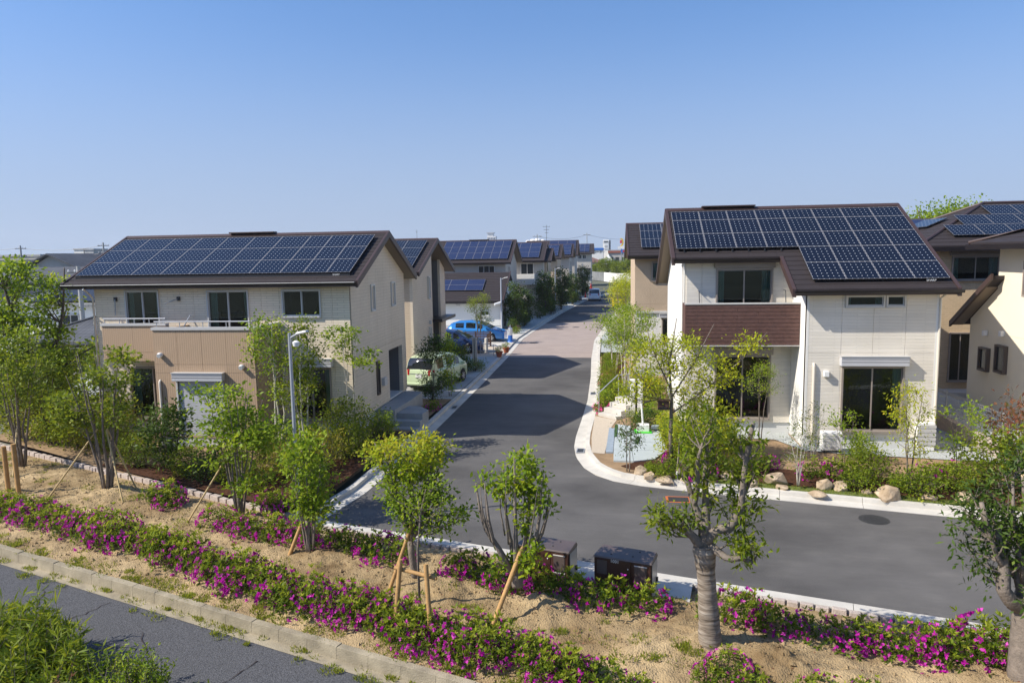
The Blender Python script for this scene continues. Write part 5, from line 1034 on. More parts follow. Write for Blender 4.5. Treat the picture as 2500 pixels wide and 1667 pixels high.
wr.v = [lumpy(v) for v in wr.v]
w6 = wr.build('trunk', 'burlap', r6, smooth=True)
c7x = lambda pl: cpx(pl, .00282, 460, 1618)
tr7 = c7x([(460, 1640, 0, .27), (458, 1500, 0, .25), (455, 1300, 0, .235), (450, 1180, 0, .225), (445, 1120, 0, .18)])
br7 = [c7x(b) for b in ([(420, 1190, 0, .16), (340, 1150, -.1, .11), (290, 1080, -.15, .09), (305, 980, -.1, .07), (270, 850, -.1, .05), (255, 760, -.1, .045)], [(445, 1150, 0, .15), (400, 1050, 0, .1), (395, 900, 0, .085), (425, 740, 0, .075), (400, 620, 0, .06), (388, 525, 0, .055)], [(455, 1150, 0, .15), (430, 960, .1, .09), (465, 880, .1, .08), (468, 750, .1, .075)], [(300, 980, -.1, .05), (240, 900, -.2, .03), (160, 640, -.2, .03)], [(460, 1150, 0, .15), (560, 950, .1, .09), (600, 700, .1, .06), (560, 480, .1, .03)], [(400, 1050, -.1, .06), (330, 760, -.1, .03), (350, 560, .1, .02)], [(400, 1060, .2, .05), (345, 900, .2, .04), (340, 700, .2, .02)])]
b7 = [((x-460)*.00282, y, (1618-z)*.00282, rx, ry, rz, n) for x, y, z, rx, ry, rz, n in ((200, 0, 760, .45, .4, .4, 40), (270, 0, 950, .4, .35, .4, 34), (330, 0, 650, .5, .4, .5, 44), (430, 0, 840, .4, .4, .6, 34), (560, 0, 700, .5, .45, .8, 50), (400, -.2, 1100, .25, .25, .2, 12), (140, 0, 680, .2, .2, .2, 8), (480, 0, 520, .6, .5, .3, 30))]
p = PM([tr7]+br7, [(*b[:6], b[6]*.42) for b in b7], .11, .038, 'leaf_dark', 'bark_grey', 30, .11, .9, 18, twig=.015)
r7 = put(p, 'pruned_tree', 'large pruned tree with sawn-off limbs at the right edge', 'tree', (5.9, 10.6, bed_z(5.9, 10.6)-.1))
ORG[r7.name] = Vector((0, 0, 0))
for b, rr_ in ((br7[1], .055), (br7[2], .075), (br7[0], .045)):
    e, f = Vector(b[-1][:3]), Vector(b[-2][:3]); d = (e-f).normalized(); MB().tube([e, e+d*.012], rr_*.96, 12).build('saw_cut', 'cut_wood', r7)
# --- stakes and props
def stick(mb, a, b, r, n=8): mb.tube([a, b], r, n); return mb
ts = thing('tree_support', 'two timber posts with a crossbar holding the vase-shaped tree', 'tree support', (-3.3, 11.2, .2))
z1 = bed_z(-3.55, 11.2); z2 = bed_z(-2.92, 11.05); MB().tube([(-3.58, 11.2, z1-.1), (-3.5, 11.45, 1.42)], .040, 10).build('post', 'wood_post', ts, smooth=True); MB().tube([(-2.9, 11.05, z2-.1), (-3.02, 11.3, 1.42)], .040, 10).build('post', 'wood_post', ts, smooth=True)
MB().tube([(-3.62, 11.5, 1.25), (-2.85, 11.32, 1.17)], .035, 10).build('crossbar', 'wood_post', ts, smooth=True); MB().tube([(-4.15, 12.7, bed_z(-4.15, 12.7)-.1), (-3.72, 13.0, 1.45)], .036, 10).build('prop', 'wood_post', ts, smooth=True)
def prop(a, b, r, ma, label): tag(MB().tube([(a[0], a[1], bed_z(a[0], a[1])-.1), b], r, 10).build('tree_prop', ma, smooth=True), label, 'tree prop', 'wooden props and stakes of the trees')
prop((-2.0, 11.55), (-1.5, 12.2, 1.42), .042, 'wood_post', 'thick slanting timber prop of the half-bare golden tree')
prop((-6.75, 14.05), (-6.5, 14.2, .85), .042, 'wood_post', 'short slanting timber prop of the narrow tree by the lamp')
prop((-16.34, 17.4), (-16.36, 17.4, 1.55), .06, 'wood_post', 'left one of the two upright posts at the left edge')
prop((-15.94, 17.3), (-15.97, 17.3, 1.65), .06, 'wood_post', 'right one of the two upright posts at the left edge')
prop((-14.9, 17.0), (-13.75, 17.7, 2.0), .022, 'bamboo', 'left bamboo prop of the multi-stemmed tree'); prop((-12.45, 16.75), (-13.45, 17.65, 2.0), .022, 'bamboo', 'right bamboo prop of the multi-stemmed tree'); prop((-12.9, 18.0), (-13.5, 17.75, 2.0), .022, 'bamboo', 'rear bamboo prop of the multi-stemmed tree')
prop((-10.1, 15.7), (-9.05, 16.25, 2.0), .022, 'bamboo', 'long bamboo prop of the bright green tree'); prop((-17.3, 18.6), (-17.8, 19.5, 1.6), .022, 'bamboo', 'bamboo prop of the tree at the left edge')
# --- azaleas: shoots with rosettes of leaves above, flowers round the flanks
def azalea(seed, R=.36, Hh=.46, fl=1.0, pink=False):
    g = np.random.default_rng(seed); n = 62; a = g.uniform(0, 2*np.pi, n); t = np.arccos(g.uniform(0.0, 1, n)); lump = 1+.25*np.sin(a*3+seed)+g.normal(0, .08, n)
    T = np.stack([np.sin(t)*np.cos(a)*R*lump, np.sin(t)*np.sin(a)*R*lump, (.12+np.cos(t)*(Hh-.12))*(.75+.5*g.random(n)**2)], 1); out = T-np.array([0, 0, .1]); out /= np.linalg.norm(out, axis=1)[:, None]
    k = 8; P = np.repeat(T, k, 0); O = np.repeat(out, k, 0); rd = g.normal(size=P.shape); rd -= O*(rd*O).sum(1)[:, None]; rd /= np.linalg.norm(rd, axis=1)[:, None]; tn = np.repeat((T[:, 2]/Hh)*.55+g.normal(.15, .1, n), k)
    I = rand_in(g, 200, (0, 0, .2), (R*.8, R*.8, .2), .2)
    P = np.vstack([P, I]); D = np.vstack([O*.7+rd, g.normal(size=I.shape)]); tn = np.r_[tn, np.full(200, .1)]
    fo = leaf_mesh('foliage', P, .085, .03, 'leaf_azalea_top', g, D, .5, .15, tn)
    m = int(50*fl); cl = g.uniform(0, 2*np.pi, 8); a = g.choice(cl, m)+g.normal(0, .3, m); t = np.clip(g.normal(1.24, .26, m), .25, 1.6); C = np.stack([np.sin(t)*np.cos(a)*R*1.1, np.sin(t)*np.sin(a)*R*1.1, np.maximum(.05, .06+np.cos(t)*Hh*1.0)], 1); o = C-np.array([0, 0, .12]); o /= np.linalg.norm(o, axis=1)[:, None]
    k = 5; P = np.repeat(C, k, 0); O = np.repeat(o, k, 0); ph = np.tile(np.arange(k)*2*np.pi/k, m)+np.repeat(g.uniform(0, 1, m), k); u = np.cross(O, [0, 0, 1.0]); u /= np.linalg.norm(u, axis=1)[:, None]+1e-6; v = np.cross(O, u); D = u*np.cos(ph)[:, None]+v*np.sin(ph)[:, None]+O*.55
    fm = leaf_mesh('flowers', P, .052, .044, 'petal_pink' if pink else 'petal_magenta', g, D, .2, .08, np.repeat(g.normal(.5, .22, m), k)); return fo, fm
AZ = [azalea(s, .34+.05*(s % 3), .44+.04*(s % 2), (1.0, .35, 1.45, .65, 1.15)[s % 5]) for s in range(8)]; AZP = [azalea(20+s, .3, .4, 1.1, True) for s in range(2)]
ra = random.Random(5)
def az(x, y, label, group, s=1.0, pink=False, zf=bed_z):
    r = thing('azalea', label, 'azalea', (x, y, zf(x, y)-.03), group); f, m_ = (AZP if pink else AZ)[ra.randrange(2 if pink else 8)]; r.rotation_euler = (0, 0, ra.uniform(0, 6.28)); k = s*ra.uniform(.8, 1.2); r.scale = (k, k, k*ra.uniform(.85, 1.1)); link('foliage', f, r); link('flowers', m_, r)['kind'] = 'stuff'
def row(pl, step, seg, group, jit=.12, s=1.0, two=False):
    """a planted row; seg(x) says between which landmarks a bush stands"""
    d = resample(pl, 400); L = np.r_[0, np.cumsum(np.hypot(*np.diff(d[:, :2], axis=0).T))]; t = 0
    while t < L[-1]:
        x, y = np.interp(t, L, d[:, 0]), np.interp(t, L, d[:, 1])
        for k in ((-.17, .17) if two else (0,)):
          if ra.random() < .99: az(x+ra.uniform(-jit, jit)-k*.3, y+k+ra.uniform(-jit, jit), seg(x), group+', '+seg(x).split('row ')[-1], s)
        t += step
A_PX = [(-15.3, 16.1), (-14.3, 15.75), (-12.2, 14.95), (-10.3, 14.2), (-8.4, 13.35), (-6.7, 12.5), (-5.2, 11.95), (-3.9, 11.35), (-2.4, 10.9), (-1.4, 10.55), (-.4, 10.15)]
def segA(x): return 'azalea of the front row left of the bamboo-propped tree' if x < -13.5 else 'azalea of the front row between the propped tree and the lamp' if x < -7 else 'azalea of the front row between the lamp tree and the timber frame' if x < -4 else 'azalea of the front row right of the timber frame'
row(A_PX, .42, segA, 'front azalea row', two=True, jit=.15)
B1 = [(-9.1, 15.6), (-7.6, 15.0), (-6.0, 14.65), (-5.2, 14.3), (-4.3, 14.05)]; B2 = [(-3.0, 13.5), (-2.2, 13.15), (-1.5, 13.0), (-.9, 12.72), (0, 12.5), (.95, 12.35)]; B3 = [(2.05, 12.1), (3.1, 11.85), (4.1, 11.55), (5.0, 11.25), (6.3, 10.8)]
def segB(x): return 'azalea of the rear row left of the vase-shaped tree' if x < -4 else 'azalea of the rear row before the brown cabinets' if x < 1.5 else 'azalea of the rear row right of the sackcloth-wrapped trunk'
for b in (B1, B2, B3): row(b, .42, segB, 'rear azalea row', jit=.1)
for x, y in ((5.3, 11.6), (5.9, 11.5), (6.4, 11.3), (4.6, 11.3)): az(x, y, segB(x), 'rear azalea row, '+segB(x).split('row ')[-1], 1.05)
for x, y in ((-11.6, 16.9), (-11.2, 16.7), (-11.35, 17.05)): az(x, y, 'azalea in the lone clump on the sand between two trees', 'lone azalea clump', .95)
for x, y in ((-.1, 10.0), (.4, 9.85), (-.5, 9.8)): az(x, y, 'azalea at the bottom edge left of the wrapped trunk', 'azaleas at the bottom edge, left', .8)
for x, y in ((1.75, 10.45), (1.45, 10.25), (2.0, 10.1)): az(x, y, 'azalea at the very foot of the wrapped trunk', 'azaleas at the foot of the trunk', .75)
for x, y in ((2.9, 9.95), (3.5, 9.9), (4.3, 9.75)): az(x, y, 'azalea at the bottom edge right of the wrapped trunk', 'azaleas at the bottom edge, right', .7)
for x, y in ((-20.2, 19.6), (-19.6, 19.9), (-19.2, 19.3)): az(x, y, 'azalea behind the two upright posts at the left edge', 'azaleas at the left edge', 1.1)
for x, y in ((-8.2, 16.7), (-7.9, 16.95), (-8.6, 17.0)): az(x, y, 'azalea behind the bright green tree beside the edging', 'azaleas behind the bright green tree')
# --- garden plants
def shrub(h, r, leaf, seed, L=.06, Wd=.035, n=40, lpc=55, flat=.8, bark='bark_dark', cr=.13, base=.45, tintz=False):
    return PM(mstems(5, h*.8, r*.6, .02, seed), [(0, 0, h*(.5+base*.2), r, r, h*.46, n)], L*1.4, Wd*1.45, leaf, bark, int(lpc*.7), cr, flat, seed+100, tintz=tintz, sub=1, along=4)
SH = {'dark': [shrub(1.5, .55, 'leaf_dark', 31, .075, .042, 44), shrub(1.3, .6, 'leaf_dark', 32, .07, .04, 40)], 'mid': [shrub(1.25, .65, 'leaf_mid', 33, n=46), shrub(1.1, .6, 'leaf_mid', 34, n=42)], 'fresh': [shrub(1.1, .55, 'leaf_fresh', 35, n=36), shrub(.9, .5, 'leaf_fresh', 36, n=34)], 'olive': [shrub(1.3, .7, 'leaf_olive', 37, .055, .03, 50), shrub(1.0, .6, 'leaf_olive', 38, .05, .03, 44)], 'gold': [shrub(1.0, .5, 'leaf_yellowgreen', 39, .05, .035, 40)], 'red': [shrub(1.7, .6, 'leaf_red', 40, .075, .035, 34, 40)], 'low': [shrub(.5, .5, 'leaf_mid', 41, .045, .028, 30, flat=.6), shrub(.45, .45, 'leaf_azalea_top', 42, .045, .026, 30, flat=.6)]}
def sh(kind, x, y, label, s=1.0, sz=None, zf=None, group='garden shrubs', name='shrub', cat='shrub'):
    z = (zf or (lambda a, b: left_z(a, b) if a < -6.5 else right_z(a, b)))(x, y); l = SH[kind]; put(l[ra.randrange(len(l))], name, label, cat, (x, y, z-.03), ra.uniform(0, 6.28), s, group, sz, ('stems', 'foliage'))
# left garden hedge and shrubs
for i, (x, y, k, s) in enumerate([(-20.6, 22.7, 'mid', 1.2), (-19.6, 22.3, 'olive', 1.25), (-18.5, 21.9, 'mid', 1.2), (-17.5, 21.6, 'mid', 1.25), (-16.5, 21.2, 'olive', 1.1), (-15.6, 20.8, 'mid', 1.1), (-18.2, 23.0, 'mid', 1.4), (-16.9, 22.3, 'olive', 1.2)]):
    sh(k, x, y, 'shrub of the dense green hedge left of the near left house', s, group='hedge left of the house')
for x, y, k, s, lb in [(-14.2, 19.9, 'mid', .85, 'low green shrub left of the dark camellia behind the edging'), (-13.05, 19.75, 'dark', 1.3, 'tall dark camellia before the ribbed block of the left house'), (-12.2, 19.2, 'mid', .75, 'low green shrub just right of the dark camellia'), (-11.3, 18.8, 'dark', .8, 'dark bush behind the granite edging by the bright green tree'), (-10.4, 18.6, 'mid', .8, 'rounded green shrub behind the bright green tree, left one'), (-9.6, 18.2, 'olive', .7, 'rounded olive shrub behind the bright green tree, right one'), (-9.0, 19.2, 'olive', 1.15, 'large bronze-tinted shrub right of the near lamp pole'), (-8.4, 20.2, 'olive', 1.2, 'bronze-green shrub nearest the kerb corner'), (-8.1, 21.4, 'mid', 1.05, 'green shrub by the kerb before the entrance steps'), (-8.5, 22.6, 'mid', 1.25, 'bushy green shrub at the corner of the near left house'), (-9.6, 21.6, 'fresh', 1.2, 'fresh green shrub under the birches'), (-10.6, 20.6, 'mid', 1.0, 'green shrub at the foot of the birches'), (-7.9, 24.2, 'fresh', .9, 'leafy shrub at the bottom of the entrance steps'), (-8.0, 18.4, 'dark', .7, 'dark low shrub by the lamp foot'), (-10.9, 19.6, 'fresh', .7, 'small fresh shrub beside the dark bush')]: sh(k, x, y, lb, s)
BT = [PM(mstems(3, 4.2, .45, .04, 51), [(-.3, 0, 3.5, .55, .5, .9, 30), (.3, 0, 2.4, .5, .5, .8, 18)], .10, .07, 'leaf_fresh', 'bark_pale', 34, .15, .8, 61), PM(mstems(3, 4.3, .4, .035, 52), [(.15, 0, 3.4, .5, .45, .95, 30), (0, 0, 2.0, .5, .5, .7, 20)], .10, .07, 'leaf_mid', 'bark_pale', 34, .15, .8, 62)]
put(BT[0], 'birch', 'pale-stemmed birch just left of the near lamp head', 'tree', (-10.25, 21.2, .35), .3, 1.03); put(BT[1], 'birch', 'pale-stemmed birch just right of the near lamp head', 'tree', (-9.35, 21.0, .35), 1.0, 1.0)
p = PM(mstems(3, 3.9, .6, .02, 53), [(-.2, 0, 3.5, .6, .4, .35, 14), (.7, 0, 2.7, .5, .4, .3, 10), (-.3, .1, 2.9, .4, .4, .3, 6)], .12, .07, 'leaf_fresh', 'bark_pale', 24, .15, .3, 63); put(p, 'maple', 'thin young maple with sparse tiers before the cream end wall', 'tree', (-8.55, 22.9, .3), 0, 1.05)
bt = [[(0, 0, 0, .16), (.15, 0, 1.2, .14), (-.05, .1, 2.4, .12), (-.5, .1, 3.6, .09), (-.9, 0, 5, .06), (-1.1, 0, 6.6, .02)], [(-.05, .1, 2.4, .08), (.8, 0, 3.8, .06), (1.2, -.2, 5.2, .04), (1.3, -.2, 6.3, .02)], [(.1, 0, 1.8, .08), (-1.2, .1, 2.6, .05), (-2.3, 0, 3.2, .02)], [(0, 0, 2, .07), (1.2, 0, 2.9, .04), (2.0, .2, 3.4, .02)], [(-.5, 0, 3.5, .06), (-1.7, .2, 4.4, .04), (-2.2, .2, 5.4, .02)]]
p = PM(bt, [(-.9, 0, 5.6, 1.0, 1.0, 1.1, 30), (.6, 0, 5.3, .65, .8, 1.1, 14), (-1.9, 0, 4.2, 1.0, 1.0, .9, 36), (-.4, 0, 3.9, 1.3, 1.2, .7, 30), (.9, 0, 2.9, .8, .8, .5, 16), (-1.4, 0, 2.7, 1.4, 1.2, .7, 40), (-.3, -.3, 2.2, 1.4, 1.1, .7, 30)], .145, .105, 'leaf_fresh', 'bark_dark', 56, .25, .42, 64)
put(p, 'tree', 'large spreading tree at the left edge before the old rooftops', 'tree', (-20.4, 23.6, .2), .2, .97)
p = PM(mstems(4, 3.6, .7, .04, 54), [(-.3, 0, 2.4, 1.1, 1.0, .9, 34)], .13, .09, 'leaf_mid', 'bark_dark', 48, .22, .4, 65); put(p, 'tree', 'bushy small tree right of the large spreading tree by the house corner', 'tree', (-18.9, 22.0, .25), 0, .9)
# left kerbside trees
KT = [PM(mstems(6, 2.6, .3, .016, 71), [(0, 0, 2.2, .5, .45, .55, 36), (0, 0, .7, .6, .5, .5, 28)], .12, .04, 'leaf_dark', 'bark_dark', 40, .13, .8, 81), PM(mstems(2, 2.6, .15, .02, 72), [(0, 0, 2.0, .3, .3, .7, 20), (0, 0, .7, .4, .35, .5, 18)], .12, .06, 'leaf_gold', 'bark_grey', 26, .1, .9, 82), PM(mstems(4, 3.8, .6, .035, 73), [(0, 0, 3.0, .9, .8, 1.0, 44), (.5, 0, 1.7, .7, .6, .4, 14)], .09, .05, 'leaf_mid', 'bark_dark', 44, .18, .6, 83), PM(mstems(5, 4.0, .7, .04, 74), [(0, 0, 3.0, .85, .8, 1.2, 50), (0, 0, 1.2, .9, .8, .9, 40)], .17, .10, 'leaf_dark', 'bark_dark', 44, .2, .7, 84)]
put(KT[0], 'bamboo_clump', 'clump of dark thin-stemmed bamboo in front of the green minivan', 'bamboo', (-7.72, 30.9, .13), 0, 1.05); put(KT[1], 'sapling', 'slim sapling with golden lower leaves beside the green minivan', 'tree', (-6.95+.0-.25, 32.2, .13), 0, 1.05)
for x, y, k, s, lb in [(-7.9, 38.6, 'dark', .75, 'low dark shrub at the kerb beyond the green minivan, left one'), (-7.4, 39.5, 'low', 1.2, 'low spiky shrub at the kerb beyond the green minivan, right one'), (-9.2, 39.3, 'dark', 1.2, 'tall dark shrub at the porch of the second left house'), (-8.6, 40.6, 'mid', 1.0, 'shrub beside the grey gate post'), (-7.6, 58.8, 'low', 1.0, 'low planting by the blue bollard'), (-8.0, 60.6, 'dark', .7, 'dark shrub before the white wing, near one'), (-7.5, 64.5, 'dark', .8, 'dark rounded shrub past the white wing'), (-6.8, 72.5, 'dark', .9, 'dark clipped shrub at the kerb by the third lamp'), (-6.2, 79.0, 'dark', 1.0, 'dark shrub mass past the third lamp')]: sh(k, x, y, lb, s, zf=lambda a, b: .125)
for x, y, rz, s, k, lb in [(-9.4, 52.3, 1.0, .95, 2, 'young maple standing before the blue hatchback'), (-8.2, 63.3, 2.0, .95, 3, 'tall dark tree beside the white wing'), (-7.6, 66.0, .5, .8, 3, 'second dark tree past the white wing'), (-6.7, 76.0, 1.5, 1.1, 3, 'dark tree before the white balcony box'), (-6.2, 77.9, 3.0, .85, 3, 'smaller dark tree right of the white balcony box'), (-5.5, 84.5, .2, 1.15, 3, 'tall dark tree by the parked black car'), (-4.6, 93.0, .9, .95, 3, 'dark tree beyond the parked black car'), (-3.9, 112, .9, 1.1, 3, 'tree before the house at the street end')]: put(KT[k], 'street_tree', lb, 'tree', (x, y, .1), rz, s, 'trees along the left kerb')
for x, y in ((-7.3, 29.4), (-7.25, 29.0)): az(x, y, 'magenta azalea between the entrance steps and the kerb', 'azaleas by the entrance steps', 1.0, zf=left_z)
az(-8.1, 62.2, 'magenta azalea at the foot of the tall dark kerbside tree', 'azaleas along the left kerb', 1.3, zf=lambda a, b: .12)
# right garden
GR = 'rock garden plants'
p = PM([[(0, 0, 0, .07), (-.05, 0, 1.2, .058), (-.02, 0, 2.0, .042), (-.1, 0, 3.0, .025), (.1, 0, 4.4, .01)], [(0, 0, 1.6, .03), (.9, -.1, 2.3, .02), (1.9, -.2, 3.2, .015), (2.6, -.2, 4.0, .008)], [(-.05, 0, 1.7, .028), (-.7, .1, 2.4, .02), (-1.5, .1, 3.2, .008)], [(0, 0, 2.1, .028), (.7, .2, 3.2, .018), (1.2, .3, 4.2, .008)], [(-.05, 0, 2.3, .028), (-.6, -.2, 3.5, .015), (-.8, -.2, 4.3, .008)]],
       [(-.7, 0, 3.1, .9, .7, .8, 34), (.3, 0, 3.2, .7, .7, .7, 24), (1.2, -.1, 2.9, .6, .5, .5, 16), (.7, 0, 2.3, .7, .6, .4, 14), (-.9, 0, 2.3, .7, .6, .4, 14), (2.2, -.2, 3.7, .35, .25, .3, 7)], .095, .056, 'leaf_yellowgreen', 'bark_grey', 46, .19, .5, 91, twig=.004)
put(p, 'garden_tree', 'open-branched tree with a small brown box on its trunk in the right front garden', 'tree', (1.85, 21.5, .2), 0, 1.0)
p = PM(mstems(2, 1.9, .1, .018, 92), [(0, 0, 1.2, .38, .35, .65, 22)], .09, .03, 'leaf_dark', 'bark_grey', 30, .1, .9, 93, droop=.3); put(p, 'sapling', 'small long-leaved sapling growing beside the grey paved pad', 'tree', (.55, 20.95, .15), 0, 1.0)
p = PM(mstems(3, 2.2, .2, .018, 94), [(0, 0, 1.9, .5, .45, .5, 34)], .05, .03, 'leaf_fresh', 'bark_grey', 36, .12, .8, 95); put(p, 'sapling', 'round-headed sapling before the lower window under the balcony', 'tree', (4.86, 24.0, .3), 0, 1.08)
p = PM(mstems(3, 2.6, .35, .022, 96), [(0, 0, 2.0, .55, .5, .8, 30), (0, 0, .9, .5, .4, .4, 10)], .11, .035, 'leaf_yellowgreen', 'bark_grey', 26, .13, .9, 97, droop=.5); put(p, 'sapling', 'long-leaved sapling before the corner of the white wing', 'tree', (8.15, 20.7, .28), 0, 1.0)
p = PM(mstems(3, 1.8, .35, .012, 98), [(0, 0, 1.4, .55, .5, .5, 12), (0, 0, .8, .4, .4, .3, 6)], .10, .05, 'leaf_fresh', 'bark_grey', 18, .12, .5, 99); put(p, 'sapling', 'spindly maple sapling before the gap right of the white house', 'tree', (9.4, 20.7, .28), 0, 1.15); q = p
put(q, 'sapling', 'spindly pale shrub before the right ground-floor window', 'tree', (6.6, 21.0, .28), 2.0, .95)
p = PM(mstems(5, 1.6, .35, .014, 101), [(0, 0, 1.1, .4, .4, .6, 20)], .05, .03, 'leaf_mid', 'bark_pale', 26, .11, .8, 103); put(p, 'sapling', 'many-stemmed young shrub beside the tall boulder', 'shrub', (5.05, 19.85, .22), 0, 1.0); put(p, 'sapling', 'blue-green young shrub at the foot of the cream drain pipe', 'shrub', (6.0, 22.0, .3), 2, 1.0)
for x, y, k, s, sz, lb in [(2.4, 21.0, 'fresh', .95, 1.2, 'bushy shrub right of the open-branched tree'), (3.0, 21.5, 'gold', 1.3, 1.9, 'tall yellow-green shrub before the lower window'), (2.0, 22.3, 'gold', 1.0, 1.0, 'yellow-green shrub against the white house corner'), (2.7, 22.5, 'mid', 1.1, 1.5, 'tall green shrub at the white house corner'), (3.9, 20.9, 'mid', .7, .7, 'low shrub behind the tall boulder'), (7.0, 20.4, 'mid', .95, .9, 'leafy shrub in the middle of the rock garden'), (6.6, 19.9, 'low', 1.1, 1.2, 'low shrub right of the paired boulders'), (8.0, 19.55, 'low', 1.3, 1.4, 'clipped round shrub right of the broad boulder'), (7.6, 19.8, 'fresh', .55, .5, 'fresh green mound left of the clipped shrub'), (9.0, 19.8, 'mid', .75, .6, 'bronze shrub behind the last boulder'), (9.9, 20.2, 'mid', 1.2, 1.2, 'dense shrub left of the red-leaved photinia'), (10.9, 20.0, 'mid', 1.4, 1.3, 'dense shrub below the red-leaved photinia'), (10.9, 20.8, 'red', 1.05, 1.3, 'red-leaved photinia at the right edge'), (1.6, 20.6, 'low', .9, 1.0, 'low planting between the rocks by the open-branched tree'), (1.2, 20.9, 'fresh', .35, .4, 'small bright tuft behind the first rock'), (3.4, 20.7, 'olive', .6, .6, 'bronze shrub under the yellow-green shrub'), (1.35, 26.4, 'dark', .6, .5, 'dark shrub behind the white sign post'), (1.75, 27.2, 'fresh', .9, .9, 'fresh shrub before the white side wall by the pad'), (2.1, 25.6, 'gold', .8, .8, 'yellow-green shrub beside the white corner pipe'), (2.15, 24.4, 'fresh', .75, .8, 'bushy shrub between the pad and the white wall'), (2.3, 23.3, 'gold', .8, .9, 'yellow-green shrub right of the paved pad'), (3.6, 23.2, 'fresh', .7, .9, 'shrub under the balcony window'), (1.0, 27.2, 'mid', .55, .5, 'shrub beside the pale stairs'), (7.4, 22.0, 'fresh', .6, .9, 'thin green shrub under the right window')]: sh(k, x, y, lb, s, sz, group=GR)
for x, y, lb in [(2.1, 21.9, 'magenta azalea behind the open-branched tree'), (2.0, 21.0, 'magenta azalea right of the open-branched tree trunk'), (2.5, 20.5, 'magenta azalea near the kerb right of the rocks'), (3.9, 21.3, 'magenta azalea under the lower window'), (4.5, 21.6, 'magenta azalea left of the soil clearing'), (5.75, 20.75, 'large magenta azalea between the saplings'), (6.3, 20.6, 'magenta azalea behind the paired boulders'), (8.5, 20.2, 'magenta azalea by the clipped round shrub'), (9.1, 20.3, 'magenta azalea left of the dense shrub')]: az(x, y, lb, 'azaleas of the rock garden', 1.15, zf=right_z)
for x, y, lb in [(-.25, 29.2, 'pink azalea beside the bottom stair'), (-.15, 35.5, 'pink azalea at the kerb before the tan house'), (-.1, 36.2, 'pink azalea just beyond the first by the tan house')]: az(x, y, lb, 'pink azaleas by the right kerb', 1.2, True, right_z)
MP = [PM(mstems(4, 4.0, .8, .035, 111), [(-.2, 0, 3.3, 1.2, 1.0, .8, 40), (.3, 0, 2.4, 1.0, .9, .6, 24)], .09, .06, 'leaf_fresh', 'bark_pale', 40, .2, .4, 121), PM(mstems(5, 4.6, .8, .04, 112), [(0, 0, 3.6, 1.0, .9, 1.1, 50), (0, 0, 1.6, .9, .8, .8, 24)], .09, .06, 'leaf_yellowgreen', 'bark_grey', 46, .2, .6, 122)]
for x, y, k, rz, s, lb in [(.75, 32.4, 0, 0, 1.0, 'light green maple beside the pale stairs'), (1.0, 34.6, 0, 2, .95, 'second light green maple before the tan house'), (.3, 38.5, 0, 4, .75, 'small maple leaning over the kerb by the tan house'), (1.0, 47.5, 1, 0, 1.0, 'yellow-green tree just past the tan house'), (.9, 54, 1, 1.5, 1.0, 'bright yellow-green tree farther along the right kerb'), (1.6, 62, 1, 3, 1.05, 'yellow-green tree by the yellow car'), (1.1, 43.5, 0, 1, .7, 'low maple at the side of the tan house')]: put(MP[k], 'maple', lb, 'tree', (x, y, .15), rz, s, 'light green trees along the right kerb')
for x, y, k, s, lb in [(-.1, 30.6, 'fresh', .7, 'climbing shrub at the right kerb by the stairs'), (.1, 31.6, 'mid', .9, 'kerbside shrub behind the stair railing'), (.0, 32.8, 'fresh', .8, 'kerbside shrub below the light green maple'), (.1, 34.0, 'olive', .8, 'olive shrub at the right kerb'), (.0, 37.4, 'fresh', .8, 'shrub at the kerb past the pink azaleas'), (.1, 39.5, 'mid', .8, 'shrub at the kerb beside the tan house wall'), (.2, 41.5, 'fresh', .8, 'last kerbside shrub of the tan house'), (.8, 30.2, 'fresh', .8, 'shrub behind the stair post'), (1.5, 29.6, 'mid', 1.0, 'shrub against the white side wall'), (1.6, 31.4, 'fresh', 1.1, 'tall shrub in the passage between white and tan houses')]: sh(k, x, y, lb, s, group='kerbside shrubs on the right', zf=right_z)
# --- boulders
def boulder(x, y, r, h, seed, label, zf=right_z):
    """fractured rock: hull of scattered points, chipped edges, slight relief"""
    g = np.random.default_rng(seed); import bmesh; bm = bmesh.new(); r *= .80; h *= .86
    v = g.normal(size=(15, 3)); v /= np.linalg.norm(v, axis=1)[:, None]; v *= g.uniform(.85, 1.12, 15)[:, None]
    for q in v: bm.verts.new((q[0], q[1]*.8, max(q[2], -.7)))
    res = bmesh.ops.convex_hull(bm, input=bm.verts[:]); bmesh.ops.delete(bm, geom=[e for e in res['geom_interior'] if isinstance(e, bmesh.types.BMVert)], context='VERTS')
    bmesh.ops.bevel(bm, geom=bm.edges[:], offset=.09, segments=2, affect='EDGES', profile=.6); bmesh.ops.triangulate(bm, faces=bm.faces[:]); bmesh.ops.subdivide_edges(bm, edges=bm.edges[:], cuts=1, use_grid_fill=True)
    for q in bm.verts: c = q.co.copy(); q.co = c*(1+.05*noise.noise((c.x*3+seed, c.y*3, c.z*3))+.025*noise.noise((c.x*8+seed, c.y*8, c.z*8)))
    for q in bm.verts: q.co = Vector((q.co.x*r, q.co.y*r, q.co.z*h))
    me = bpy.data.meshes.new('boulder'); bm.to_mesh(me); bm.free(); me.materials.append(M['boulder']); o = link('boulder', me); o.location = (x, y, zf(x, y)+h*.4); o.rotation_euler = (0, 0, g.uniform(-.4, .4)); tag(o, label, 'boulder', 'boulders of the rock garden')
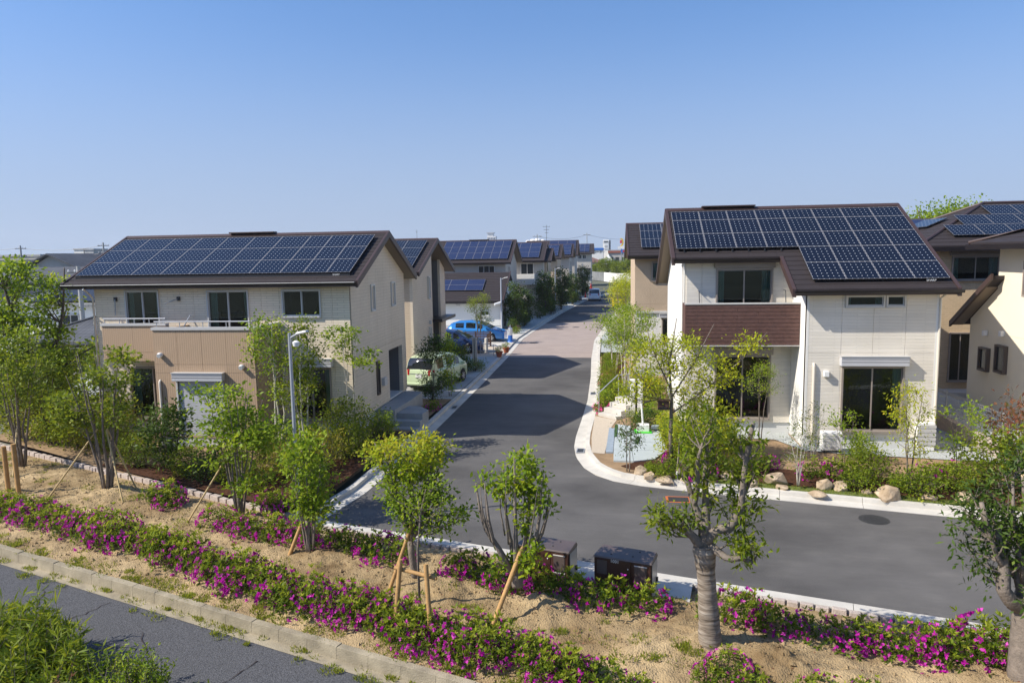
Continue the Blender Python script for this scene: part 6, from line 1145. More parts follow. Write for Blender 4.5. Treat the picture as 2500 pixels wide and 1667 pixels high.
for x, y, r, h, lb in [(.92, 20.85, .3, .26, 'rounded boulder nearest the kerb curve'), (1.15, 20.45, .26, .18, 'low boulder second from the kerb curve'), (1.55, 20.25, .38, .18, 'long flat rock third from the kerb curve'), (4.5, 20.1, .40, .34, 'tallest angular boulder in the rock garden'), (4.62, 19.75, .24, .15, 'small rock at the foot of the tall boulder'), (5.72, 19.85, .31, .27, 'left one of the paired boulders'), (6.15, 19.8, .31, .25, 'right one of the paired boulders'), (5.4, 19.3, .32, .12, 'flat pale stone set in the lawn'), (7.2, 19.25, .55, .28, 'broad tawny boulder at the lawn edge'), (8.9, 19.15, .34, .22, 'boulder half hidden by the pruned tree at right'), (2.85, 20.5, .3, .2, 'rock under the yellow-green shrub'), (3.3, 20.55, .3, .24, 'rock left of the tall boulder'), (1.45, 26.3, .28, .36, 'upright stone behind the sign post'), (2.15, 20.25, .26, .17, 'tan rock right of the long flat rock'), (3.85, 19.95, .28, .2, 'tan rock at the lawn edge left of the tallest boulder'), (6.7, 19.55, .2, .13, 'small tan stone between the paired boulders and the broad one'), (8.1, 19.15, .26, .17, 'tan rock between the broad boulder and the clipped shrub')]: boulder(x, y, r, h, abs(int(x*100)), lb, zf=right_z if x > -5 else left_z)
# --- weeds, foreground thicket
g = np.random.default_rng(77); P = []; D = []
def tuft(x, y, n, r, h, z):
    n = int(n*2.0); h = h*1.7
    a = g.uniform(0, 6.28, n); q = r*np.sqrt(g.random(n)); P.append(np.stack([x+q*np.cos(a), y+q*np.sin(a), np.full(n, z)], 1)); D.append(np.stack([np.cos(a)*.7, np.sin(a)*.7, np.full(n, h)], 1))
for i in range(230):
    x = g.uniform(-20, 5); y = KY(x)+g.choice([g.uniform(.15, .5), g.uniform(.2, 2.2)]); tuft(x, y, int(g.uniform(20, 70)), g.uniform(.08, .25), 1.2, bed_z(x, y)-.01)
for i in range(150):
    x = g.uniform(-20, 2); y = KY(x)-g.uniform(.02, .12) if g.random() < .6 else KY(x)-g.uniform(.28, .4); tuft(x, y, int(g.uniform(6, 40)), g.uniform(.04, .16), 1.0, 0.0)
for i in range(120):
    x = g.uniform(-20, 6); t = g.uniform(.3, .95); y = KY(x)+t*((EY(x) if x < -7.3 else FKy(x)-.5)-KY(x)); tuft(x, y, int(g.uniform(10, 50)), g.uniform(.06, .25), .8, bed_z(x, y)-.01)
for x, y in ((1.25, 10.95), (1.15, 11.1), (-1.2, 9.75), (-1.0, 9.6)): tuft(x, y, 160, .2, 2.2, bed_z(x, y)-.02)
for i in range(60):
    t = g.random(); x, y = -9.2+t*1.4, 9.1+t*1.15; tuft(x+g.normal(0, .03), y+g.normal(0, .03), 12, .06, .8, 0)
for i in range(40):
    t = g.random(); x, y = -4.2+t*.55, 9.4+t*.5; tuft(x+g.normal(0, .03), y+g.normal(0, .03), 14, .06, .8, 0)
o = link('weeds', leaf_mesh('weeds', np.vstack(P), .06, .016, 'grass_blade', g, np.vstack(D), .2, .35)); tag(o, 'small weeds and grass tufts scattered over the sand and kerb', 'weeds', kind='stuff')
g = np.random.default_rng(78); P = []
for i in range(5200):
    t = g.random(); j = int(g.integers(0, 60)); q = off(MU, 1.0)[0] if False else None; x = g.uniform(1.3, 15); y = float(np.interp(x, [p[0] for p in LW], [p[1] for p in LW]))+g.uniform(.54, .98); P.append((x, y, right_z(x, y)+.008)) if i % 1 == 0 else None
P = np.array(P); D = np.stack([g.normal(0, .5, len(P)), g.normal(0, .5, len(P)), np.ones(len(P))], 1); o = link('lawn_grass', leaf_mesh('lawn_grass', P, .05, .012, 'grass_blade', g, D, .2, .3)); tag(o, 'thin grass of the lawn strip along the right kerb', 'grass', kind='stuff')
def thicket(label, x, y, r, h, n, leaf, L, Wd, seed, cat='shrub', name='thicket'):
    """loose canes of uneven height, leaves set along the upper part of each"""
    g = np.random.default_rng(seed); k = max(12, n//26); mb = MB(); P = []; D = []
    for i in range(k):
        a = g.uniform(0, 6.28); q = r*math.sqrt(g.random()); bx, by = q*math.cos(a), q*math.sin(a); hh = h*g.uniform(.45, 1.15)*(1-.35*(q/r)**2); le = g.normal(0, .22, 2); tp = np.array([bx+le[0]*hh, by+le[1]*hh, hh]); b0 = np.array([bx, by, 0]); md = b0*.5+tp*.5+np.array([0, 0, hh*.08])
        mb.tube([tuple(b0), tuple(md), tuple(tp)], [.007, .005, .002], 4, cap=False); m = n//k; t = g.uniform(.25, 1.02, m)[:, None]; pos = b0*(1-t)**2+2*md*t*(1-t)+tp*t*t; dd = g.normal(size=(m, 3)); dd[:, 2] = np.abs(dd[:, 2])*.5+.35; P.append(pos); D.append(dd)
    bm = bpy.data.meshes.new('stems'); bm.from_pydata(mb.v, [], mb.f); bm.materials.append(M['bark_grey']); pl = Plant(); pl.trunk = bm; pl.crown = leaf_mesh('foliage', np.vstack(P), L, Wd, leaf, g, np.vstack(D), .3, .35); put(pl, name, label, cat, (x, y, -.02), 0, 1, 'foreground thicket', None, ('stems', 'foliage'))
thicket('dark bamboo grass filling the bottom left corner', -9.4, 9.55, 1.0, 1.15, 5200, 'leaf_mid', .22, .032, 5); thicket('bamboo grass just left of the bright shrub, bottom left', -8.3, 9.2, .75, 1.0, 2600, 'leaf_mid', .2, .03, 9); thicket('bright fine-leaved shrub at the bottom edge', -7.05, 9.1, .62, .85, 6000, 'leaf_fresh', .065, .024, 6); thicket('rust-tipped shrub at the bottom left edge', -7.65, 8.45, .45, .8, 1600, 'leaf_red', .09, .022, 7); thicket('loose green weeds right of the bright shrub', -6.05, 9.05, .4, .45, 600, 'leaf_mid', .12, .025, 8); thicket('bamboo grass at the left edge above the corner', -10.7, 10.2, .7, .9, 2600, 'leaf_mid', .2, .032, 10)
# --- clods, pebbles and dry litter on the sand
g = np.random.default_rng(90); V = []; Fc = []
oct_v = np.array([(1, 0, 0), (-1, 0, 0), (0, 1, 0), (0, -1, 0), (0, 0, 1), (0, 0, -1)], float); oct_f = [(0, 2, 4), (2, 1, 4), (1, 3, 4), (3, 0, 4), (2, 0, 5), (1, 2, 5), (3, 1, 5), (0, 3, 5)]
for i in range(9000):
    x = g.uniform(-19, 7); t = g.uniform(.03, .97); y = KY(x)+t*((EY(x) if x < -7.3 else FKy(x)-.5)-KY(x)); r = .008+.026*g.random()**3*(2.2 if g.random() < .06 else 1)
    v = oct_v*g.uniform(.7, 1.2, (6, 3))*r; a = g.uniform(0, 6.28); v[:, :2] = v[:, :2] @ np.array([[math.cos(a), -math.sin(a)], [math.sin(a), math.cos(a)]]); k = len(V); V += [tuple(q) for q in v+np.array([x, y, bed_z(x, y)+r*.3])]; Fc += [tuple(j+k for j in f) for f in oct_f]
me = bpy.data.meshes.new('soil_clods'); me.from_pydata(V, [], Fc); me.materials.append(M['sand_soil']); tag(link('soil_clods', me), 'small clods and pebbles lying over the sandy bed', 'pebbles', kind='stuff')
P = []
for i in range(1500):
    x = g.uniform(-19, 7); t = g.uniform(.03, .97); y = KY(x)+t*((EY(x) if x < -7.3 else FKy(x)-.5)-KY(x)); P.append((x, y, bed_z(x, y)+.012))
D = np.stack([g.normal(size=len(P)), g.normal(size=len(P)), np.full(len(P), .08)], 1); tag(link('leaf_litter', leaf_mesh('leaf_litter', np.array(P), .05, .022, 'leaf_red', g, D, .8, .05)), 'dry fallen leaves and petals on the sandy bed', 'leaf litter', kind='stuff')
# ------------------------------------------------------------------ street furniture
def lamp(label, x, y, h, r=.055, arm=.55, cam_box=False, heads=1, z0=0.05):
    L = thing('street_lamp', label, 'street lamp', (x, y, z0), 'street lamps')
    MB().lathe((x, y, z0), [(r*2.2, 0), (r*2.2, .03), (r*1.25, .05), (r*1.2, .25), (r*1.1, .26), (r*.85, h-z0), (r*.8, h-z0+.03)], 14).build('pole', 'steel', L, smooth=True)
    a = MB().tube([(x, y, h-.1), (x+arm*.35, y-.03, h-.02), (x+arm, y-.08, h+.08)], .028, 8).build('arm', 'steel', L, smooth=True)
    MB().hexa([(x+arm*.45, y-.13, h-.0), (x+arm+.08, y-.17, h+.06), (x+arm+.08, y-.0, h+.06), (x+arm*.45, y+.04, h-.0), (x+arm*.5, y-.11, h+.06), (x+arm+.05, y-.15, h+.11), (x+arm+.05, y-.02, h+.11), (x+arm*.5, y+.02, h+.06)]).build('lamp_head', 'alu', L, bevel=.015)
    if heads > 1:
        MB().lathe((x+arm*.42, y-.05, h-.3), [(.03, 0), (.07, .03), (.085, .12), (.03, .16)], 12).build('sensor', 'white_plastic', L, smooth=True)
    if cam_box:
        b = MB().box(x-.06, x+.06, y-.1, y+.1, 2.35, 2.5).build('bracket', 'steel', L); MB().tube([(x-.05, y-.1, 2.5), (x-.55, y-.35, 2.35)], .1, 10).build('camera_housing', 'white_plastic', L, smooth=True)
    return L
lamp('tall grey street lamp standing among the trees of the left bed', -7.5, 16.32, 4.72, .045, .42, heads=2); lamp('pale street lamp with a camera before the white wing', -9.05, 61.2, 4.55, .07, .55, True); lamp('thin pale street lamp at the left kerb by the white balcony house', -5.72, 78.7, 4.95, .07, .5); lamp('farthest street lamp before the house at the street end', -4.9, 138, 4.65, .09, .6)
# brown cabinets
def cabinet(label, x, y, plate):
    C = thing('utility_cabinet', label, 'utility cabinet', (x, y, .05), 'brown utility cabinets'); a = math.atan(-.30); Rz = Matrix.Rotation(a, 4, 'Z'); n0 = len(bpy.data.objects); ORG[C.name] = Vector((0, 0, 0)); C.rotation_euler = (0, 0, a)
    w, d, h = 1.08, .46, .9
    MB().box(-.02, w+.02, -.02, d+.02, -.05, .06).build('base', 'concrete_pale', C); MB().box(0, w, .03, d, .06, h-.03).build('body', 'cabinet_brown', C)
    MB().hexa([(-.015, -.015, h-.03), (w+.015, -.015, h-.03), (w+.015, d+.015, h-.03), (-.015, d+.015, h-.03), (0, .0, h), (w, .0, h), (w-.01, d, h+.035), (.05, d, h+.035)]).build('lid', 'cabinet_panel', C, bevel=.006)
    for x0, x1 in ((.012, .70), (.71, w-.012)):
        dr = MB().box(x0, x1, .0, .03, .08, h-.035).build('door', 'cabinet_brown', C, bevel=.006)
        if x0 > .5:
            for z0, z1 in ((.50, .80), (.14, .46)):
                MB().box(x0+.06, x1-.07, -.012, -.001, z0, z1).build('vent_panel', 'cabinet_panel', dr, bevel=.006); MB().box(x0+.055, x1-.065, -.016, -.001, z1+.004, z1+.018).build('trim', 'frame_pale', dr)
        else:
            MB().box(x0+.05, x0+.24, -.010, -.001, .56, .82).build('label_plate', 'cabinet_panel', dr); 
            for z in (.3, .72): MB().lathe((0, 0, 0), [(.012, 0), (.012, .01)], 8).build('lock', 'white_plastic', dr).matrix_local = Matrix.Translation((x1-.05, .0, z)) @ Matrix.Rotation(rad(90), 4, 'X')
    MB().box(w, w+.008, .05, d-.02, .08, h-.05).build('side_panel', 'cabinet_side', C); MB().box(w+.008, w+.04, d-.12, d-.07, .42, .5).build('handle', 'black_plastic', C)
    for px, py in ((.3, .12), (.7, .15), (.36, .34), (.78, .36)): MB().lathe((px, py, h+.0+.035*py/d), [(.02, 0), (.012, .012)], 8).build('lid_bolt', 'black_plastic', C)
    if plate: text_mesh('number_plate', plate, .085, 'white_plastic', C, Matrix.Translation((.40, -.006, .83)) @ Matrix.Rotation(rad(90), 4, 'X'))
cabinet('brown utility cabinet with a number plate, right one of the pair', -.28, 13.06, '1001'); cabinet('brown utility cabinet half behind the golden tree, left one of the pair', -1.78, 13.42, None)
poly_sheet('cabinet_pad', [(-2.2, 12.95), (1.35, 12.35), (1.6, 13.72), (-2.1, 14.75)], .17, 'concrete_pale')
# pale stairs with railing on the right
st = thing('garden_stairs', 'pale stone stairs climbing from the right kerb towards the tan house', 'stairs', (.3, 28.6, .1)); u = Vector((.69, -.72, 0)); n = Vector((.72, .69, 0)); o0 = Vector((-.42, 28.5, 0))
for i in range(4):
    a = o0+n*(.31*i); b = a+u*(1.02-.05*i); c = a+n*(1.5-.31*i)+u*(1.02-.05*i); d = a+n*(1.5-.31*i); z0 = .08+.17*i+(.003 if i else 0); MB().prism([(q.x, q.y, z0) for q in (a, b, c, d)], (0, 0, .17+(0 if i else .003)-.003)).build('step', 'concrete_pale', st, bevel=.008)
rl = thing('stair_railing', 'slim grey handrail of the pale stairs', 'railing', (.2, 29, .2)); pts = [(-.42, 28.62, 1.0), (.36, 29.35, 1.62), (1.0, 29.4, 1.64), (1.85, 29.9, 2.0)]
MB().tube(pts, .022, 8).build('handrail', 'steel', rl, smooth=True)
for p, z in ((pts[0], .1), ((.36, 29.35, 1.62), .7), ((.75, 29.38, 1.63), .75)): MB().tube([(p[0]+.03, p[1]+.03, z), (p[0]+.03, p[1]+.03, p[2]-.01)], .018, 8).build('baluster', 'steel', rl)
gp = thing('gate_pillar', 'white gate pillar with a dark slot beside the pale stairs', 'pillar', (.95, 28.3, .1)); MB().box(.82, 1.02, 28.2, 28.45, .1, 1.62).build('pier', 'wall_white', gp, bevel=.01); MB().box(1.02, 1.1, 28.24, 28.42, .1, 1.60).build('slot', 'black_plastic', gp); MB().box(1.1, 1.3, 28.2, 28.45, .1, 1.62).build('pier', 'wall_white', gp, bevel=.01)
sg = thing('sign_post', 'white post in a white block on a green frame on the paved pad', 'sign', (1.2, 25.75, .18)); MB().box(.98, 1.42, 25.62, 25.92, .2, .46).build('block', 'wall_white', sg, bevel=.02); MB().box(.9, 1.5, 25.5, 26.0, .18, .215).build('frame', 'green_plastic', sg); MB().tube([(1.2, 25.77, .46), (1.14, 25.75, 1.3)], .035, 10).build('post', 'white_plastic', sg, smooth=True)
tg = tag(MB().prism([(1.5, 26.0, .18), (1.95, 26.05, .18), (1.9, 26.25, .18), (1.55, 26.2, .18)], (0, 0, .16)).build('planter', 'slab_blue', bevel=.02), 'small grey trough at the corner of the paved pad', 'planter')
bb = thing('nest_box', 'small brown box fixed to the open-branched tree trunk', 'box', (1.66, 21.4, 2.0)); MB().box(1.42, 1.74, 21.28, 21.42, 1.93, 2.2).build('box_body', 'wood_brown', bb, bevel=.01); MB().box(1.39, 1.77, 21.24, 21.45, 2.2, 2.23).build('box_roof', 'wood_brown', bb); MB().box(1.46, 1.70, 21.272, 21.279, 1.97, 2.02).build('box_slot', 'black_plastic', bb)
sp = thing('spot_light', 'small white garden spotlight by the kerb rocks', 'light', (1.9, 20.4, .2)); MB().tube([(1.92, 20.42, .14), (1.92, 20.4, .3)], .012, 6).build('spike', 'steel', sp); MB().tube([(1.9, 20.42, .28), (1.95, 20.35, .44)], .04, 10).build('housing', 'white_plastic', sp, smooth=True)
ac = thing('air_conditioner', 'pale outdoor air-conditioner unit at the foot of the cream pipe', 'air conditioner', (6.55, 22.85, .35)); MB().box(6.45, 7.05, 22.75, 23.05, .42, .98).build('casing', 'white_plastic', ac, bevel=.02)
for i in range(9): MB().box(6.5, 6.86, 22.742, 22.749, .48+i*.05, .505+i*.05).build('grille_bar', 'alu', ac)
for x in (6.5, 6.95): MB().box(x, x+.06, 22.76, 23.04, .34, .42).build('foot', 'black_plastic', ac)
# things beyond the green minivan
gt = thing('gate_post', 'grey slim gate post with a dark slot beyond the green minivan', 'gate post', (-7.8, 41.6, .12)); MB().box(-7.9, -7.8, 41.5, 41.7, .12, 1.75).build('pier', 'wall_greige', gt); MB().box(-7.8, -7.76, 41.53, 41.67, .12, 1.72).build('slot', 'black_plastic', gt); MB().box(-7.76, -7.64, 41.5, 41.7, .12, 1.75).build('pier', 'wall_greige', gt)
sf = thing('slat_fence', 'brown horizontal slat fence between the navy and the blue car', 'fence', (-10.2, 50.2, .12))
for x in (-12.6, -11.5, -10.4, -9.3, -8.25): MB().box(x-.05, x+.05, 50.25, 50.33, .1, 1.2).build('fence_post', 'wood_brown', sf)
for i in range(8): MB().box(-12.65, -8.2, 50.2, 50.245, .3+i*.115, .37+i*.115).build('slat', 'wood_brown', sf)
hr = thing('loop_railing', 'looped grey handrail by the beige forecourt', 'railing', (-7.6, 45.6, .13)); MB().tube([(-8.2, 45.9, .13), (-8.2, 45.9, .85), (-7.2, 45.5, .85), (-7.02, 45.45, .75), (-7.02, 45.45, .5), (-7.2, 45.5, .42), (-8.2, 45.9, .42)], .022, 8).build('tube', 'steel', hr, smooth=True); MB().tube([(-7.3, 45.55, .13), (-7.3, 45.55, .84)], .02, 8).build('post', 'steel', hr)
bo = thing('bollard', 'cream round bollard behind the looped handrail', 'bollard', (-7.95, 46.7, .13)); MB().lathe((-7.95, 46.7, .13), [(.11, 0), (.11, .95), (.09, 1.0), (.02, 1.02)], 14).build('shaft', 'concrete_pale', bo, smooth=True); MB().lathe((-7.95, 46.7, .13), [(.15, 0), (.14, .05)], 14).build('foot', 'concrete_grey', bo)
bl = thing('water_barrier', 'blue and white bollard by the front of the blue hatchback', 'bollard', (-7.2, 52.9, .13)); MB().lathe((-7.2, 52.9, .13), [(.24, 0), (.22, .05), (.17, .12), (.17, .5)], 16).build('base', 'blue_plastic', bl, smooth=True); MB().lathe((-7.2, 52.9, .63), [(.17, 0), (.17, .5), (.1, .56), (.03, .6), (.03, .75)], 16).build('top', 'white_plastic', bl, smooth=True)
FP = shrub(.35, .26, 'leaf_mid', 201, .05, .03, 10, 40, cr=.07)
for x, y, lb in ((-6.85, 45.0, 'terracotta pot of dark plants nearest the kerb gap'), (-6.68, 47.0, 'terracotta pot of green plants at the start of the pink paving')):
    t = thing('flower_pot', lb, 'flower pot', (x, y, .13), 'terracotta pots'); MB().lathe((x, y, .13), [(.14, 0), (.22, .3), (.24, .3), (.24, .35), (.2, .35), (.19, .3)], 16).build('pot', 'terracotta', t, smooth=True); q = link('plant', FP.crown, t); q.location = (0, 0, .3)
tc = thing('traffic_cone', 'red traffic cone at the kerb beside the silver minivan', 'traffic cone', (-3.4, 107.5, .05), 'red cones'); MB().lathe((-3.4, 107.5, .02), [(.2, .04), (.14, .3), (.03, .9)], 12).build('cone', 'red_plastic', tc, smooth=True); MB().box(-3.62, -3.18, 107.28, 107.72, .01, .05).build('base', 'red_plastic', tc)
tc = thing('traffic_cone', 'red traffic cone in the road beyond the silver minivan', 'traffic cone', (-3.3, 138, .05), 'red cones'); MB().lathe((-3.3, 138, .02), [(.22, .04), (.15, .4), (.04, .95)], 12).build('cone', 'red_plastic', tc, smooth=True); MB().box(-3.65, -2.95, 137.65, 138.35, .01, .05).build('base', 'red_plastic', tc)
# ------------------------------------------------------------------ vehicles
def car(label, loc, rot, paint, L, Wd, H, roof, belt, wins, glass_f, glass_r, wx, wr=.31, name='car', cat='car', grp='parked cars'):
    """roof / belt: (x, z) profiles from tail to nose; wins: side-window spans; glass_f / glass_r: x spans of windscreen and rear window"""
    C = thing(name, label, cat, (0, 0, 0), grp); rx, rz = zip(*roof); bx_, bz = zip(*belt)
    xs = sorted({round(v, 3) for v in [*np.linspace(0, L, 26), *rx, *bx_, *glass_f, *glass_r, *[w+q for w in wx for q in np.linspace(-wr*1.2, wr*1.2, 9)]] if 0 <= v <= L})
    def ring(x):
        zl = .2
        for w in wx:
            d = (wr*1.16)**2-(x-w)**2
            if d > 0: zl = max(zl, wr+math.sqrt(d))
        zb = np.interp(x, bx_, bz); zr_ = np.interp(x, rx, rz); w = Wd/2*np.interp(x, [0, .12, .5, L-.7, L-.2, L], [.86, .95, 1, 1, .9, .7]); zl = min(zl, zb-.15)
        if zr_ > zb+.03: f = min(1, (zr_-zb)/(H-max(bz))); t = [(w*.945, zb+.015), (w*(.945-.15*f), zr_-.06*f), (w*(.945-.24*f), zr_-.012), (0, zr_+.015)]
        else: t = [(w*.93, zb+.01), (w*.8, zb+.025), (w*.5, zb+.04), (0, zb+.045)]
        return [(0, zl+.03), (w*.86, zl), (w*.985, zl+.1*(zb-zl)), (w, zl+.45*(zb-zl)), (w*.99, zb-.12*(zb-zl)), (w*.965, zb)]+t
    R = [ring(x) for x in xs]; k = 10; V = []; 
    for x, r in zip(xs, R): V += [(x, y, z) for y, z in r]+[(x, -y, z) for y, z in r[::-1]]
    m = 2*k; F = [(i*m+j, i*m+(j+1) % m, (i+1)*m+(j+1) % m, (i+1)*m+j) for i in range(len(xs)-1) for j in range(m)]+[tuple(range(m-1, -1, -1)), tuple((len(xs)-1)*m+j for j in range(m))]
    mb = MB(); mb.add(V, F); mb.build('body', paint, C, smooth=True)
    def patch(nm, span, j0, j1, sgn, ins=0.0, ma='car_glass'):
        a = [i for i, x in enumerate(xs) if span[0]-1e-6 <= x <= span[1]+1e-6]; q = MB(); vs = []
        for i in a:
            r = R[i]; pt = []
            for j in range(j0, j1+1): pt.append(r[j])
            if len(pt) == 2: (y0, z0), (y1, z1) = pt; pt = [(y0+(y1-y0)*.1, z0+(z1-z0)*.1), (y0+(y1-y0)*.88, z0+(z1-z0)*.88)]
            vs.append(pt)
        for i, pt in zip(a, vs):
            for y, z in pt: q.v.append((xs[i], sgn*(y+.008), z+.006 if j1 > 7 else z))
        n_ = len(vs[0]); q.f = [(i*n_+j, (i+1)*n_+j, (i+1)*n_+j+1, i*n_+j+1) if sgn > 0 else (i*n_+j, i*n_+j+1, (i+1)*n_+j+1, (i+1)*n_+j) for i in range(len(a)-1) for j in range(n_-1)]; q.mi = [0]*len(q.f)
        if q.f: q.build(nm, ma, C, smooth=True)
    for s_ in (1, -1):
        for w in wins: patch('side_window', w, 6, 7, s_)
    def screen(nm, span):
        a = [i for i, x in enumerate(xs) if span[0]-1e-6 <= x <= span[1]+1e-6]; q = MB(); e = 1 if span[0] > L/2 else -1
        for i in a:
            r = R[i]; y1, z1 = r[7]; row_ = [(-y1*.97, z1), (-r[8][0], r[8][1]), (0, r[9][1]), (r[8][0], r[8][1]), (y1*.97, z1)]
            for y, z in row_: q.v.append((xs[i]+e*.006, y, z+.01))
        q.f = [(i*5+j, (i+1)*5+j, (i+1)*5+j+1, i*5+j+1) for i in range(len(a)-1) for j in range(4)]; q.mi = [0]*len(q.f); q.build(nm, 'car_glass', C, smooth=True)
    screen('windscreen', glass_f); screen('rear_window', glass_r)
    for w in wx:
        for s_ in (1, -1):
            y = s_*(Wd/2-.1); t = MB(); prof = [(wr*.62, -.095), (wr*.9, -.1), (wr, -.07), (wr, .07), (wr*.9, .1), (wr*.62, .095)]; t.lathe((0, 0, 0), prof, 22); wo = t.build('wheel', 'tyre', C, smooth=True); wo.matrix_local = Matrix.Translation((w, y, wr)) @ Matrix.Rotation(rad(90), 4, 'X')
            ri = MB(); ri.lathe((0, 0, -s_*.085), [(wr*.63, -.01), (wr*.63, .01)], 20); 
            rm = ri.build('rim', 'steel_dark', wo); sk = MB()
            for q in range(6): a = q*math.pi/3; c, d = math.cos(a), math.sin(a); sk.add([(c*wr*.6-d*.035, d*wr*.6+c*.035, -s_*.10), (c*wr*.6+d*.035, d*wr*.6-c*.035, -s_*.10), (-c*.02+d*.03, -d*.02-c*.03, -s_*.108), (-c*.02-d*.03, -d*.02+c*.03, -s_*.108)], [(0, 1, 2, 3)])
            sk.build('spokes', 'rim', wo)
    zb0 = np.interp(.1, bx_, bz); zbL = np.interp(L-.1, bx_, bz)
    for s_ in (1, -1):
        MB().hexa([(-.012, s_*Wd*.36, zb0-.16), (.14, s_*Wd*.475, zb0-.16), (.14, s_*Wd*.3, zb0-.16), (-.012, s_*Wd*.3, zb0-.16), (-.012, s_*Wd*.36, zb0+.1), (.16, s_*Wd*.475, zb0+.12), (.16, s_*Wd*.3, zb0+.12), (-.012, s_*Wd*.3, zb0+.1)]).build('tail_light', 'lamp_red', C, bevel=.02)
        MB().hexa([(L-.45, s_*Wd*.46, zbL-.14), (L-.02, s_*Wd*.30, zbL-.16), (L-.1, s_*Wd*.2, zbL-.16), (L-.45, s_*Wd*.3, zbL-.14), (L-.5, s_*Wd*.44, zbL+.05), (L-.1, s_*Wd*.30, zbL-.02), (L-.15, s_*Wd*.2, zbL-.0), (L-.5, s_*Wd*.3, zbL+.05)]).build('headlight', 'lamp_clear', C, bevel=.02)
        xm = glass_f[0]*.35+glass_f[1]*.65; MB().hexa([(xm-.05, s_*Wd*.48, zb0+.02), (xm+.08, s_*Wd*.48, zb0+.02), (xm+.08, s_*Wd*.585, zb0+.02), (xm-.05, s_*Wd*.585, zb0+.02), (xm-.05, s_*Wd*.48, zb0+.15), (xm+.05, s_*Wd*.48, zb0+.15), (xm+.05, s_*Wd*.58, zb0+.15), (xm-.05, s_*Wd*.58, zb0+.15)]).build('mirror', paint, C, bevel=.02)
    MB().box(-.02, -.004, -.17, .17, .62, .79).build('number_plate', 'white_plastic', C, bevel=.006); MB().box(-.03, .3, -Wd*.42, Wd*.42, .24, .40).build('bumper', paint, C, bevel=.05)
    for s_ in (1, -1):      # door seams, handles, sill trim
        for x in (wins[0][1]+.03, wins[1][1]+.03, wins[2][1]-.05):
            w = Wd/2*np.interp(x, [0, .12, .5, L-.7, L-.2, L], [.86, .95, 1, 1, .9, .7]); zb = np.interp(x, bx_, bz); MB().box(x-.006, x+.006, s_*w-.004, s_*w+.004, .34, zb-.1).build('door_seam', 'black_plastic', C)
        for x in (wins[0][1]-.12, wins[1][1]-.12): MB().box(x-.09, x+.05, s_*(Wd/2-.01)-.015, s_*(Wd/2-.01)+.03, .80, .84).build('door_handle', paint, C, bevel=.01)
        MB().box(wx[0]+wr*1.2, wx[1]-wr*1.2, s_*Wd*.485-.02, s_*Wd*.485+.02, .18, .27).build('sill', 'black_plastic', C)
    MB().box(-.035, .1, -Wd*.40, Wd*.40, .17, .25).build('rear_skirt', 'black_plastic', C); MB().box(-.026, -.02, -Wd*.3, Wd*.3, .815, .835).build('tailgate_trim', 'rim', C); MB().box(.06, .085, -.02, .32, zb0+.12, zb0+.14).build('wiper', 'black_plastic', C)
    C.location = loc; C.rotation_euler = (0, 0, rot); return C
VAN = dict(roof=[(0, .93), (.05, 1.02), (.2, 1.38), (.32, 1.53), (.5, 1.60), (.9, 1.65), (1.5, 1.67), (2.0, 1.64), (2.4, 1.55), (2.75, 1.38), (3.05, 1.18), (3.35, .98), (3.7, .88), (3.9, .78)], belt=[(0, .88), (.3, .95), (1.5, .96), (2.6, .93), (3.3, .94), (3.65, .86), (3.82, .72), (3.9, .55)], wins=[(.45, 1.2), (1.28, 2.05), (2.13, 2.8)], glass_f=(2.4, 3.35), glass_r=(.05, .32), wx=(.68, 3.1))
HAT = dict(roof=[(0, .9), (.12, .98), (.45, 1.35), (.9, 1.50), (1.9, 1.54), (2.6, 1.46), (3.5, .98), (4.4, .7)], belt=[(0, .88), (.5, 1.0), (2.6, .93), (3.5, .93), (4.1, .76), (4.45, .55)], wins=[(.75, 1.5), (1.57, 2.35), (2.42, 3.0)], glass_f=(2.6, 3.5), glass_r=(.12, .45), wx=(.8, 3.5))
car('pale green minivan parked between the two near left houses', (-8.98, 33.4, .125), rad(75), 'paint_green', 3.9, 1.68, 1.67, **VAN); car('bright blue hatchback parked nose to the street on the left', (-12.1, 54.0, .125), rad(-3), 'paint_blue', 4.45, 1.77, 1.54, **HAT); car('dark navy car half hidden behind saplings near the slat fence', (-12.6, 47.3, .125), rad(0), 'paint_navy', 4.45, 1.75, 1.54, **HAT)
car('silver minivan standing in the street, tail to the viewer', (-1.97, 101, .0), rad(90), 'paint_silver', 3.9, 1.72, 1.67, **VAN); car('yellow car at the right roadside behind leaves', (1.25, 88.5, .0), rad(90), 'paint_yellow', 3.9, 1.7, 1.67, **VAN); car('black car parked off the left kerb before the far houses', (-8.0, 97.5, .1), rad(4), 'paint_black', 4.45, 1.77, 1.54, **HAT)
